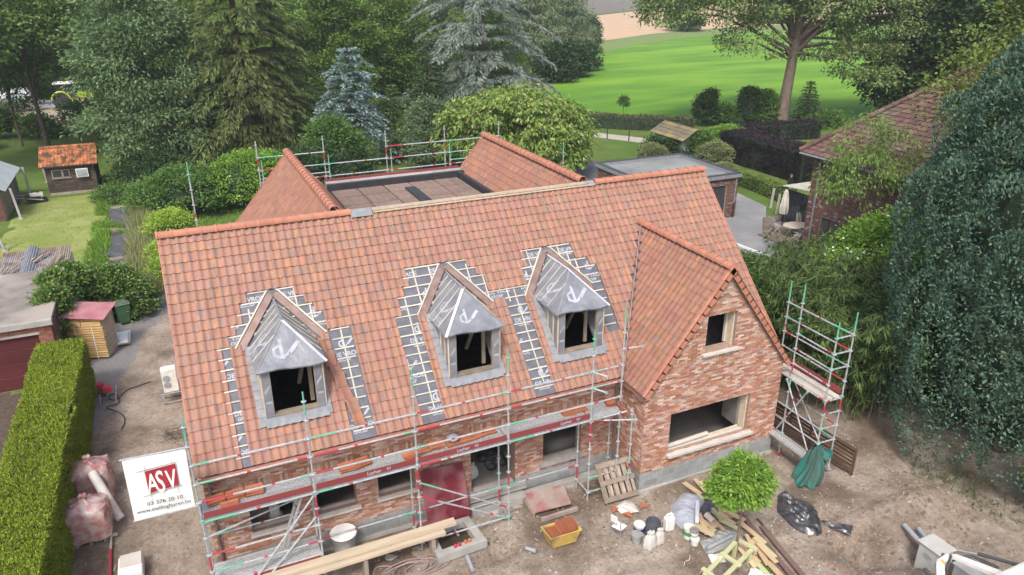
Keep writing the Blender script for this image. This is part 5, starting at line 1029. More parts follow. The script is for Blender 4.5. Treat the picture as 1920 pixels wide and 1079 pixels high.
# ------------------------------------------------------------------ neighbouring buildings
m_dbrick = mat('dark_brick', (.18, .085, .065), (.11, .06, .052), 12, .9, isl=.3, c3=(.30, .24, .22), isl_mix=.12); m_gjoint = mat('pale_joint', (.34, .31, .28), None, 8, .95)
m_felt = mat('roofing_felt', (.25, .225, .20), (.17, .155, .14), 1.5, .9, bump=.006, c3=(.33, .29, .25), low=.4); m_maroon = mat('maroon_door', (.10, .022, .025), (.075, .018, .02), 2, .6); m_anth = mat('anthracite', (.045, .047, .055), (.06, .062, .07), 3, .5); m_rooft = mat('old_roof_tile', (.155, .085, .072), (.105, .062, .056), 2, .9, isl=.28, c3=(.13, .095, .075), low=.5)
m_greyroof = mat('grey_roofing', (.20, .21, .205), (.16, .17, .165), 1.2, .9, c3=(.25, .26, .25), low=.3)
def bricks_on(par, A, B, z0, z1, openings=(), bw=.22, bh=.075, m=m_dbrick, th=.25, jm=m_gjoint, name='wall'):
    """wall from A to B (outward normal to the right of A->B), one mesh of bricks on a jointed slab"""
    A = Vector((*A, 0)); B = Vector((*B, 0)); d = (B-A); L_ = d.length; d /= L_; n_ = Vector((d.y, -d.x, 0)); mb = MB()
    xs = sorted({0, L_, *[q for o in openings for q in o[:2]]})
    for a, b in zip(xs, xs[1:]):
        zs = [(z0, z1)]
        for o in openings:
            if o[0] < (a+b)/2 < o[1]: zs = [(p, q) for (c, e) in zs for (p, q) in ((c, min(e, o[2])), (max(c, o[3]), e)) if q-p > .01]
        for p, q in zs: mb.prism([A+d*a+Vector((0, 0, p)), A+d*b+Vector((0, 0, p)), A+d*b+Vector((0, 0, q)), A+d*a+Vector((0, 0, q))], -n_*th)
    wo = mb.build(name, jm, par, fixn=True); it = []; k = 0; z = z0
    while z+bh <= z1+.001:
        q = -(k % 2)*bw/2; k += 1
        while q < L_:
            a, b = max(q+.006, 0), min(q+bw-.006, L_); q += bw
            iv = [(a, b)]
            for o in openings:
                if o[2] < z+bh/2 < o[3]: iv = [(p, r_) for (c, e) in iv for (p, r_) in ((c, min(e, o[0])), (max(c, o[1]), e))]
            it += [(c, e, z+.006, z+bh-.006, .008) for c, e in iv if e-c > .03]
        z += bh
    piece_obj('brickwork', dict(O=A, u=d, n=n_), it, m, wo); return wo
def panel(par, name, lo, hi, m, bevel=0): mb = MB(); mb.box(lo, hi); return mb.build(name, m, par, bevel=bevel)
# left garage
ga = thing('garage', 'low flat roofed brick garage with a maroon sectional door at the left edge', 'garage', (-7, 15, 0))
bricks_on(ga, (-9.5, 13.1), (-4.5, 13.1), 0, 2.5, [(.3, 4.55, 0, 2.12)], m=mat('garage_brick', (.30, .13, .09), (.22, .09, .065), 12, .9, isl=.25)); bricks_on(ga, (-4.5, 13.1), (-4.5, 18.9), 0, 2.5)
mb = MB(); mb.box((-9.5, 13.0, 2.5), (-4.45, 19, 2.62)); mb.build('roof', m_felt, ga)
panel(ga, 'roof_edge', (-9.6, 12.93, 2.46), (-4.4, 13.08, 2.68), m_conc, .01); panel(ga, 'lintel', (-9.3, 13.07, 2.12), (-4.9, 13.1, 2.2), m_conc)
for i in range(4): panel(ga, 'door_panel', (-9.2, 13.2, .02+i*.53), (-4.97, 13.25, .53+i*.53), m_maroon, .01)
panel(ga, 'door_frame', (-4.97, 13.12, 0), (-4.93, 13.2, 2.12), m_maroon)
lean = thing('corrugated_shelter', 'low shelter roofed with rusty corrugated sheets and loose boards', 'shelter', (-6.2, 22, 0))
m_corr = mat('corrugated_brown', (.17, .11, .095), (.25, .19, .16), 2, .8, c3=(.30, .29, .28), low=1.4, bump=.004)
for i, (x0, x1, dz, mm) in enumerate(((-7.6, -6.7, 0, m_corr), (-6.7, -6.05, .16, m_lead), (-6.1, -5.3, 0, m_corr), (-5.35, -4.7, .03, m_woodo))):
    mb = MB(); mb.grid(lambda u, v: Vector((x0+(x1-x0)*u, 20.9+3.6*v, 1.62+.28*v+dz*math.sin(u*3.14)*1.3+.022*math.sin(u*(x1-x0)*70))), 44, 4); mb.build('roof_sheet', mm, lean, smooth=True)
for q in range(9):
    x = -7.4+q*.31; a = Vector((x, 21.3+rng.random()*2, 1.88)); mb = MB(); mb.bar(a, a+Vector((.1+.3*rng.random(), .5+.6*rng.random(), .08)), .1, .03); mb.build('loose_board', m_woodo, lean)
panel(lean, 'side_wall', (-7.6, 21, 0), (-7.5, 24.4, 1.6), m_woodo); panel(lean, 'side_wall', (-4.85, 21, 0), (-4.75, 24.4, 1.6), m_white); panel(lean, 'front_beam', (-7.7, 20.8, 1.5), (-4.7, 20.9, 1.62), m_lead)
# tiled wooden shed
sh = thing('garden_shed', 'dark wooden garden shed with an orange tiled roof at the back of the lawn', 'shed', (-6.2, 44.8, 0))
m_dwood = mat('dark_boarding', (.045, .035, .03), (.10, .075, .06), 3, .9, isl=.3); m_orange = mat('orange_tile', (.52, .20, .085), (.36, .13, .06), 2, .85, isl=.2, c3=(.10, .07, .04), low=2.2)
panel(sh, 'body', (-7.75, 43.35, 0), (-4.65, 46.4, 2.0), m_dwood)
for i in range(11): panel(sh, 'plank', (-7.72, 43.31, .1+i*.17), (-4.68, 43.345, .255+i*.17), m_dwood)
for x0, x1, z0, z1 in ((-7.35, -6.7, 1.2, 1.75), (-6.7, -6.25, 1.2, 1.75)):
    panel(sh, 'window_frame', (x0, 43.26, z0), (x1, 43.31, z1), m_woodo); panel(sh, 'pane', (x0+.06, 43.24, z0+.06), (x1-.06, 43.255, z1-.06), m_glass)
panel(sh, 'window_frame', (-5.85, 43.05, 1.15), (-5.1, 43.1, 1.75), m_white); panel(sh, 'pane', (-5.8, 43.03, 1.2), (-5.15, 43.045, 1.7), mat('pale_pane', (.35, .38, .38), None, 2, .2))
panel(sh, 'sill', (-7.4, 43.2, 1.12), (-6.2, 43.31, 1.18), m_woodo); panel(sh, 'base_beam', (-7.7, 43.15, 0), (-4.7, 43.3, .14), m_woodo)
for sgn, y0, y1, z0, z1 in ((1, 43.0, 45.0, 2.02, 2.95), (-1, 46.9, 45.0, 2.02, 2.95)):
    U = Vector((0, y1-y0, z1-z0)); Ls = U.length; U /= Ls; Nn = Vector((0, -U.z*sgn, abs(U.y))).normalized(); pl = []
    for k in range(8):
        for i in range(16): pl.append(Vector((-8.0+i*.225, y0, z0))+U*(k*Ls/8))
    tile_objs([p if sgn > 0 else p+Vector((.21, 0, 0)) for p in pl], (1 if sgn > 0 else -1, 0, 0), U, Nn, m_orange, sh, 128 if sgn > 0 else 0)
    mb = MB(); mb.prism([(-8, y0, z0), (-4.45, y0, z0), (-4.45, y1, z1), (-8, y1, z1)], (0, 0, -.05)); mb.build('roof_board', m_dwood, sh, fixn=True)
ridge_run((-8.0, 45, 3.0), (-4.45, 45, 3.0), sh, r=.12, m=m_orange)
ls = thing('garden_shed', 'brown shed with a pale metal roof cut by the left edge', 'shed', (-10.6, 39.5, 0))
panel(ls, 'body', (-12, 37.6, 0), (-9.6, 43.8, 2.0), mat('red_boarding', (.15, .07, .05), (.09, .05, .04), 3, .9))
for i in range(8): panel(ls, 'plank', (-9.6, 37.7+i*.76, .05), (-9.56, 38.4+i*.76, 1.95), m_woodo)
for x0, x1, z0, z1 in ((-9.2, -10.6, 1.95, 2.7), (-12.2, -10.6, 1.9, 2.7)):
    for i in range(6): mb = MB(); mb.prism([(x0, 37.3+i*1.12, z0), (x0, 38.38+i*1.12, z0), (x1, 38.38+i*1.12, z1), (x1, 37.3+i*1.12, z1)], (0, 0, .04)); mb.build('roof_sheet', mat('zinc_sheet', (.42, .46, .48), (.36, .39, .41), 2, .6, metal=.1, spec=.2) if i == 0 and x1 == -10.6 and x0 == -9.2 else bpy.data.materials['zinc_sheet'], ls, fixn=True)
for x, y, h, dx, lb in ((-8.85, 37.8, 2.0, -.3, 'leaning concrete post beside the brown shed door'), (-9.0, 44.0, 2.0, -.15, 'concrete post between the brown shed and the tiled shed'), (-8.3, 47.5, 1.9, -.2, 'concrete post just left of the tiled shed'), (-8.85, 31.2, 1.9, -.45, 'concrete post leaning at the lower left of the lawn')):
    p = thing('washing_post', lb, 'post', (x, y, 0), 'old concrete posts round the lawn'); mb = MB(); mb.bar((x, y, -.1), (x+dx*.6, y, h), .13, .11, upv=(0, 1, 0)); mb.build('shaft', m_conc, p); mb = MB(); mb.box((x-.14, y-.14, -.03), (x+.14, y+.14, .06)); mb.build('foot', m_conc, p)
wb = thing('wheelbarrow', 'dark wheelbarrow heaped with pale rubble beside the brown shed', 'wheelbarrow', (-8.5, 41.6, 0))
mb = MB(); mb.prism([(-9.0, 41.2, .5), (-8.0, 41.2, .5), (-8.15, 41.35, .2), (-8.85, 41.35, .2)], (0, .75, 0)); mb.build('tray', m_black, wb, fixn=True); mb = MB(); mb.lathe([(.0, -.04), (.19, -.04), (.19, .04), (.0, .04)], (0, 0, 0), 12, M=Matrix.Rotation(math.pi/2, 4, 'X')); mb.v = [(v[0]-7.85, v[1]+41.6, v[2]+.19) for v in mb.v]; mb.build('wheel', m_black, wb)
for s in (0, .7): mb = MB(); mb.tube([(-7.9, 41.25+s, .25), (-9.6, 41.25+s, .55)], .02, 6); mb.build('handle', m_steel, wb)
mb = MB()
for i in range(9): x, y = -8.9+.8*rng.random(), 41.3+.5*rng.random(); mb.box((x, y, .45), (x+.22, y+.15, .62+.1*rng.random()))
mb.build('rubble', m_stone, wb)['kind'] = 'stuff'
# tractor and tank trailer, far left
def wheel(par, c, r, w, axis='y'):
    mb = MB(); M_ = Matrix.Rotation(math.pi/2, 4, 'X'); mb.lathe([(r*.55, -w/2), (r, -w/2), (r, w/2), (r*.55, w/2)], (0, 0, 0), 18, M=M_); mb.v = [(v[0]+c[0], v[1]+c[1], v[2]+c[2]) for v in mb.v]; o = mb.build('wheel', m_black, par, smooth=True)
    mb = MB(); mb.lathe([(0, -w*.3), (r*.56, -w*.3), (r*.56, w*.3), (0, w*.3)], (0, 0, 0), 14, M=M_); mb.v = [(v[0]+c[0], v[1]+c[1], v[2]+c[2]) for v in mb.v]; mb.build('rim', m_white, o)
m_claas = mat('lime_green_paint', (.38, .50, .03), None, 3, .4)
tr = thing('tractor', 'lime green tractor with a white cab roof half hidden by trees', 'tractor', (-9.6, 86, 0)); TY = 86
panel(tr, 'bonnet', (-8.6, TY-.5, 1.0), (-6.8, TY+.5, 1.75), m_claas, .08); panel(tr, 'cab', (-10.6, TY-.75, 1.2), (-8.7, TY+.75, 2.7), m_glass, .06); panel(tr, 'cab_roof', (-10.8, TY-.85, 2.7), (-8.6, TY+.85, 2.9), m_white, .06)
mb = MB(); mb.tube([(-10.2+.95*math.cos(t), TY-.85, .95+.95*math.sin(t)) for t in np.linspace(.1, 3.0, 8)], .14, 6); mb.build('mudguard', m_claas, tr)
for s in (-1, 1): wheel(tr, (-10.2, TY+.95*s, .85), .85, .5); wheel(tr, (-7.4, TY+.8*s, .6), .6, .4)
tk = thing('tank_trailer', 'pale grey tank trailer with a blue drawbar behind the tractor', 'trailer', (-14.5, 85, 0))
mb = MB(); mb.lathe([(0, -2.3), (.7, -2.25), (1.0, -1.9), (1.0, 1.9), (.7, 2.25), (0, 2.3)], (0, 0, 0), 20, M=Matrix.Rotation(math.pi/2, 4, 'Y')); mb.v = [(v[0]-15.0, v[1]+84.6, v[2]+1.7) for v in mb.v]; mb.build('tank', mat('tank_grey', (.55, .58, .6), (.45, .48, .5), 2, .35, metal=.3), tk, smooth=True)
mb = MB(); mb.bar((-12.8, 84.6, .8), (-10.9, 85.5, .7), .25, .2); mb.build('drawbar', mat('blue_paint', (.05, .22, .55), None, 3, .4), tk)
for s in (-1, 1): wheel(tk, (-15.2, 84.6+1.1*s, .65), .65, .45)
sheet('farm_yard', [(-24, 78), (-2, 70), (4, 74), (3, 84), (-4, 92), (-24, 96)], .02, mat('yard_dust', (.36, .30, .25), (.27, .23, .18), .6, .95))
# right garage
gb = thing('garage', 'grey flat roofed brick garage with an anthracite door behind the right gable', 'garage', (29, 22.3, 0))
bricks_on(gb, (25.8, 19.3), (32.4, 19.3), 0, 2.6, [(3.9, 5.75, 0, 2.15)]); bricks_on(gb, (32.4, 19.3), (32.4, 25.3), 0, 2.6); bricks_on(gb, (25.8, 25.3), (25.8, 19.3), 0, 2.6)
panel(gb, 'roof', (25.9, 19.4, 2.5), (32.3, 25.2, 2.62), m_greyroof)
for lo, hi in (((25.65, 19.15, 2.6), (32.55, 19.45, 2.82)), ((25.65, 25.15, 2.6), (32.55, 25.45, 2.82)), ((25.65, 19.45, 2.6), (25.95, 25.15, 2.82)), ((32.25, 19.45, 2.6), (32.55, 25.15, 2.82))):
    panel(gb, 'roof_edge', lo, hi, m_lead)
    panel(gb, 'upstand', (lo[0]+.02, lo[1]+.02, 2.55), (hi[0]-.02, hi[1]-.02, 2.86), m_anth)
for i in range(8): panel(gb, 'door_plank', (29.72+i*.228, 19.4, .02), (29.72+i*.228+.215, 19.44, 2.13), m_anth)
mb = MB(); mb.tube([(32.15, 19.2, 2.5), (32.15, 19.2, 1.0)], .045, 8); mb.build('downpipe', m_lead, gb); mb = MB(); mb.tube([(32.15, 19.2, 1.0), (32.15, 19.2, .02)], .05, 8); mb.build('downpipe', m_black, gb)
# mossy shed
ms = thing('garden_shed', 'small shed with a mossy brown two sided roof in front of the purple hedge', 'shed', (39.1, 34, 0))
panel(ms, 'body', (37.7, 32.3, 0), (40.7, 36.2, 2.0), mat('grey_boarding', (.25, .26, .28), (.18, .185, .2), 3, .9))
mb = MB(); mb.prism([(37.7, 32.29, 2), (40.7, 32.29, 2), (39.0, 32.29, 2.72)], (0, .1, 0)); mb.build('gable', bpy.data.materials['grey_boarding'], ms, fixn=True)
m_moss = mat('mossy_roof', (.17, .14, .10), (.11, .095, .085), 3, .95, c3=(.22, .19, .07), low=.9, isl=.15)
for xa, za in ((37.45, 1.98), (41.0, 1.9)):
    for k in range(4): 
        f0, f1 = k/4, (k+1)/4; mb = MB(); a = lambda f, y, h: (xa+(38.9-xa)*f, y, za+(2.8-za)*f+h)
        mb.prism([a(f0, 31.9, .06), a(f1+.02, 31.9, .02), a(f1+.02, 36.5, .02), a(f0, 36.5, .06)], (0, 0, -.03)); mb.build('roof_sheet', m_moss, ms, fixn=True)
# neighbour house
nh = thing('house', 'neighbouring dark brick house with a brown tiled roof seen behind bushes', 'house', (36, 7, 0))
bricks_on(nh, (31.45, 12.6), (31.45, 1), -.05, 5.45, [(1.05, 2.2, .5, 2.3), (1.1, 2.15, 3.6, 5.05)], bw=.23, bh=.085); bricks_on(nh, (43, 12.6), (31.45, 12.6), -.05, 5.45, bw=.23, bh=.085)
for (y0, y1, z0, z1) in ((10.4, 11.55, .5, 2.3), (10.45, 11.5, 3.6, 5.05)):
    w = panel(nh, 'window_frame', (31.52, y0, z0), (31.6, y1, z1), mat('red_frame', (.12, .035, .03), None, 3, .6) if z0 < 1 else bpy.data.materials['red_frame'])
    for k in range(2): mb = MB(); c0 = y0+.08+k*(y1-y0)/2; mb.box((31.50, c0, z0+.08), (31.515, c0+(y1-y0)/2-.12, z1-.08)); mb.build('pane', m_glass, w)
    panel(nh, 'window_sill', (31.3, y0-.1, z0-.1), (31.5, y1+.1, z0-.02), m_copperd)
mb = MB(); mb.tube([(31.38, 12.1, 5.45), (31.38, 12.1, 0)], .05, 8); mb.build('downpipe', m_lead, nh); mb = MB(); mb.tube([(30.85, 13.1, 5.48), (30.85, 1, 5.48)], .07, 6); mb.build('gutter', m_lead, nh)
def nroof(E0, E1, T0, T1, nc, nr, name):   # tiled slope through 4 points (eave left, eave right, top left, top right)
    E0, E1, T0, T1 = map(Vector, (E0, E1, T0, T1)); V = []; F = []
    for j in range(nr):
        for i in range(nc):
            f0, f1 = j/nr, (j+1)/nr; g0, g1 = i/nc, (i+1)/nc
            P = lambda g, f: E0.lerp(E1, g).lerp(T0.lerp(T1, g), f)
            N_ = (E1-E0).cross(T0-E0).normalized(); N_ = N_ if N_.z > 0 else -N_; b = len(V)
            V += [P(g0, f0)+N_*.075, P((g0+g1)/2, f0)+N_*.045, P(g1, f0)+N_*.075, P(g0, f1)+N_*.04, P((g0+g1)/2, f1)+N_*.01, P(g1, f1)+N_*.04, P(g0, f0)+N_*.03, P((g0+g1)/2, f0)+N_*.0, P(g1, f0)+N_*.03]
            F += [(b, b+1, b+4, b+3), (b+1, b+2, b+5, b+4), (b+6, b+7, b+1, b), (b+7, b+8, b+2, b+1)]
    o = link_mesh(name, mesh_np(name, np.array([tuple(v) for v in V])-org(nh), np.array(F), m_rooft), nh); o['kind'] = 'stuff'
NZ, NT = 5.55, 11.0
nroof((30.85, 13.1, NZ), (30.85, .5, NZ), (37.0, 7.0, NT), (37.0, .5, NT), 46, 30, 'roof_tiles'); nroof((43.1, 13.1, NZ), (30.85, 13.1, NZ), (37.0, 7.02, NT), (36.98, 7.0, NT), 46, 30, 'roof_tiles'); nroof((43.1, .5, NZ), (43.1, 13.1, NZ), (37.0, .5, NT), (37.0, 7.0, NT), 46, 24, 'roof_tiles')
mb = MB(); mb.prism([(31.2, .7, NZ-.3), (43, .7, NZ-.3), (37, .7, NT-.3)], (0, .2, 0)); mb.build('gable', m_dbrick, nh, fixn=True)
ridge_run((30.85, 13.12, NZ+.08), (37.0, 7.0, NT+.08), nh, r=.14, m=m_rooft, name='hip_tile'); ridge_run((37.0, 7.0, NT+.06), (37.0, .5, NT+.06), nh, r=.14, m=m_rooft); ridge_run((43.1, 13.12, NZ+.08), (37.0, 7.0, NT+.08), nh, r=.14, m=m_rooft, name='hip_tile')
# terrace with pergola, parasol, table, chairs and person
m_deckb = mat('terrace_board', (.20, .16, .13), (.15, .12, .10), 3, .85, isl=.15)
td = thing('terrace', 'brown boarded garden terrace at the corner of the neighbouring house', 'terrace', (34, 15.5, 0))
for i in range(22):
    y = 12.9+i*.24; x0 = 31.2 if y < 15.6 else 31.6+(y-15.6)*.9; mb = MB(); mb.box((x0, y, .03), (37.4, y+.225, .1)); mb.build('board', m_deckb, td)
pg = thing('pergola', 'black framed glazed veranda with a cream roof at the neighbouring house corner', 'veranda', (34.3, 14.6, 0))
for x, y in ((34.2, 17.0), (37, 17.0), (34.2, 12.8), (34.2, 14.9)): panel(pg, 'post', (x-.06, y-.06, .1), (x+.06, y+.06, 2.3), m_anth)
for i in range(3): mb = MB(); mb.prism([(34.0+i*1.05, 17.2, 2.32), (35.0+i*1.05, 17.2, 2.32), (35.0+i*1.05, 12.7, 2.75), (34.0+i*1.05, 12.7, 2.75)], (0, 0, .04)); mb.build('roof_panel', mat('cream_panel', (.60, .58, .48), None, 2, .4) if i == 0 else bpy.data.materials['cream_panel'], pg, fixn=True)
panel(pg, 'beam', (33.95, 17.15, 2.2), (37.1, 17.25, 2.34), m_anth)
for y in (12.95, 15.05): panel(pg, 'glass_pane', (34.19, y, .2), (34.21, y+1.8, 2.2), m_glass)
pa_ = thing('parasol', 'closed cream parasol standing on the terrace', 'parasol', (33.4, 16.2, .1))
mb = MB(); mb.tube([(33.4, 16.2, .1), (33.4, 16.2, 2.4)], .025, 6); mb.build('pole', m_anth, pa_); mb = MB(); n = 16
vs = []; zz = [(2.45, .02), (2.3, .10), (1.9, .16), (1.3, .22), (.95, .20)]
for z, r_ in zz:
    for k in range(n): q = r_*(1+.25*(k % 2)); vs.append((33.4+q*math.cos(k*6.283/n), 16.2+q*math.sin(k*6.283/n), z))
mb.add(vs, [(i*n+k, i*n+(k+1) % n, (i+1)*n+(k+1) % n, (i+1)*n+k) for i in range(4) for k in range(n)]); mb.build('canopy', mat('cream_canvas', (.62, .58, .50), (.50, .47, .41), 4, .8), pa_, fixn=True); panel(pa_, 'foot', (33.15, 15.95, .1), (33.65, 16.45, .18), m_conc)
tb = thing('garden_table', 'oval pale wooden garden table on the terrace', 'table', (32.9, 14.6, .1)); mb = MB(); mb.lathe([(0, .72), (.62, .72), (.62, .76), (0, .76)], (32.9, 14.6, 0), 20, sx=1.3); mb.build('table_top', m_wood, tb)
for s in (-1, 1):
    for q in (-1, 1): mb = MB(); mb.bar((32.9+s*.4, 14.6+q*.3, .1), (32.9-s*.3, 14.6+q*.25, .72), .05, .04); mb.build('leg', m_wood, tb)
m_teak = mat('weathered_teak', (.45, .42, .38), (.38, .35, .31), 3, .8)
def gchair(x, y, rz, label):
    t = thing('garden_chair', label, 'chair', (x, y, .1), 'folding teak chairs on the terrace'); o0 = ORG[t.name]
    def bar(nm, a, b, w=.04, h=.03): mb = MB(); mb.bar(Vector(a)+Vector(o0), Vector(b)+Vector(o0), w, h); mb.build(nm, m_teak, t)
    for i in range(5): bar('seat_slat', (-.22, -.2+i*.09, .43), (.22, -.2+i*.09, .43), .07, .02)
    for i in range(5): bar('back_slat', (-.2+i*.1, .22, .47), (-.2+i*.1, .38, .95), .05, .02)
    for s in (-1, 1): bar('leg', (s*.23, -.28, 0), (s*.23, .25, .5)); bar('leg', (s*.2, .3, 0), (s*.2, -.2, .44)); bar('armrest', (s*.25, -.2, .62), (s*.25, .3, .66)); bar('leg', (s*.24, .24, .45), (s*.24, .38, .97))
    t.rotation_euler = (0, 0, rz); return t
gchair(32.3, 15.6, 1.5, 'folding chair left of the oval table, beside the parasol'); gchair(34.0, 15.3, -.6, 'folding chair behind the oval table with a blue cushion'); gchair(32.2, 13.6, 3.4, 'folding chair at the near side of the oval table')
for x, y, lb in ((35.9, 19.9, 'left of two grey posts beside the low green hedge'), (37.9, 24.0, 'short stump post on the lawn behind the garage'), (35.2, 18.6, 'grey post at the terrace edge beside the parasol')):
    t = thing('garden_post', lb, 'post', (x, y, 0)); mb = MB(); mb.bar((x, y, -.05), (x+.1, y, 1.3 if x < 37 else .7), .12, .1, upv=(0, 1, 0)); mb.build('shaft', m_teak, t); mb = MB(); mb.lathe([(.09, -.02), (.07, .04)], (x, y, 0), 8); mb.build('foot', m_conc, t)
def person():
    x, y = 38.3, 20.9; t = thing('person', 'person in a black top standing behind the low green hedge by the terrace', 'person', (x, y, 0))
    me = bpy.data.meshes.new('body'); J = [(0, 0, .95), (0, 0, 1.15), (0, 0, 1.40), (0, -.01, 1.50), (0, -.03, 1.58), (0, -.03, 1.72), (.17, 0, 1.40), (.24, -.05, 1.13), (.20, -.27, 1.02), (-.17, 0, 1.40), (-.24, -.05, 1.13), (-.18, -.27, 1.03), (.09, 0, .88), (.10, -.02, .5), (.10, .02, .08), (.10, -.14, .04), (-.09, 0, .88), (-.11, .02, .5), (-.11, .05, .08), (-.11, -.11, .04)]
    E_ = [(0, 1), (1, 2), (2, 3), (3, 4), (4, 5), (2, 6), (6, 7), (7, 8), (2, 9), (9, 10), (10, 11), (0, 12), (12, 13), (13, 14), (14, 15), (0, 16), (16, 17), (17, 18), (18, 19)]
    R_ = [.14, .13, .15, .06, .09, .10, .06, .045, .035, .06, .045, .035, .09, .065, .045, .035, .09, .065, .045, .035]
    me.from_pydata(J, E_, []); o = link_mesh('body', me, t); sk = o.modifiers.new('skin', 'SKIN'); 
    for v, r_ in zip(me.skin_vertices[0].data, R_): v.radius = (r_, r_*.8)
    me.skin_vertices[0].data[0].use_root = True; o.modifiers.new('sub', 'SUBSURF').levels = 1
    me.materials.append(mat('skin_and_black_clothes', (.02, .02, .022), None, 3, .8)); 
    mb = MB(); mb.lathe([(0, -.13), (.06, -.11), (.095, 0), (.08, .08), (0, .13)], (x, y-.03, 1.66), 12); hd = mb.build('head', mat('skin', (.50, .32, .24), None, 4, .6), t, smooth=True)
    mb = MB(); mb.lathe([(.1, 0), (.102, .05), (.075, .12), (0, .145)], (x, y-.015, 1.66), 12); mb.build('hair', mat('brown_hair', (.09, .05, .03), None, 4, .7), t, smooth=True)
    for s in (-1, 1): mb = MB(); mb.lathe([(0, -.09), (.03, -.05), (.035, .03), (0, .06)], (x+s*.19, y-.3, 1.02), 6); mb.build('hand', bpy.data.materials['skin'], t)
person()
for i in range(5):
    x, y = 36.5+i*1.3, 45.5-i*1.7; t = thing('fence_post', ('first', 'second', 'third', 'fourth', 'fifth')[i]+' thin dark fence post along the farm track, counting from the left', 'post', (x, y, 0)); mb = MB(); mb.tube([(x, y, 0), (x, y, 1.1)], .05, 6); mb.build('shaft', m_black, t)

# ------------------------------------------------------------------ things on the site
def T1(name, label, cat, mb, m, loc, smooth=False, bevel=0, fixn=False, group=None):
    o = mb.build(name, m, None, smooth=smooth, loc=loc, bevel=bevel, fixn=fixn); return tagit(o, label, cat, group)
def draped(name, label, cat, pts, h, m, seed=0, n=22, z0=.02, amp=.05, group=None, fn=None):
    """crumpled sheet inside a polygon: fine grid of heights"""
    P_ = np.array(pts, float)[:, :2]; c = P_.mean(0); V = []; F = []; rr = np.random.default_rng(seed); K = 64; m_ = 22
    ang = np.linspace(0, 1, K, endpoint=False)*len(P_); ring = np.array([P_[int(a) % len(P_)]*(1-a % 1)+P_[(int(a)+1) % len(P_)]*(a % 1) for a in ang])
    for j in range(m_+1):
        f = j/m_; q = c+(ring-c)*f; hh = h(q[:, 0], q[:, 1], f) if callable(h) else h*(1-f**3)
        z = z0+hh+amp*(vnoise(q[:, 0]+seed+30, q[:, 1]+60, .22, seed+2, 4)-.5)*2*(1-.5*f**4)+amp*.5*(1-abs(vnoise(q[:, 0]*1.7+q[:, 1]*1.2+seed+11, q[:, 1]*.6+9, .3, seed+5, 2)-.5)*8)*(f < .98); z = np.maximum(z, hgt(q[:, 0], q[:, 1])+.01)
        V.append(np.column_stack([q, z]))
    V = np.concatenate(V); F = [(j*K+k, j*K+(k+1) % K, (j+1)*K+(k+1) % K, (j+1)*K+k) for j in range(m_) for k in range(K)]
    base = (c[0], c[1], 0); me = mesh_np(name, V-np.array(base), np.array(F), m, True); o = link_mesh(name, me, None, base); return tagit(o, label, cat, group)
# insulation pack, bins, boards
m_yel = mat('yellow_board', (.60, .42, .20), (.52, .35, .16), 3, .8, isl=.12, hue=.008); m_yel2 = mat('yellow_board_b', (.44, .29, .12), (.52, .36, .16), 3, .8, isl=.12); fx = Vector((1.3, -.42, 0)).normalized(); fy = Vector((.42, 1.3, 0)).normalized(); O_ = Vector((-4.35, 14.95, 0))
ps = thing('board_pack', 'tall pack of yellow fibre boards strapped on a pallet beside the hedge', 'boards', tuple(O_))
for k in range(13):
    mb = MB(); z = .08+k*.105; e = .015*rng.random(); mb.prism([O_+fx*e+Vector((0, 0, z)), O_+fx*(1.35+e)+Vector((0, 0, z)), O_+fx*(1.35+e)+fy*1.1+Vector((0, 0, z)), O_+fx*e+fy*1.1+Vector((0, 0, z))], (0, 0, .075)); mb.build('board', (m_yel, m_yel2)[k % 2], ps, fixn=True)
for f in (-.15, .6):
    for k in range(3): mb = MB(); z = 1.45+k*.105; mb.prism([O_+fx*f+Vector((0, 0, z)), O_+fx*(f+.72)+Vector((0, 0, z)), O_+fx*(f+.72)+fy*1.1+Vector((0, 0, z)), O_+fx*f+fy*1.1+Vector((0, 0, z))], (0, 0, .09)); mb.build('board', m_yel, ps, fixn=True)
for f in (.3, .95): mb = MB(); mb.prism([O_+fx*f-fy*.012+Vector((0, 0, .05)), O_+fx*(f+.03)-fy*.012+Vector((0, 0, .05)), O_+fx*(f+.03)-fy*.012+Vector((0, 0, 1.45)), O_+fx*f-fy*.012+Vector((0, 0, 1.45))], -fy*.004); mb.build('strap', m_white, ps, fixn=True)
m_film = mat('clear_film', (.62, .62, .60), None, 3, .2, alpha=.22, spec=.7); mb = MB(); mb.prism([O_+fx*1.38+Vector((0, 0, .05)), O_+fx*1.38+fy*1.12+Vector((0, 0, .05)), O_+fx*1.38+fy*1.12+Vector((0, 0, 1.8)), O_+fx*1.38+Vector((0, 0, 1.8))], fx*.01); mb.build('film', m_film, ps, fixn=True)
mb = MB(); q = O_-fy*.15-fx*.2+Vector((0, 0, 1.92)); mb.prism([q, q+fx*1.75+Vector((0, 0, -.14)), q+fx*1.8+fy*1.3+Vector((0, 0, .02)), q+fy*1.35+fx*.05+Vector((0, 0, .12))], (0, 0, .025)); T1('panel', 'faded pink board lying on top of the yellow board pack', 'board', mb, mat('pink_board', (.33, .13, .15), (.40, .19, .20), 2, .6), tuple(q), fixn=True)
mb = MB()
for i in range(4): mb.box((-2.95+.1*i, 15.6-.1*i, .02+i*.07), (-2.3-.02*i, 16.9-.2*i, .08+i*.07))
T1('foam_boards', 'small pile of white foam boards right of the yellow pack', 'boards', mb, m_white, (-2.7, 16.2, 0))
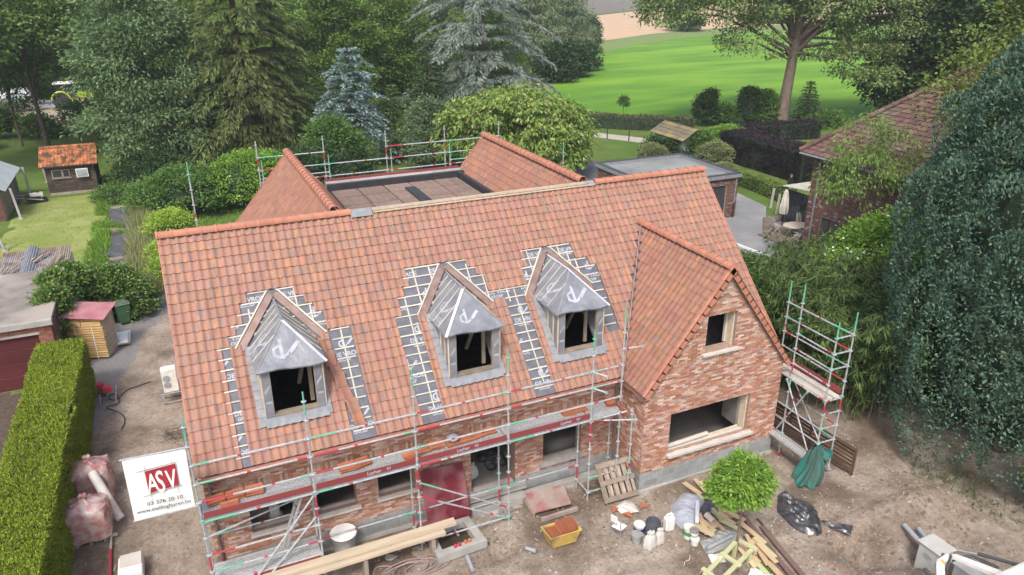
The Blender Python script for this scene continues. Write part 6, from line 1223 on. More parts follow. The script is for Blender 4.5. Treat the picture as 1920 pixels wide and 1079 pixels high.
def bin_(x, y, rz, m, label, lidm=None):
    t = thing('wheelie_bin', label, 'bin', (x, y, 0), 'wheelie bins in the ivy'); M_ = Matrix.Translation((x, y, 0))@Matrix.Rotation(rz, 4, 'Z'); mb = MB(); b = []
    for z, w, d in ((.08, .21, .24), (.95, .28, .33)): b += [M_@Vector(v) for v in ((-w, -d, z), (w, -d, z), (w, d, z), (-w, d, z))]
    mb.add(b, [(0, 3, 2, 1), (4, 5, 6, 7), (0, 1, 5, 4), (1, 2, 6, 5), (2, 3, 7, 6), (3, 0, 4, 7)]); mb.build('body', m, t, bevel=.02)
    mb = MB(); mb.box((-.3, -.36, .95), (.3, .36, 1.0), M=M_); mb.box((-.22, -.25, 1.0), (.22, .25, 1.04), M=M_); mb.build('lid', lidm or m, t, bevel=.015)
    mb = MB(); mb.tube([M_@Vector((-.25, .4, .93)), M_@Vector((.25, .4, .93))], .02, 6); mb.build('handle', m, t)
    for s in (-1, 1): mb = MB(); mb.lathe([(0, -.02), (.1, -.02), (.1, .02), (0, .02)], (0, 0, 0), 10, M=Matrix.Rotation(math.pi/2, 4, 'Y')); mb.v = [tuple(M_@Vector((v[0]+s*.24, v[1]+.25, v[2]+.1))) for v in mb.v]; mb.build('wheel', m_black, t)
m_bing = mat('bin_green', (.045, .11, .055), (.06, .13, .07), 3, .5)
bin_(-2.55, 18.0, .25, m_bing, 'green wheelie bin with its grey green lid closed', mat('bin_lid', (.12, .17, .13), None, 3, .5)); bin_(-3.25, 18.15, .2, m_black, 'black wheelie bin left of the green one'); bin_(-2.0, 18.6, .3, m_black, 'dark wheelie bin mostly behind the green one')
mb = MB(); mb.prism([(-.65, 15.6, 0), (-.65, 17.0, 0), (-.42, 17.0, 1.8), (-.42, 15.6, 1.8)], (-.03, 0, 0)); T1('panel', 'grey panel leaning against the left gable of the new house', 'board', mb, m_conc, (-.5, 16.3, 0), fixn=True)
hp = thing('heat_pump', 'white heat pump unit on a metal frame by the left gable', 'heat pump', (-.8, 10.0, 0))
panel(hp, 'casing', (-1.05, 9.85, .42), (-.55, 10.2, 1.32), mat('enamel_white', (.72, .72, .68), None, 3, .35), .015)
for z in (.98, .72): mb = MB(); mb.lathe([(.12, 0), (.12, .01), (0, .01)], (0, 0, 0), 14, M=Matrix.Rotation(math.pi/2, 4, 'X')); mb.v = [(v[0]-.9, v[1]+9.84, v[2]+z) for v in mb.v]; mb.build('fan_grille', m_grey, hp)
for x in (-1.1, -.5):
    for y in (9.8, 10.3): mb = MB(); mb.bar((x, y, 0), (x, y, .42), .03, .03); mb.build('frame_leg', m_steel, hp)
for z in (.05, .40):
    for y in (9.8, 10.3): mb = MB(); mb.bar((-1.15, y, z), (-.4, y, z), .03, .03, ext=.04); mb.build('frame_rail', m_steel, hp)
gn = thing('generator', 'small red machine with grey legs at the foot of the hedge', 'machine', (-3.1, 10.9, 0))
panel(gn, 'engine', (-3.2, 10.7, .3), (-2.95, 11.0, .55), m_black, .03); panel(gn, 'cover', (-3.05, 10.65, .45), (-2.75, 10.95, .65), m_red, .04); panel(gn, 'tank', (-3.25, 10.9, .5), (-3.0, 11.2, .7), m_red, .04)
for x, y in ((-3.2, 10.6), (-2.7, 10.6), (-3.2, 11.2), (-2.7, 11.1)): mb = MB(); mb.tube([(x, y, 0), (x+.05, y+.05, .45)], .015, 6); mb.build('leg', m_steel, gn)
def smooth_path(P, n=8):
    P = [Vector((*p[:2], p[2] if len(p) > 2 else 0)) for p in P]; out = []
    for i in range(len(P)-1):
        a, b, c, d = P[max(0, i-1)], P[i], P[i+1], P[min(len(P)-1, i+2)]
        for k in range(n): t = k/n; out.append(.5*((2*b)+(c-a)*t+(2*a-5*b+4*c-d)*t*t+(3*b-a-3*c+d)*t**3))
    return out+[P[-1]]
def cable(label, P, r, m, name='cable', cat='cable', dz=.012, group=None):
    pts = smooth_path(P, 5); mb = MB(); mb.tube([(p.x, p.y, p.z+H(p.x, p.y)+r+dz) for p in pts], r, 6); return T1(name, label, cat, mb, m, tuple(pts[0]), smooth=True, group=group)
cable('black cable looping over the dirt from the red machine', [(-1.55, 11.76), (-2.15, 11.56), (-2.42, 11.38), (-2.7, 10.94), (-2.9, 10.98), (-2.95, 11.31), (-2.7, 11.29), (-2.6, 10.65), (-2.92, 10.51), (-3.01, 10.43), (-2.74, 10.11), (-2.48, 9.68), (-2.4, 9.2), (-2.49, 8.7)], .018, m_black)
# wrapped brick packs
m_brickp = mat('new_brick_pack', (.42, .20, .14), (.34, .16, .12), 8, .9, isl=.15); m_wrap = mat('pink_film', (.46, .19, .19), (.68, .60, .59), 4.5, .25, spec=.7, alpha=.58, bump=.05, bscale=5, isl=0)
def bpack(x, y, label, h):
    t = thing('brick_pallet', label, 'brick pack', (x, y, 0), 'film wrapped brick packs by the hedge')
    for k in range(int(h/.13)):
        for i in range(4): mb = MB(); mb.box((x-.44+i*.22, y-.36, .1+k*.13), (x-.23+i*.22, y+.36, .22+k*.13)); mb.build('brick_row', m_brickp, t)
    for i in (-.35, 0, .35): mb = MB(); mb.box((x+i-.05, y-.38, 0), (x+i+.05, y+.38, .1)); mb.build('pallet_block', m_woodo, t)
    mb = MB(); n = 28; vs = []
    for j, (s_, z) in enumerate(((1.04, .18), (1.05, .4), (1.06, h*.7), (1.03, h+.02), (.9, h+.14), (.55, h+.22), (.18, h+.27), (.10, h+.36), (.2, h+.44))):
        for k in range(n):
            a = 2*math.pi*k/n; c_, s2 = math.cos(a), math.sin(a); q = (abs(c_)**8+abs(s2)**8)**(-1/8); w_ = 1+.07*math.sin(k*2.6+j*1.7+y)*(j > 1)+.05*math.sin(k*1.3+j*2.2+y*3); vs.append((x+c_*q*.53*s_*w_, y+s2*q*.45*s_*w_, z+.025*math.sin(k*1.9+j*2.1)))
    mb.add(vs, [(j*n+k, j*n+(k+1) % n, (j+1)*n+(k+1) % n, (j+1)*n+k) for j in range(8) for k in range(n)]); mb.build('film_wrap', m_wrap, t, smooth=True)
bpack(-3.08, 3.15, 'nearest of two brick packs wrapped in torn pinkish film', .95); bpack(-3.08, 5.0, 'farther of two brick packs wrapped in torn pinkish film', 1.0)
mb = MB(); mb.tube([(-2.95, 4.55, 1.15), (-2.72, 4.1, .72), (-2.45, 3.55, .25), (-2.36, 3.45, .14)], [.13, .14, .14, .12], 12); T1('paper_tube', 'grey white paper tube leaning from the brick packs to the ground', 'tube', mb, mat('paper_grey', (.55, .54, .52), (.45, .44, .42), 3, .7), (-2.6, 4, 0), smooth=True)
pp = thing('steel_prop', 'steel prop with a red foot lying beside the brick packs', 'prop', (-2.5, 2.4, 0))
mb = MB(); mb.tube([(-2.62, 4.2, .06), (-2.6, 2.3, .06)], .03, 8); mb.build('tube', m_steel, pp); mb = MB(); mb.tube([(-2.6, 2.3, .06), (-2.58, 1.2, .06)], .036, 8); mb.build('sleeve', m_red, pp); mb = MB(); mb.box((-2.72, 2.9, .02), (-2.45, 2.95, .09)); mb.build('pin', m_steel, pp)
bx = thing('foam_box', 'white foam block topped with grey board at the lower left', 'box', (-2.0, 1.3, 0)); panel(bx, 'block', (-2.35, .75, 0), (-1.78, 1.5, .35), m_white, .02); panel(bx, 'board', (-2.3, 1.05, .36), (-1.8, 1.5, .40), m_stone)
mb = MB()
for i in range(60): a = Vector((-.85+rng.normal()*.18, 7.4+rng.normal()*.28, .05+.12*rng.random())); mb.tube([a, a+Vector((rng.normal()*.2, rng.normal()*.2, rng.normal()*.06))], .008, 4)
T1('brushwood', 'heap of dark tangled roots beside the left verge of the roof', 'roots', mb, m_bark, (-.85, 7.4, 0))['kind'] = 'stuff'
# tile stacks on the deck
m_loose = mat('new_clay_tile', (.40, .145, .075), (.33, .115, .06), 5, .75, isl=.1)
def tstack(x, y, z, n, rz, label, tilt=0):
    t = thing('tile_stack', label, 'tile stack', (x, y, z), 'loose roof tiles waiting on the scaffold deck'); me = bpy.data.meshes.get('loose_tile')
    if me is None:
        mb = MB(); pr_ = [(-.14, .03), (-.10, .035), (-.05, .02), (0, .004), (.07, .004), (.11, .012), (.14, .03)]; nn = len(pr_); vs = []
        for yy in (-.20, .20): vs += [(a, yy, b) for a, b in pr_]+[(a, yy, b-.016) for a, b in pr_]
        fs = [(i, i+1, 2*nn+i+1, 2*nn+i) for i in range(nn-1)]+[(nn+i+1, nn+i, 3*nn+i, 3*nn+i+1) for i in range(nn-1)]+[(i+1, i, nn+i, nn+i+1) for i in range(nn-1)]+[(2*nn+i, 2*nn+i+1, 3*nn+i+1, 3*nn+i) for i in range(nn-1)]+[(0, 2*nn, 3*nn, nn), (2*nn-1, 4*nn-1, 3*nn-1, nn-1)]
        me = bpy.data.meshes.new('loose_tile'); me.from_pydata(vs, [], fs); me.materials.append(m_loose); me.update()
    for k in range(n):
        o = link_mesh('loose_tile', me, t); o.location = (rng.normal()*.008, rng.normal()*.01, .0+k*.034); o.rotation_euler = (tilt, 0, math.pi/2+rz+rng.normal()*.04)
names = ['first', 'second', 'third', 'fourth', 'fifth', 'sixth', 'seventh', 'eighth', 'ninth', 'tenth', 'eleventh', 'twelfth', 'thirteenth', 'fourteenth', 'fifteenth']
STK = [(.22, -.57, 4), (.52, -.90, 3), (.66, -.55, 4), (1.10, -.55, 4), (3.33, -.58, 4), (3.72, -.55, 4), (4.95, -.72, 2), (5.30, -.62, 2), (5.66, -.58, 3), (6.13, -.62, 2), (6.50, -.60, 2), (6.88, -.56, 2), (7.2, -.52, 2), (9.62, -.58, 2), (10.0, -.56, 2)]
for i, (x, y, n) in enumerate(STK): tstack(x, y, 2.76, n, .1*rng.normal(), names[i]+' small stack of loose orange tiles on the deck, counting from the banner')
tstack(10.95, -.6, 2.76, 4, 1.2, 'loose tiles in the deck corner by the wing wall'); 
T1('rag_bundle', 'crumpled blue grey bag lying between the loose tiles on the deck', 'bag', MB().lathe([(0, 0), (.14, .03), (.17, .10), (.08, .17), (0, .18)], (6.15, -.6, 2.84), 9), m_grey, (6.15, -.6, 2.84), smooth=True)
for i, (x, t, r_) in enumerate(((3.30, 2.55, .06), (3.48, 2.2, -.05), (3.56, 1.9, .05), (3.62, 1.6, -.03), (3.68, 1.2, .07), (3.78, .85, .04), (3.83, .5, .02))):
    if 'laid_tile' not in bpy.data.meshes: me_ = bpy.data.meshes['loose_tile'].copy(); me_.name = 'laid_tile'; me_.materials.clear(); me_.materials.append(m_tile_x)
    p = MR(x, t, .05+.012*(i % 2)); o = link_mesh('loose_tile', bpy.data.meshes['laid_tile'], None, tuple(p)); o.rotation_euler = (math.atan2(CZ, CY), 0, .12+r_*2); tagit(o, names[i]+' loose tile lying right of the left dormer, counting from the ridge side', 'roof tile', 'loose tiles laid down the roof beside the left dormer')
# red door board, platform, pallet
mb = MB(); mb.prism([(5.36, -.52, .16), (6.62, -.50, .12), (6.56, -.10, 1.72), (5.33, -.12, 1.78)], (0, -.02, .005)); T1('door_board', 'dark red shuttering board leaning over the doorway', 'board', mb, mat('shuttering_red', (.17, .018, .028), (.13, .02, .03), 1.5, .45, c3=(.24, .10, .11), low=1.2), (6, -.4, 0), fixn=True)
m_plat = mat('muddy_plywood', (.34, .28, .25), (.28, .21, .19), 2, .8, c3=(.30, .10, .11), low=1.6)
pf = thing('platform', 'muddy red plywood platform lying at the house entrance', 'platform', (8.9, -.8, 0))
mb = MB(); mb.prism([(8.36, -.30, .16), (8.30, -1.15, .12), (9.45, -1.22, .12), (9.62, -.42, .16)], (0, 0, .03)); mb.build('sheet', m_plat, pf, fixn=True); mb = MB(); mb.prism([(8.28, -.3, .0), (8.22, -1.2, .0), (8.30, -1.2, .0), (8.36, -.3, .0)], (0, 0, .16)); mb.build('frame', m_woodo, pf, fixn=True)
mb = MB(); mb.box((8.50, -1.35, .02), (9.45, -1.23, .03)); mb.build('gap', m_black, pf); mb = MB(); mb.box((8.4, -1.45, 0), (9.55, -1.36, .12)); mb.build('frame', m_plat, pf)
m_offp = mat('pallet_pale', (.38, .31, .25), (.30, .24, .19), 4, .85, isl=.2); pal = thing('pallet', 'weathered wooden pallet leaning on the scaffold at the wing corner', 'pallet', (10.9, -1.45, 0))
PA, PB = Vector((10.38, -1.52, .03)), Vector((11.52, -1.55, .03)); up_ = Vector((-.05, .55, .92)).normalized(); ex_ = (PB-PA).normalized(); nz_ = ex_.cross(up_)
def pbar(nm, u0, v0, u1, v1, w, h, dn_, m): mb = MB(); mb.bar(PA+ex_*u0+up_*v0+nz_*dn_, PA+ex_*u1+up_*v1+nz_*dn_, w, h, upv=nz_); mb.build(nm, m, pal)
for v in (.08, .58, 1.08): pbar('deck_board', 0, v, 1.15, v, .14, .022, .07, m_woodo)
for u in (.06, .25, .44, .62, .82, 1.02): pbar('cross_board', u+.03, 0, u+.03, 1.16, .045 if u not in (.06, 1.02) else .09, .022, .04, m_offp if u not in (.06, 1.02) else m_woodo)
for u in (.12, .33, .53, .73, .93): pbar('bottom_board', u, .0, u, 1.15, .15, .02, -.05, m_offp)
# yellow tub with tiles
tub = thing('mortar_tub', 'yellow plastic tub filled with upright orange tiles', 'tub', (8.5, -2.35, 0)); vs = []; q = [(8.05, -2.08), (8.08, -2.60), (8.98, -2.62), (8.93, -2.12)]
for s_, z in ((.78, .03), (1.0, .46), (1.06, .47), (1.05, .42)): vs += [(8.51+(x-8.51)*s_, -2.35+(y+2.35)*s_, z) for x, y in q]
vs += [(8.51+(x-8.51)*.74, -2.35+(y+2.35)*.74, .06) for x, y in q]+[(8.51+(x-8.51)*.95, -2.35+(y+2.35)*.95, .46) for x, y in q]
mb = MB(); mb.add(vs, [(i, (i+1) % 4, 4+(i+1) % 4, 4+i) for i in range(4)]+[(4+i, 4+(i+1) % 4, 8+(i+1) % 4, 8+i) for i in range(4)]+[(8+i, 8+(i+1) % 4, 12+(i+1) % 4, 12+i) for i in range(4)]+[(16+(i+1) % 4, 16+i, 20+i, 20+(i+1) % 4) for i in range(4)]+[(3, 2, 1, 0), (16, 17, 18, 19)]+[(20+i, 4+i, 4+(i+1) % 4, 20+(i+1) % 4) for i in range(4)])
mb.build('shell', mat('yellow_plastic', (.55, .38, .09), (.45, .31, .09), 3, .55, c3=(.25, .18, .09), low=2), tub, bevel=.012)
for x0, z in ((8.15, .3), (8.42, .42), (8.66, .45)):
    for k in range(8 if x0 > 8.2 else 9):
        a = Vector((x0+k*.034, -2.35, z)); M_ = Matrix.Translation(a)@Matrix.Rotation(.12, 4, 'Y')@Matrix.Rotation(math.pi/2, 4, 'X'); o = link_mesh('stacked_tile', bpy.data.meshes['loose_tile'], tub); o.matrix_local = Matrix.Translation(a-Vector(org(tub)))@Matrix.Rotation(math.pi/2-.1, 4, 'Y')
# chair
ch = thing('chair', 'white plastic chair with thin metal legs standing in the mud', 'chair', (9.97, -2.9, 0)); m_alu = mat('alu_tube', (.5, .5, .5), None, 4, .35, metal=.6)
mb = MB(); mb.prism([(9.80, -2.82, .42), (9.93, -3.1, .42), (10.2, -2.98, .42), (10.06, -2.7, .42)], (0, 0, .025)); mb.build('seat', m_white, ch, fixn=True, bevel=.01)
mb = MB(); mb.prism([(9.79, -2.80, .62), (9.88, -3.02, .62), (9.85, -3.02, .86), (9.77, -2.82, .86)], (-.018, -.006, 0)); mb.build('backrest', m_white, ch, fixn=True, bevel=.006)
for a, b, c in (((9.79, -2.8), (9.76, -2.78), .9), ((9.92, -3.1), (9.90, -3.12), .9), ((10.2, -2.98), (10.24, -2.99), .42), ((10.06, -2.7), (10.08, -2.66), .42)): mb = MB(); mb.tube([(b[0], b[1], 0), (a[0], a[1], .42), (a[0]-.02 if c > .5 else a[0], a[1], c)], .011, 6); mb.build('leg', m_alu, ch)
# buckets etc
def bucket(x, y, h, r, m, label, fill=None, band=None, cat='bucket', name='bucket'):
    t = thing(name, label, cat, (x, y, 0)); z0 = H(x, y); mb = MB(); mb.lathe([(0, z0), (r*.8, z0), (r, z0+h), (r*1.06, z0+h), (r*1.06, z0+h-.03), (r*.98, z0+h-.03)], (x, y, 0), 20); mb.lathe([(r*.96, z0+h), (r*.80, z0+.03)], (x, y, 0), 20); mb.build('shell', m, t, smooth=True)
    if fill is not None: mb = MB(); mb.lathe([(r*.93, z0+h-.06), (0, z0+h-.05)], (x, y, 0), 20); mb.build('contents', fill, t)
    if band is not None: mb = MB(); mb.lathe([(r*.89, z0+h*.35), (r*.955, z0+h*.7)], (x, y, 0), 20); mb.v = [(x+(v[0]-x)*1.03, y+(v[1]-y)*1.03, v[2]) for v in mb.v]; mb.build('label_band', band, t, smooth=True)
    mb = MB(); mb.tube([(x+r*1.04*math.cos(a), y-.0+r*.3*math.sin(a)-r*.6*abs(math.sin(a)), z0+h-.02-.10*math.sin(a)) for a in np.linspace(0, math.pi, 9)], .006, 5); mb.build('handle', m_alu, t); return t
m_bw = mat('bucket_white', (.66, .67, .66), (.55, .55, .53), 6, .5); m_blu = mat('dark_blue_print', (.02, .04, .25), None, 3, .5); m_grn = mat('green_print', (.08, .28, .08), None, 3, .5)
bucket(10.65, -2.92, .30, .155, m_bw, 'white bucket with a dark blue band, left of the black tub', m_conc, m_blu); bucket(10.35, -3.25, .30, .15, mat('mortar_bucket', (.22, .24, .23), (.30, .31, .30), 6, .7), 'grey mortar stained bucket nearest the white chair', m_conc)
bucket(11.74, -3.68, .36, .15, m_bw, 'tall white bucket with green print at the edge of the wood pile', m_white, m_grn)
bucket(11.72, -3.98, .2, .12, m_bw, 'lower paint can of the small pair by the wood pile', None, None, 'paint can', 'paint_can'); t_ = bucket(11.74, -3.90, .2, .12, m_alu, 'open metal paint can standing on the lower one', mat('rust_paint', (.30, .16, .10), None, 4, .6), m_bw, 'paint can', 'paint_can'); t_.location.z += .21
dr = thing('tub', 'upturned black rubber tub among the buckets', 'tub', (11.02, -3.04, 0)); mb = MB(); mb.lathe([(.27, .0), (.27, .03), (.25, .05), (.20, .34), (.17, .38), (.15, .36), (.09, .36), (.08, .40), (0, .40)], (11.02, -3.04, 0), 24); mb.build('shell', mat('rubber_dusty', (.045, .05, .065), (.08, .085, .10), 3, .6), dr, smooth=True); mb = MB(); mb.lathe([(.275, .0), (.285, .02), (.275, .04)], (11.02, -3.04, 0), 24); mb.build('rim', m_black, dr)
jc = thing('jerrycan', 'white plastic jerrycan right of the black tub', 'canister', (11.45, -3.17, 0)); panel(jc, 'body', (11.31, -3.28, 0), (11.60, -3.05, .46), m_white, .05)
mb = MB(); mb.tube([(11.36, -3.17, .44), (11.36, -3.17, .54), (11.50, -3.17, .55), (11.52, -3.17, .44)], .03, 8); mb.build('handle', m_white, jc, smooth=True); mb = MB(); mb.lathe([(.035, 0), (.035, .05), (0, .05)], (11.56, -3.17, .45), 10); mb.build('cap', m_bw, jc)
m_sack = mat('woven_sack', (.50, .50, .47), (.40, .40, .38), 4, .7, bump=.012, bscale=9); m_clear = mat('clear_sack', (.58, .57, .55), (.45, .40, .36), 4, .35, spec=.6)
def sack(x, y, h, r, m, label, seed):
    n = 20; vs = []; mb = MB()
    for j, (s_, f) in enumerate(((.85, 0), (1.1, .08), (1.12, .35), (1.0, .6), (.8, .78), (.5, .88), (.62, 1.0), (.3, 1.02))):
        for k in range(n): a = 2*math.pi*k/n; w_ = 1+.10*math.sin(k*.9*2+j+seed)+.05*math.sin(k*2.6+seed*3+j*2); vs.append((x+math.cos(a)*r*s_*w_*1.1, y+math.sin(a)*r*s_*w_*.75, h*f+.02*math.sin(k*1.7+j)))
    mb.add(vs, [(j*n+k, j*n+(k+1) % n, (j+1)*n+(k+1) % n, (j+1)*n+k) for j in range(7) for k in range(n)]+[tuple(7*n+k for k in range(n))]); T1('sack', label, 'sack', mb, m, (x, y, 0), smooth=True)
sack(10.58, -3.55, .52, .16, m_sack, 'pale filled sack leaning in front of the black tub', 1); sack(10.92, -3.50, .46, .14, m_clear, 'see-through sack with sand right of the pale sack', 2)
draped('plastic_sheet', 'small clear plastic sheet on broken tiles in front of the pallet', 'sheet', [(10.58, -1.75), (10.61, -2.1), (11.12, -2.22), (11.2, -1.85), (11.05, -1.6)], .05, m_clear, 5, amp=.02)
for x, y, a, lb in ((10.5, -1.85, .3, 'broken orange tile left of the clear sheet'), (10.75, -2.22, 1.2, 'broken orange tile under the front of the clear sheet'), (11.38, -2.08, 2.1, 'triangular tile shard right of the clear sheet')):
    mb = MB(); mb.prism([Matrix.Rotation(a, 3, 'Z')@Vector(v)+Vector((x, y, .03)) for v in ((-.14, -.1, 0), (.15, -.06, 0), (.04, .16, .02))], (0, 0, .02)); T1('tile_shard', lb, 'tile shard', mb, m_loose, (x, y, 0), fixn=True)
# beams, white tub, pit, hose
for i, (a, b, z, lb) in enumerate((((-1.6, -1.28), (5.9, -1.22), .74, 'long pale timber beam lying over the lower scaffold, rear one'), ((-1.6, -1.46), (5.55, -1.38), .64, 'second long pale timber plank just in front of the beam'))):
    mb = MB(); mb.bar((a[0], a[1], z), (b[0], b[1], z), .24 if i == 0 else .20, .08); T1('timber_beam', lb, 'beam', mb, mat('pale_timber', (.50, .42, .31), (.40, .33, .24), 1.6, .85, aniso=(.4, 3, 3), bump=.004) if i == 0 else bpy.data.materials['pale_timber'], (a[0], a[1], z))
for x in (-.2, 1.6, 3.4, 5.2): mb = MB(); mb.box((x-.05, -1.5, 0), (x+.05, -1.2, .56)); T1('trestle_leg', 'short timber prop under the long beam near '+{-.2: 'the banner', 1.6: 'the lower deck', 3.4: 'the white tub', 5.2: 'the concrete pit'}[x], 'prop', mb, m_woodo, (x, -1.4, 0))
wt = thing('tub', 'round white grey tub standing against the plinth behind the beam', 'tub', (3.1, -.32, 0)); mb = MB(); mb.lathe([(.26, .05), (.32, .62), (.34, .64), (.34, .66), (.31, .67), (0, .66)], (3.1, -.32, 0), 24); mb.build('shell', mat('tub_grey', (.45, .46, .45), (.36, .37, .36), 5, .6, c3=(.58, .58, .56), low=3), wt, smooth=True); mb = MB(); mb.lathe([(.33, .63), (.355, .66), (.33, .69)], (3.1, -.32, 0), 24); mb.build('rim', m_white, wt)
pit = thing('concrete_pit', 'open concrete inspection pit below the red board', 'pit', (5.9, -1.2, 0)); Oq = [Vector(v) for v in ((5.22, -.62, 0), (5.19, -1.80, 0), (6.62, -1.72, 0), (6.52, -.60, 0))]; Iq = [Vector(v) for v in ((5.42, -.78, 0), (5.40, -1.56, 0), (6.36, -1.50, 0), (6.30, -.76, 0))]
for i in range(4):
    j = (i+1) % 4; mb = MB(); z = Vector((0, 0, .24)); mb.add([Oq[i], Oq[j], Iq[j], Iq[i], Oq[i]+z, Oq[j]+z, Iq[j]+z, Iq[i]+z], [(0, 1, 5, 4), (4, 5, 6, 7), (2, 3, 7, 6), (3, 2, 1, 0)]); mb.build('rim', m_conc, pit, fixn=False)
mb = MB(); mb.add([p+Vector((0, 0, .035)) for p in Iq], [(0, 1, 2, 3)]); mb.build('water_floor', mat('wet_mud', (.035, .03, .02), (.06, .05, .035), 4, .3), pit)
mb = MB(); mb.tube([(6.0, -.8, .2), (6.02, -.9, .1), (6.05, -1.05, .06)], .035, 8); mb.build('pipe', m_grey, pit)
for i, (x, y) in enumerate(((5.75, -1.62), (5.87, -1.61), (6.05, -1.58), (6.17, -1.57))): mb = MB(); mb.lathe([(.045, 0), (.05, .07), (.035, .075), (0, .03)], (x, y, .24), 10); T1('pipe_cap', ('bright red pipe cap, leftmost of four on the pit rim', 'bright red pipe cap, second from left on the pit rim', 'brick red pipe cap, third from left on the pit rim', 'brick red pipe cap, rightmost on the pit rim')[i], 'pipe cap', mb, m_red if i < 2 else m_loose, (x, y, .24), group='pipe caps on the pit rim')
mb = MB(); mb.tube([(5.97, -1.9, .08), (5.93, -2.4, .05)], .06, 12); T1('drain_pipe', 'short grey drain pipe on the ground before the pit', 'pipe', mb, m_grey, (5.95, -2.1, 0), smooth=True)
mb = MB(); mb.tube([(7.52, -2.22, .05), (7.72, -2.45, .05)], [.05, .07], 10); T1('drain_pipe', 'small grey pipe piece lying left of the yellow tub', 'pipe', mb, m_grey, (7.6, -2.3, 0), smooth=True)
m_hose = mat('dusty_hose', (.30, .22, .20), (.24, .18, .165), 4, .6); P_ = []
for k in range(64): a = k*.62; r_ = .42+.13*math.sin(k*.37); P_.append((4.55+.28*math.sin(k*.11)+r_*1.45*math.cos(a), -1.72+r_*.62*math.sin(a), .01+.0016*k))
cable('coiled dusty pink hose lying before the beam', P_, .016, m_hose, 'hose', 'hose'); cable('grey hose running left from the coil', [(4.1, -1.35), (3.75, -1.2), (3.6, -1.35), (3.62, -1.7), (3.8, -1.95)], .018, m_hose, 'hose', 'hose')
rs_ = np.random.default_rng(3); m_rub = mat('rubble_grey', (.36, .34, .31), (.28, .26, .24), 5, .9, isl=.2)
def stone(x, y, s_, label, m=m_rub, grp=None, flat=.5):
    mb = MB(); n = 7; vs = []
    for f, q in ((0, .9), (.5, 1.05), (1, .7)):
        for k in range(n): a = 2*math.pi*k/n; w_ = 1+.22*rs_.normal(); vs.append((x+math.cos(a)*s_*q*w_, y+math.sin(a)*s_*q*w_*.7, H(x, y)-.01+f*s_*flat))
    mb.add(vs, [(j*n+k, j*n+(k+1) % n, (j+1)*n+(k+1) % n, (j+1)*n+k) for j in range(2) for k in range(n)]+[tuple(2*n+k for k in range(n))]); T1('stone', label, 'stone', mb, m, (x, y, 0), group=grp)
for x, y, s_, lb in ((4.15, -1.02, .16, 'grey slab piece above the hose coil'), (3.95, -1.45, .15, 'flat grey stone left of the hose coil'), (4.9, -1.0, .15, 'pale slab beside the pit corner'), (17.92, -3.95, .12, 'grey stone on the dirt right of the lattice panel'), (16.9, -3.15, .13, 'flat stone below the green netting'), (17.5, -3.0, .12, 'flat stone under the tower foot'), (17.98, -3.55, .07, 'small white stone at the lattice corner'), (7.35, -.45, .18, 'pale rubble lump under the doorway'), (7.7, -.75, .12, 'small rubble lump in front of the doorway'), (8.05, -.5, .10, 'rubble piece beside the platform'), (7.1, -.75, .14, 'rubble piece right of the pit')): stone(x, y, s_, lb, flat=.35)
mb = MB(); r_ = np.random.default_rng(12)
for i in range(1500):
    x, y = (r_.normal(7.4, .5), r_.normal(-.7, .35)) if i < 160 else (r_.uniform(-3, 20), r_.uniform(-9, 1.5)); s_ = .018+.03*r_.random()**2
    if 0 < x < 17 and y > -.2: y = -.3
    z = H(x, y); mb.add([(x-s_, y, z), (x, y-s_, z), (x+s_, y, z), (x, y+s_, z), (x, y, z+s_*1.1)], [(0, 1, 4), (1, 2, 4), (2, 3, 4), (3, 0, 4)])
mb.build('pebbles', m_rub, None)['kind'] = 'stuff'
mb = MB(); mb.bar((4.75, -1.05, .03), (5.05, -1.75, .03), .2, .03); T1('loose_plank', 'short grey plank lying left of the concrete pit', 'plank', mb, m_woodo, (4.9, -1.4, 0))
for i in range(5):
    a = rs_.random()*6; x, y = 15.9+rs_.normal()*.25, -6.4+rs_.normal()*.2; 
for i, (x, y) in enumerate(((14.63, -6.1), (14.8, -6.22), (14.72, -6.4), (15.0, -6.45), (14.95, -6.66), (14.52, -6.0))): stone(x, y, .055, 'small orange brick crumb, '+names[i]+' of the scatter below the black film', m_loose, 'orange crumbs scattered on the dirt', .5)
# wood pile
PLK = [((13.07, -1.79), (13.13, -2.25)), ((13.4, -1.84), (13.32, -2.32)), ((13.43, -2.06), (13.33, -2.67)), ((12.76, -3.04), (12.57, -3.68)), ((12.87, -3.04), (12.88, -3.5)), ((13.0, -3.05), (13.15, -3.76)), ((13.15, -3.03), (13.21, -3.43)), ((12.43, -3.25), (12.44, -3.79)), ((12.17, -3.53), (12.32, -3.87)), ((12.05, -3.64), (12.17, -4.01)), ((12.75, -3.33), (12.77, -4.41)), ((12.95, -3.63), (13.11, -3.92)), ((13.29, -3.37), (13.43, -3.8)), ((13.31, -3.97), (13.4, -4.7)), ((13.06, -4.5), (12.9, -4.93)), ((12.79, -4.59), (12.8, -5.16)), ((12.89, -4.63), (13.08, -4.8)), ((13.15, -4.67), (12.96, -5.35)), ((13.23, -4.66), (13.22, -5.27)), ((13.12, -4.9), (13.09, -5.45)), ((12.75, -5.06), (12.72, -5.55)), ((12.98, -5.47), (12.91, -5.89)), ((12.64, -4.73), (12.61, -5.23)), ((12.45, -3.22), (12.2, -3.84)), ((12.95, -2.6), (12.9, -3.4)), ((12.6, -2.3), (12.7, -3.2)), ((13.25, -2.7), (13.3, -3.5)), ((12.3, -2.7), (12.5, -3.5))]
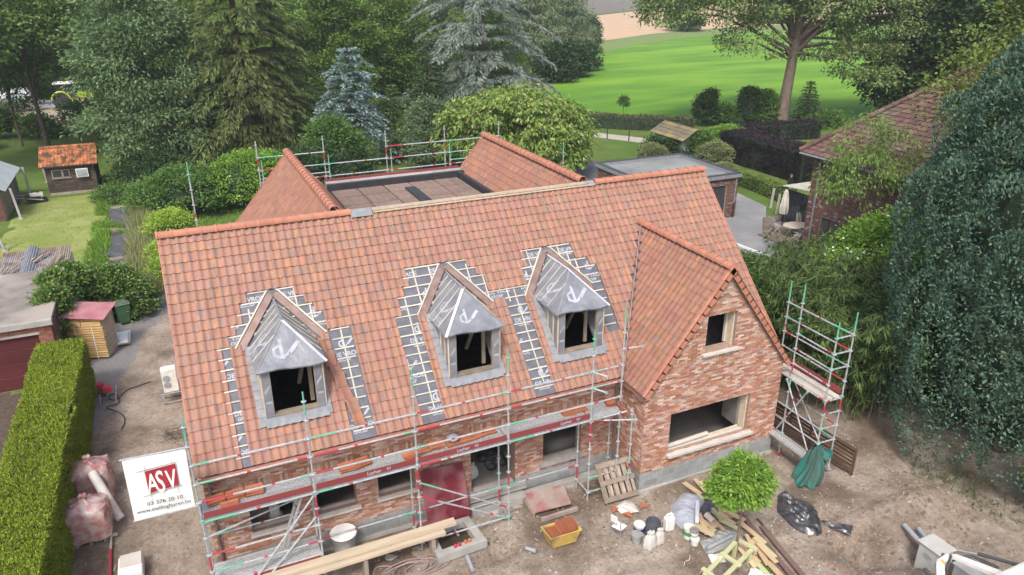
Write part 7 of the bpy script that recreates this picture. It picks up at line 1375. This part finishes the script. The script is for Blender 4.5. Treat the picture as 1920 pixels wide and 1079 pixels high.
PLL = ['short pale plank end poking out above the fleece, leftmost', 'short pale plank end poking out above the fleece, right one', 'green tinted plank end between the fleece and the tree crown', 'pale plank just right of the shiny gutter piece', 'green tinted plank crossing under the dark blue cloth corner', 'wide pale plank running down from the dark blue cloth', 'narrow pale plank under the left edge of the tree crown', 'pale plank right of the tall white bucket', 'green tinted plank end touching the paint cans', 'pale plank end nearest the paint cans', 'long pale plank running past the trunk of the ball tree', 'short green tinted plank in the middle of the wood pile', 'pale plank under the right half of the tree crown', 'thick pale plank right of the ball tree trunk', 'pale plank crossing just below the trunk foot', 'pale plank left of the trunk foot beside the timber guard', 'short green tinted crosswise plank beside the trunk', 'pale plank at the lower right of the trunk, inner one', 'green tinted plank beside the lower dark brown board', 'pale plank ending lowest beside the brown boards', 'green tinted plank ending inside the timber guard', 'pale plank tip near the bottom edge right of the guard', 'pale plank half hidden behind the timber guard rail', 'narrow pale lath leaning on the tall white bucket', 'green tinted plank mostly under the fleece, right side', 'pale plank mostly under the fleece, upper middle', 'pale plank hidden between fleece and tree crown', 'pale plank mostly under the fleece, left side']
m_treat = mat('green_timber', (.46, .47, .27), (.40, .40, .23), 2, .8, isl=.1); m_offcut = mat('offcut_timber', (.58, .42, .26), (.46, .35, .22), 2, .8, isl=.15)
for i, (a, b) in enumerate(PLK):
    z = .06+.035*(i % 5)+.05*rs_.random(); mb = MB(); w_ = .10+.06*rs_.random(); A_ = Vector((*a, z)); B_ = Vector((*b, max(.05, z-.06+.1*rs_.random()))); d_ = (B_-A_).normalized(); mb.bar(A_-d_*.1, B_+d_*.12, w_, .035)
    green = i in (2, 4, 8, 11, 16, 18, 20, 24); T1('plank', PLL[i], 'plank', mb, m_treat if green else m_offcut, tuple(A_), group='timber offcuts in the wood pile')
mb = MB(); mb.bar((13.65, -3.5, .1), (13.2, -6.1, .1), .14, .05); T1('board', 'long dark brown board along the right side of the wood pile', 'plank', mb, mat('dark_brown_board', (.14, .085, .075), (.18, .12, .105), 3, .7), (13.4, -4.8, 0)); mb = MB(); mb.bar((13.82, -4.2, .08), (13.45, -6.4, .08), .14, .05); T1('board', 'second dark brown board, lower, along the wood pile', 'plank', mb, bpy.data.materials['dark_brown_board'], (13.6, -5, 0))
mb = MB(); mb.tube([(13.95, -3.9, .06), (13.55, -6.2, .06)], .03, 8); T1('black_pipe', 'thin dark pipe lying right of the brown boards', 'pipe', mb, m_anth, (13.7, -5, 0)); mb = MB(); mb.tube([(11.78, -4.40, .22), (12.66, -4.33, .26)], .055, 12); T1('drain_pipe', 'grey drain pipe lying on the grey film heap', 'pipe', mb, m_grey, (12.2, -4.3, 0), smooth=True)
draped('fleece', 'big blue grey fleece sheet thrown over the wood pile', 'fleece', [(12.75, -2.07), (13.1, -2.25), (13.2, -2.72), (13.02, -3.05), (12.53, -3.23), (12.1, -3.45), (11.8, -3.38), (11.73, -2.9), (12.11, -2.37)], .26, mat('fleece_blue_grey', (.36, .38, .44), (.30, .32, .38), 3, .95, bump=.01, bscale=8), 11, amp=.05)
draped('dark_cloth', 'dark blue cloth folded over the right edge of the pale fleece', 'cloth', [(13.02, -2.5), (13.2, -2.9), (13.15, -3.3), (12.5, -3.35), (12.45, -3.1), (12.9, -2.85)], .34, mat('dark_cloth', (.055, .06, .08), (.09, .095, .12), 3, .8), 12, amp=.05)
mb = MB(); mb.bar((12.56, -2.95, .45), (12.1, -3.55, .30), .1, .05); T1('gutter_piece', 'shiny pale gutter piece lying across the fleece edge', 'gutter', mb, m_tape, (12.3, -3.2, .3)); mb = MB(); mb.tube([(12.55, -3.35, .3), (12.62, -3.6, .22)], .09, 12); T1('roll', 'short rust and grey roll beside the fleece', 'roll', mb, m_stone, (12.6, -3.5, .3), smooth=True)
draped('film_heap', 'crumpled grey plastic film at the middle of the wood pile', 'film', [(11.9, -3.95), (12.59, -3.82), (13.05, -4.01), (13.05, -4.4), (12.55, -4.48), (11.79, -4.42)], .18, mat('grey_film', (.22, .23, .225), (.30, .31, .30), 3, .35, spec=.6), 13, amp=.09)
draped('white_sheet', 'white crumpled foil in front of the grey film heap', 'sheet', [(11.81, -4.45), (12.2, -4.52), (12.08, -4.85), (11.71, -4.72)], .06, m_white, 14, amp=.06); draped('white_sheet', 'white paper sheet at the bottom edge below the wood pile', 'sheet', [(12.55, -5.25), (12.84, -5.55), (12.93, -5.85), (12.24, -5.55), (12.3, -5.45)], .04, m_white, 15, amp=.03)
draped('black_film', 'large crumpled black film lying on the dirt', 'film', [(15.25, -3.31), (15.57, -3.25), (15.65, -3.7), (15.82, -4.1), (15.6, -4.57), (15.25, -5.02), (14.96, -5.09), (14.68, -4.76), (14.67, -4.21), (14.71, -3.85)], .12, mat('black_film_m', (.03, .031, .036), (.055, .056, .062), 3, .28, spec=.7), 16, amp=.14); draped('black_film', 'smaller black film strip right of the large one', 'film', [(15.56, -4.67), (15.86, -4.96), (16.2, -5.21), (15.85, -5.44), (15.58, -5.03)], .07, bpy.data.materials['black_film_m'], 17, amp=.07)
tf = thing('tree_guard', 'light green timber frame round the foot of the ball tree', 'frame', (11.8, -5.1, 0)); m_tf = m_treat
for a, b in (((10.97, -5.34), (12.38, -4.75)), ((11.2, -5.66), (12.6, -5.14)), ((11.79, -4.98), (11.92, -5.46)), ((12.5, -4.70), (12.68, -5.2)), ((11.02, -5.22), (11.12, -5.72))): mb = MB(); mb.bar((*a, .46 if abs(a[0]-b[0]) > .5 else .51), (*b, .46 if abs(a[0]-b[0]) > .5 else .51), .11, .05, ext=.05); mb.build('rail', m_tf, tf)
for x, y in ((11.05, -5.3), (12.4, -4.76), (11.25, -5.62), (12.58, -5.12)): mb = MB(); mb.bar((x, y, -.05), (x, y, .44), .08, .08); mb.build('post', m_tf, tf)
bt = broadleaf('ball_tree', 'small standard tree with a round bright green crown in the yard', 'tree', (12.45, -4.75), [(0, .1, 2.38, .58, .62, .54), (.48, .1, 2.16, .28, .32, .28), (-.46, .2, 2.12, .30, .32, .30), (.12, 0, 2.82, .30, .32, .28), (-.3, -.1, 2.6, .28, .3, .26)], g_maple, 120, 90, .105, .13, .055, 1.9, .055, droop=.5, lo=-.8, nl=10, fork=.9, inner=.5, bark=mat('young_bark', (.20, .15, .11), (.15, .11, .085), 8, .9), flat=.4)
grass_patch('weeds', [(12.1, -5.2), (12.9, -5.1), (13.0, -5.9), (12.1, -5.9)], 500, .16, g_bright, .9, .03, 9)
# netting, lattice, manholes, digger
net_m = mat('green_netting', (.012, .12, .10), (.018, .18, .155), 3, .8, c3=(.05, .10, .085), low=2)
nt_ = thing('safety_net', 'crumpled green netting hung over the foot of the scaffold tower', 'net', (16.75, -3.1, 0))
def nf(u, v):
    a = 6.2832*u; r_ = .10+.36*v**.8+.07*math.sin(a*5+v*3)*v+.05*math.sin(a*9+1+v*5)*v**.5+.06*math.sin(a*2+v*6); return Vector((16.64+.10*math.sin(v*4)+r_*.95*math.cos(a), -3.08+r_*.8*math.sin(a), 1.18-1.13*v+.10*math.sin(a*3+1)*(1-v)+.05*math.sin(a*7)*v))
mb = MB(); mb.grid(nf, 60, 18); mb.build('netting', net_m, nt_, smooth=True); mb = MB(); mb.grid(lambda u, v: Vector((16.92+.26*u+.06*math.sin(v*9), -2.92-.30*u+.1*math.sin(v*5+u*3), 1.08-.62*v+.10*math.sin(u*6))), 12, 12); mb.build('net_fold', net_m, nt_, smooth=True)
lat = thing('lattice_panel', 'dark brown slatted timber panel standing beside the scaffold tower', 'panel', (17.85, -2, 0)); m_lat = mat('brown_slats', (.13, .075, .05), (.09, .055, .04), 3, .85, isl=.2)
for i in range(7): mb = MB(); z = .1+i*.13; mb.bar((17.72, -.2, z), (17.95, -3.5, z), .03, .075); mb.build('slat', m_lat, lat)
for f in (0, .25, .5, .75, 1): p = Vector((17.72, -.2, 0)).lerp(Vector((17.95, -3.5, 0)), f); mb = MB(); mb.bar(p, p+Vector((0, 0, .98)), .07, .05); mb.build('upright', m_lat, lat)
mb = MB(); mb.bar((17.68, -.2, .98), (17.91, -3.52, .98), .12, .03); mb.build('cap_rail', m_lat, lat)
mh = thing('concrete_chamber', 'square light concrete chamber half sunk in the dirt, upper one', 'chamber', (17.0, -7.0, 0)); m_lc = mat('light_concrete', (.46, .46, .44), (.38, .38, .36), 3, .8, bump=.003)
def box4(par, name, q, z0, z1, m, bev=.02): mb = MB(); mb.prism([(*p, z0) for p in q], (0, 0, z1-z0)); return mb.build(name, m, par, fixn=True, bevel=bev)
box4(mh, 'body', [(16.78, -6.75), (17.30, -6.75), (17.30, -7.36), (16.78, -7.36)], -.5, .50, m_lc); box4(mh, 'cover', [(16.74, -6.71), (17.34, -6.71), (17.34, -7.40), (16.74, -7.40)], .505, .56, m_lc, .015); mb = MB(); mb.lathe([(0, 0), (.07, 0), (.07, .012), (0, .012)], (0, 0, 0), 14, M=Matrix.Rotation(-math.pi/2, 4, 'Y'), sy=1.8); mb.v = [(v[0]+16.782, v[1]-7.05, v[2]+.25) for v in mb.v]; mb.build('port', m_grey, mh)
mh2 = thing('concrete_chamber', 'second light concrete chamber cut by the bottom edge', 'chamber', (17.3, -8.0, 0)); box4(mh2, 'body', [(16.98, -7.62), (17.56, -7.6), (17.6, -8.5), (17.0, -8.5)], -.5, .40, m_lc); box4(mh2, 'cover', [(16.95, -7.58), (17.6, -7.57), (17.63, -8.55), (16.97, -8.55)], .405, .45, m_lc, .015)
for i, (a, b, lb) in enumerate((((17.42, -5.85, .12), (17.2, -6.75, .05), 'long grey sewer pipe entering the upper chamber'), ((17.68, -6.1, .1), (17.36, -6.9, .05), 'short grey sewer pipe right of the longer one'))): mb = MB(); mb.tube([a, b], .07, 14); T1('sewer_pipe', lb, 'pipe', mb, m_grey, a, smooth=True)
dg = thing('mini_digger', 'white mini digger arm reaching in from the bottom right corner', 'digger', (15.9, -8.6, 0)); m_dw = mat('digger_white', (.62, .62, .60), (.50, .48, .45), 4, .4, spec=.5)
mb = MB(); mb.bar((15.50, -8.30, .72), (15.90, -7.88, 1.10), .19, .17); mb.bar((15.86, -7.90, 1.08), (16.12, -7.96, 1.26), .17, .15); mb.build('boom', m_dw, dg, bevel=.02)
mb = MB(); mb.tube([(16.02, -7.80, 1.22), (16.14, -8.04, 1.22)], .055, 10); mb.build('pivot', m_anth, dg)
mb = MB(); mb.tube([(15.80, -8.14, 1.10), (16.08, -7.99, 1.34)], .03, 8); mb.build('lift_cylinder', m_anth, dg)
mb = MB(); mb.prism([(16.05, -7.97, 1.24), (16.18, -8.0, 1.24), (16.70, -9.2, 1.35), (16.55, -9.25, 1.28)], (.02, -.01, .13)); mb.build('arm', m_dw, dg, fixn=True, bevel=.02)
mb = MB(); mb.tube([(16.28, -7.98, 1.42), (16.55, -8.4, 1.5)], .022, 8); mb.build('piston_rod', m_alu, dg); mb = MB(); mb.tube([(16.5, -8.32, 1.5), (16.95, -9.1, 1.6)], .045, 10); mb.build('cylinder', m_anth, dg)
for dz in (0, .05, .1): mb = MB(); mb.tube([(16.15, -8.0, 1.15+dz), (16.35, -8.3, 1.38+dz), (16.6, -8.8, 1.35+dz)], .016, 6); mb.build('hydraulic_hose', m_black, dg)
mb = MB(); mb.box((15.86, -8.00, 1.165), (15.93, -7.93, 1.21)); mb.build('warning_sticker', mat('sticker_yellow', (.75, .50, .03), None, 3, .5), dg); mb = MB(); mb.tube([(15.55, -7.78, .95), (15.4, -8.35, .8)], .05, 8); mb.build('bucket_link', m_anth, dg)
panel(dg, 'cab', (15.6, -10.4, .5), (17.2, -9.2, 2.0), m_dw, .08); panel(dg, 'track', (15.4, -10.8, 0), (15.75, -9.0, .5), m_black, .1); panel(dg, 'track', (17.0, -10.8, 0), (17.35, -9.0, .5), m_black, .1)
# things seen inside the openings
mb = MB(); mb.tube([(12.62, -1.2, 1.16), (14.2, -1.15, 1.18)], .07, 12); T1('membrane_roll', 'pale grey roll lying on the big window sill', 'roll', mb, m_stone, (13.4, -1.2, 1.1), smooth=True); mb = MB(); mb.bar((14.2, -1.16, 1.12), (15.4, -1.12, 1.12), .06, .04); T1('timber_lath', 'thin new timber lath on the big window sill', 'lath', mb, m_wood, (14.8, -1.14, 1.1))
for i, (x, y, m_, lb) in enumerate(((7.15, .75, m_sack, 'green and white cement sack standing inside the doorway'), (6.98, 1.1, m_white, 'white sack slumped inside the doorway left side'))): sack(x, y, .5, .16, m_, lb, i+4)
for o in bpy.data.objects:
    if o.name.startswith('sack') and o.location.y > .5: o.location.z = .42
mb = MB()
for k in range(14): a = rs_.random(2); mb.lathe([(0, 0), (.16, .03), (.18, .12), (.1, .2), (0, .21)], (7.75+.5*a[0], .9+.8*a[1], .42+.08*rs_.random()), 8)
T1('rubble_bags', 'pile of black rubble bags inside the doorway right side', 'bags', mb, m_black, (8, 1.3, .42), smooth=True)['kind'] = 'stuff'
mb = MB(); mb.bar((1.05, .6, .42), (1.35, 1.2, 1.7), .5, .03, upv=(0, -1, 0)); T1('panel', 'pale board leaning inside the leftmost ground floor window', 'board', mb, m_woodo, (1.1, .8, .42)); sack(1.55, .7, .95, .2, m_sack, 'grey sack behind the leftmost ground floor window', 8)
bpy.data.objects['sack.004'].location.z = .3 if 'sack.004' in bpy.data.objects else 0
# dirt crumbs, wood chips and scraps scattered over the yard
mb = MB(); r_ = np.random.default_rng(21); m_chip = mat('wood_chips', (.42, .34, .25), (.24, .18, .13), 5, .9, isl=.3)
for i in range(900):
    x, y = r_.uniform(-3.2, 20.5), r_.uniform(-9.5, 9) ; 
    if x > .0 and y > -.3: x, y = r_.uniform(8, 20), r_.uniform(-9, -1.5)
    a = r_.random()*6.28; L_ = .03+.09*r_.random()**2; w_ = .008+.012*r_.random(); z = H(x, y)+.008; dx, dy = math.cos(a), math.sin(a)
    mb.add([(x-dx*L_-dy*w_, y-dy*L_+dx*w_, z), (x-dx*L_+dy*w_, y-dy*L_-dx*w_, z), (x+dx*L_+dy*w_, y+dy*L_-dx*w_, z+.01), (x+dx*L_-dy*w_, y+dy*L_+dx*w_, z+.01)], [(0, 1, 2, 3)])
mb.build('wood_chips', m_chip, None)['kind'] = 'stuff'
mb = MB(); m_clod = mat('dirt_clod', (.13, .095, .07), (.22, .17, .13), 6, 1, isl=.25)
def clods(n, cx, cy, sx, sy, s0, s1):
    for i in range(n):
        x, y = r_.normal(cx, sx), r_.normal(cy, sy)
        if 0 < x < 16.7 and y > -.12: continue
        if 11.5 < x < 16.8 and y > -1.55: continue
        s_ = s0+(s1-s0)*r_.random()**3; z = H(x, y)-.01; q = [(x+s_*math.cos(k*1.257)*(1+.3*r_.normal()), y+s_*math.sin(k*1.257)*(1+.3*r_.normal()), z) for k in range(5)]
        mb.add(q+[(x+.2*s_, y, z+s_*.8)], [(k, (k+1) % 5, 5) for k in range(5)])
clods(260, 6.9, -2.0, .4, .35, .02, .07); clods(300, 8.8, -2.9, .7, .3, .02, .06); clods(500, 15.6, -5.6, 1.0, .7, .02, .09); clods(600, 18.4, -5.6, 1.2, .8, .02, .10); clods(300, 11.0, -1.7, .8, .3, .02, .06); clods(400, -1.8, 1.5, 1.0, 2.5, .015, .05); clods(250, 9.9, -.9, .4, .3, .02, .06); clods(500, 12, -6, 4, 1.6, .015, .05)
mb.build('dirt_clods', m_clod, None)['kind'] = 'stuff'
for i, (x, y, a) in enumerate(((11.2, -4.9, .3), (11.5, -5.1, 1.2), (10.6, -5.2, .1), (10.2, -5.0, 2.0), (11.0, -4.5, .6))):
    cable('thin white strap scrap on the dirt, '+names[i]+' of five left of the timber guard', [(x, y), (x+.12*math.cos(a), y+.1*math.sin(a)+.04), (x+.3*math.cos(a), y+.25*math.sin(a)-.03), (x+.42*math.cos(a), y+.3*math.sin(a)+.05)], .007, m_white, 'strap_scrap', 'strap', group='white strap scraps on the dirt')
# ------------------------------------------------------------------ haze
hm = bpy.data.materials.new('haze'); hm.use_nodes = True; hn = hm.node_tree; hn.nodes.remove(hn.nodes['Principled BSDF'])
pv = hn.nodes.new('ShaderNodeVolumePrincipled'); pv.inputs['Density'].default_value = .0005; pv.inputs['Color'].default_value = (.86, .90, .95, 1); pv.inputs['Anisotropy'].default_value = .2
hn.links.new(pv.outputs[0], hn.nodes['Material Output'].inputs['Volume'])
mb = MB(); mb.box((-950, -350, -2), (1250, 1550, 32)); mb.build('haze', hm)['kind'] = 'stuff'
S.cycles.volume_bounces = 0
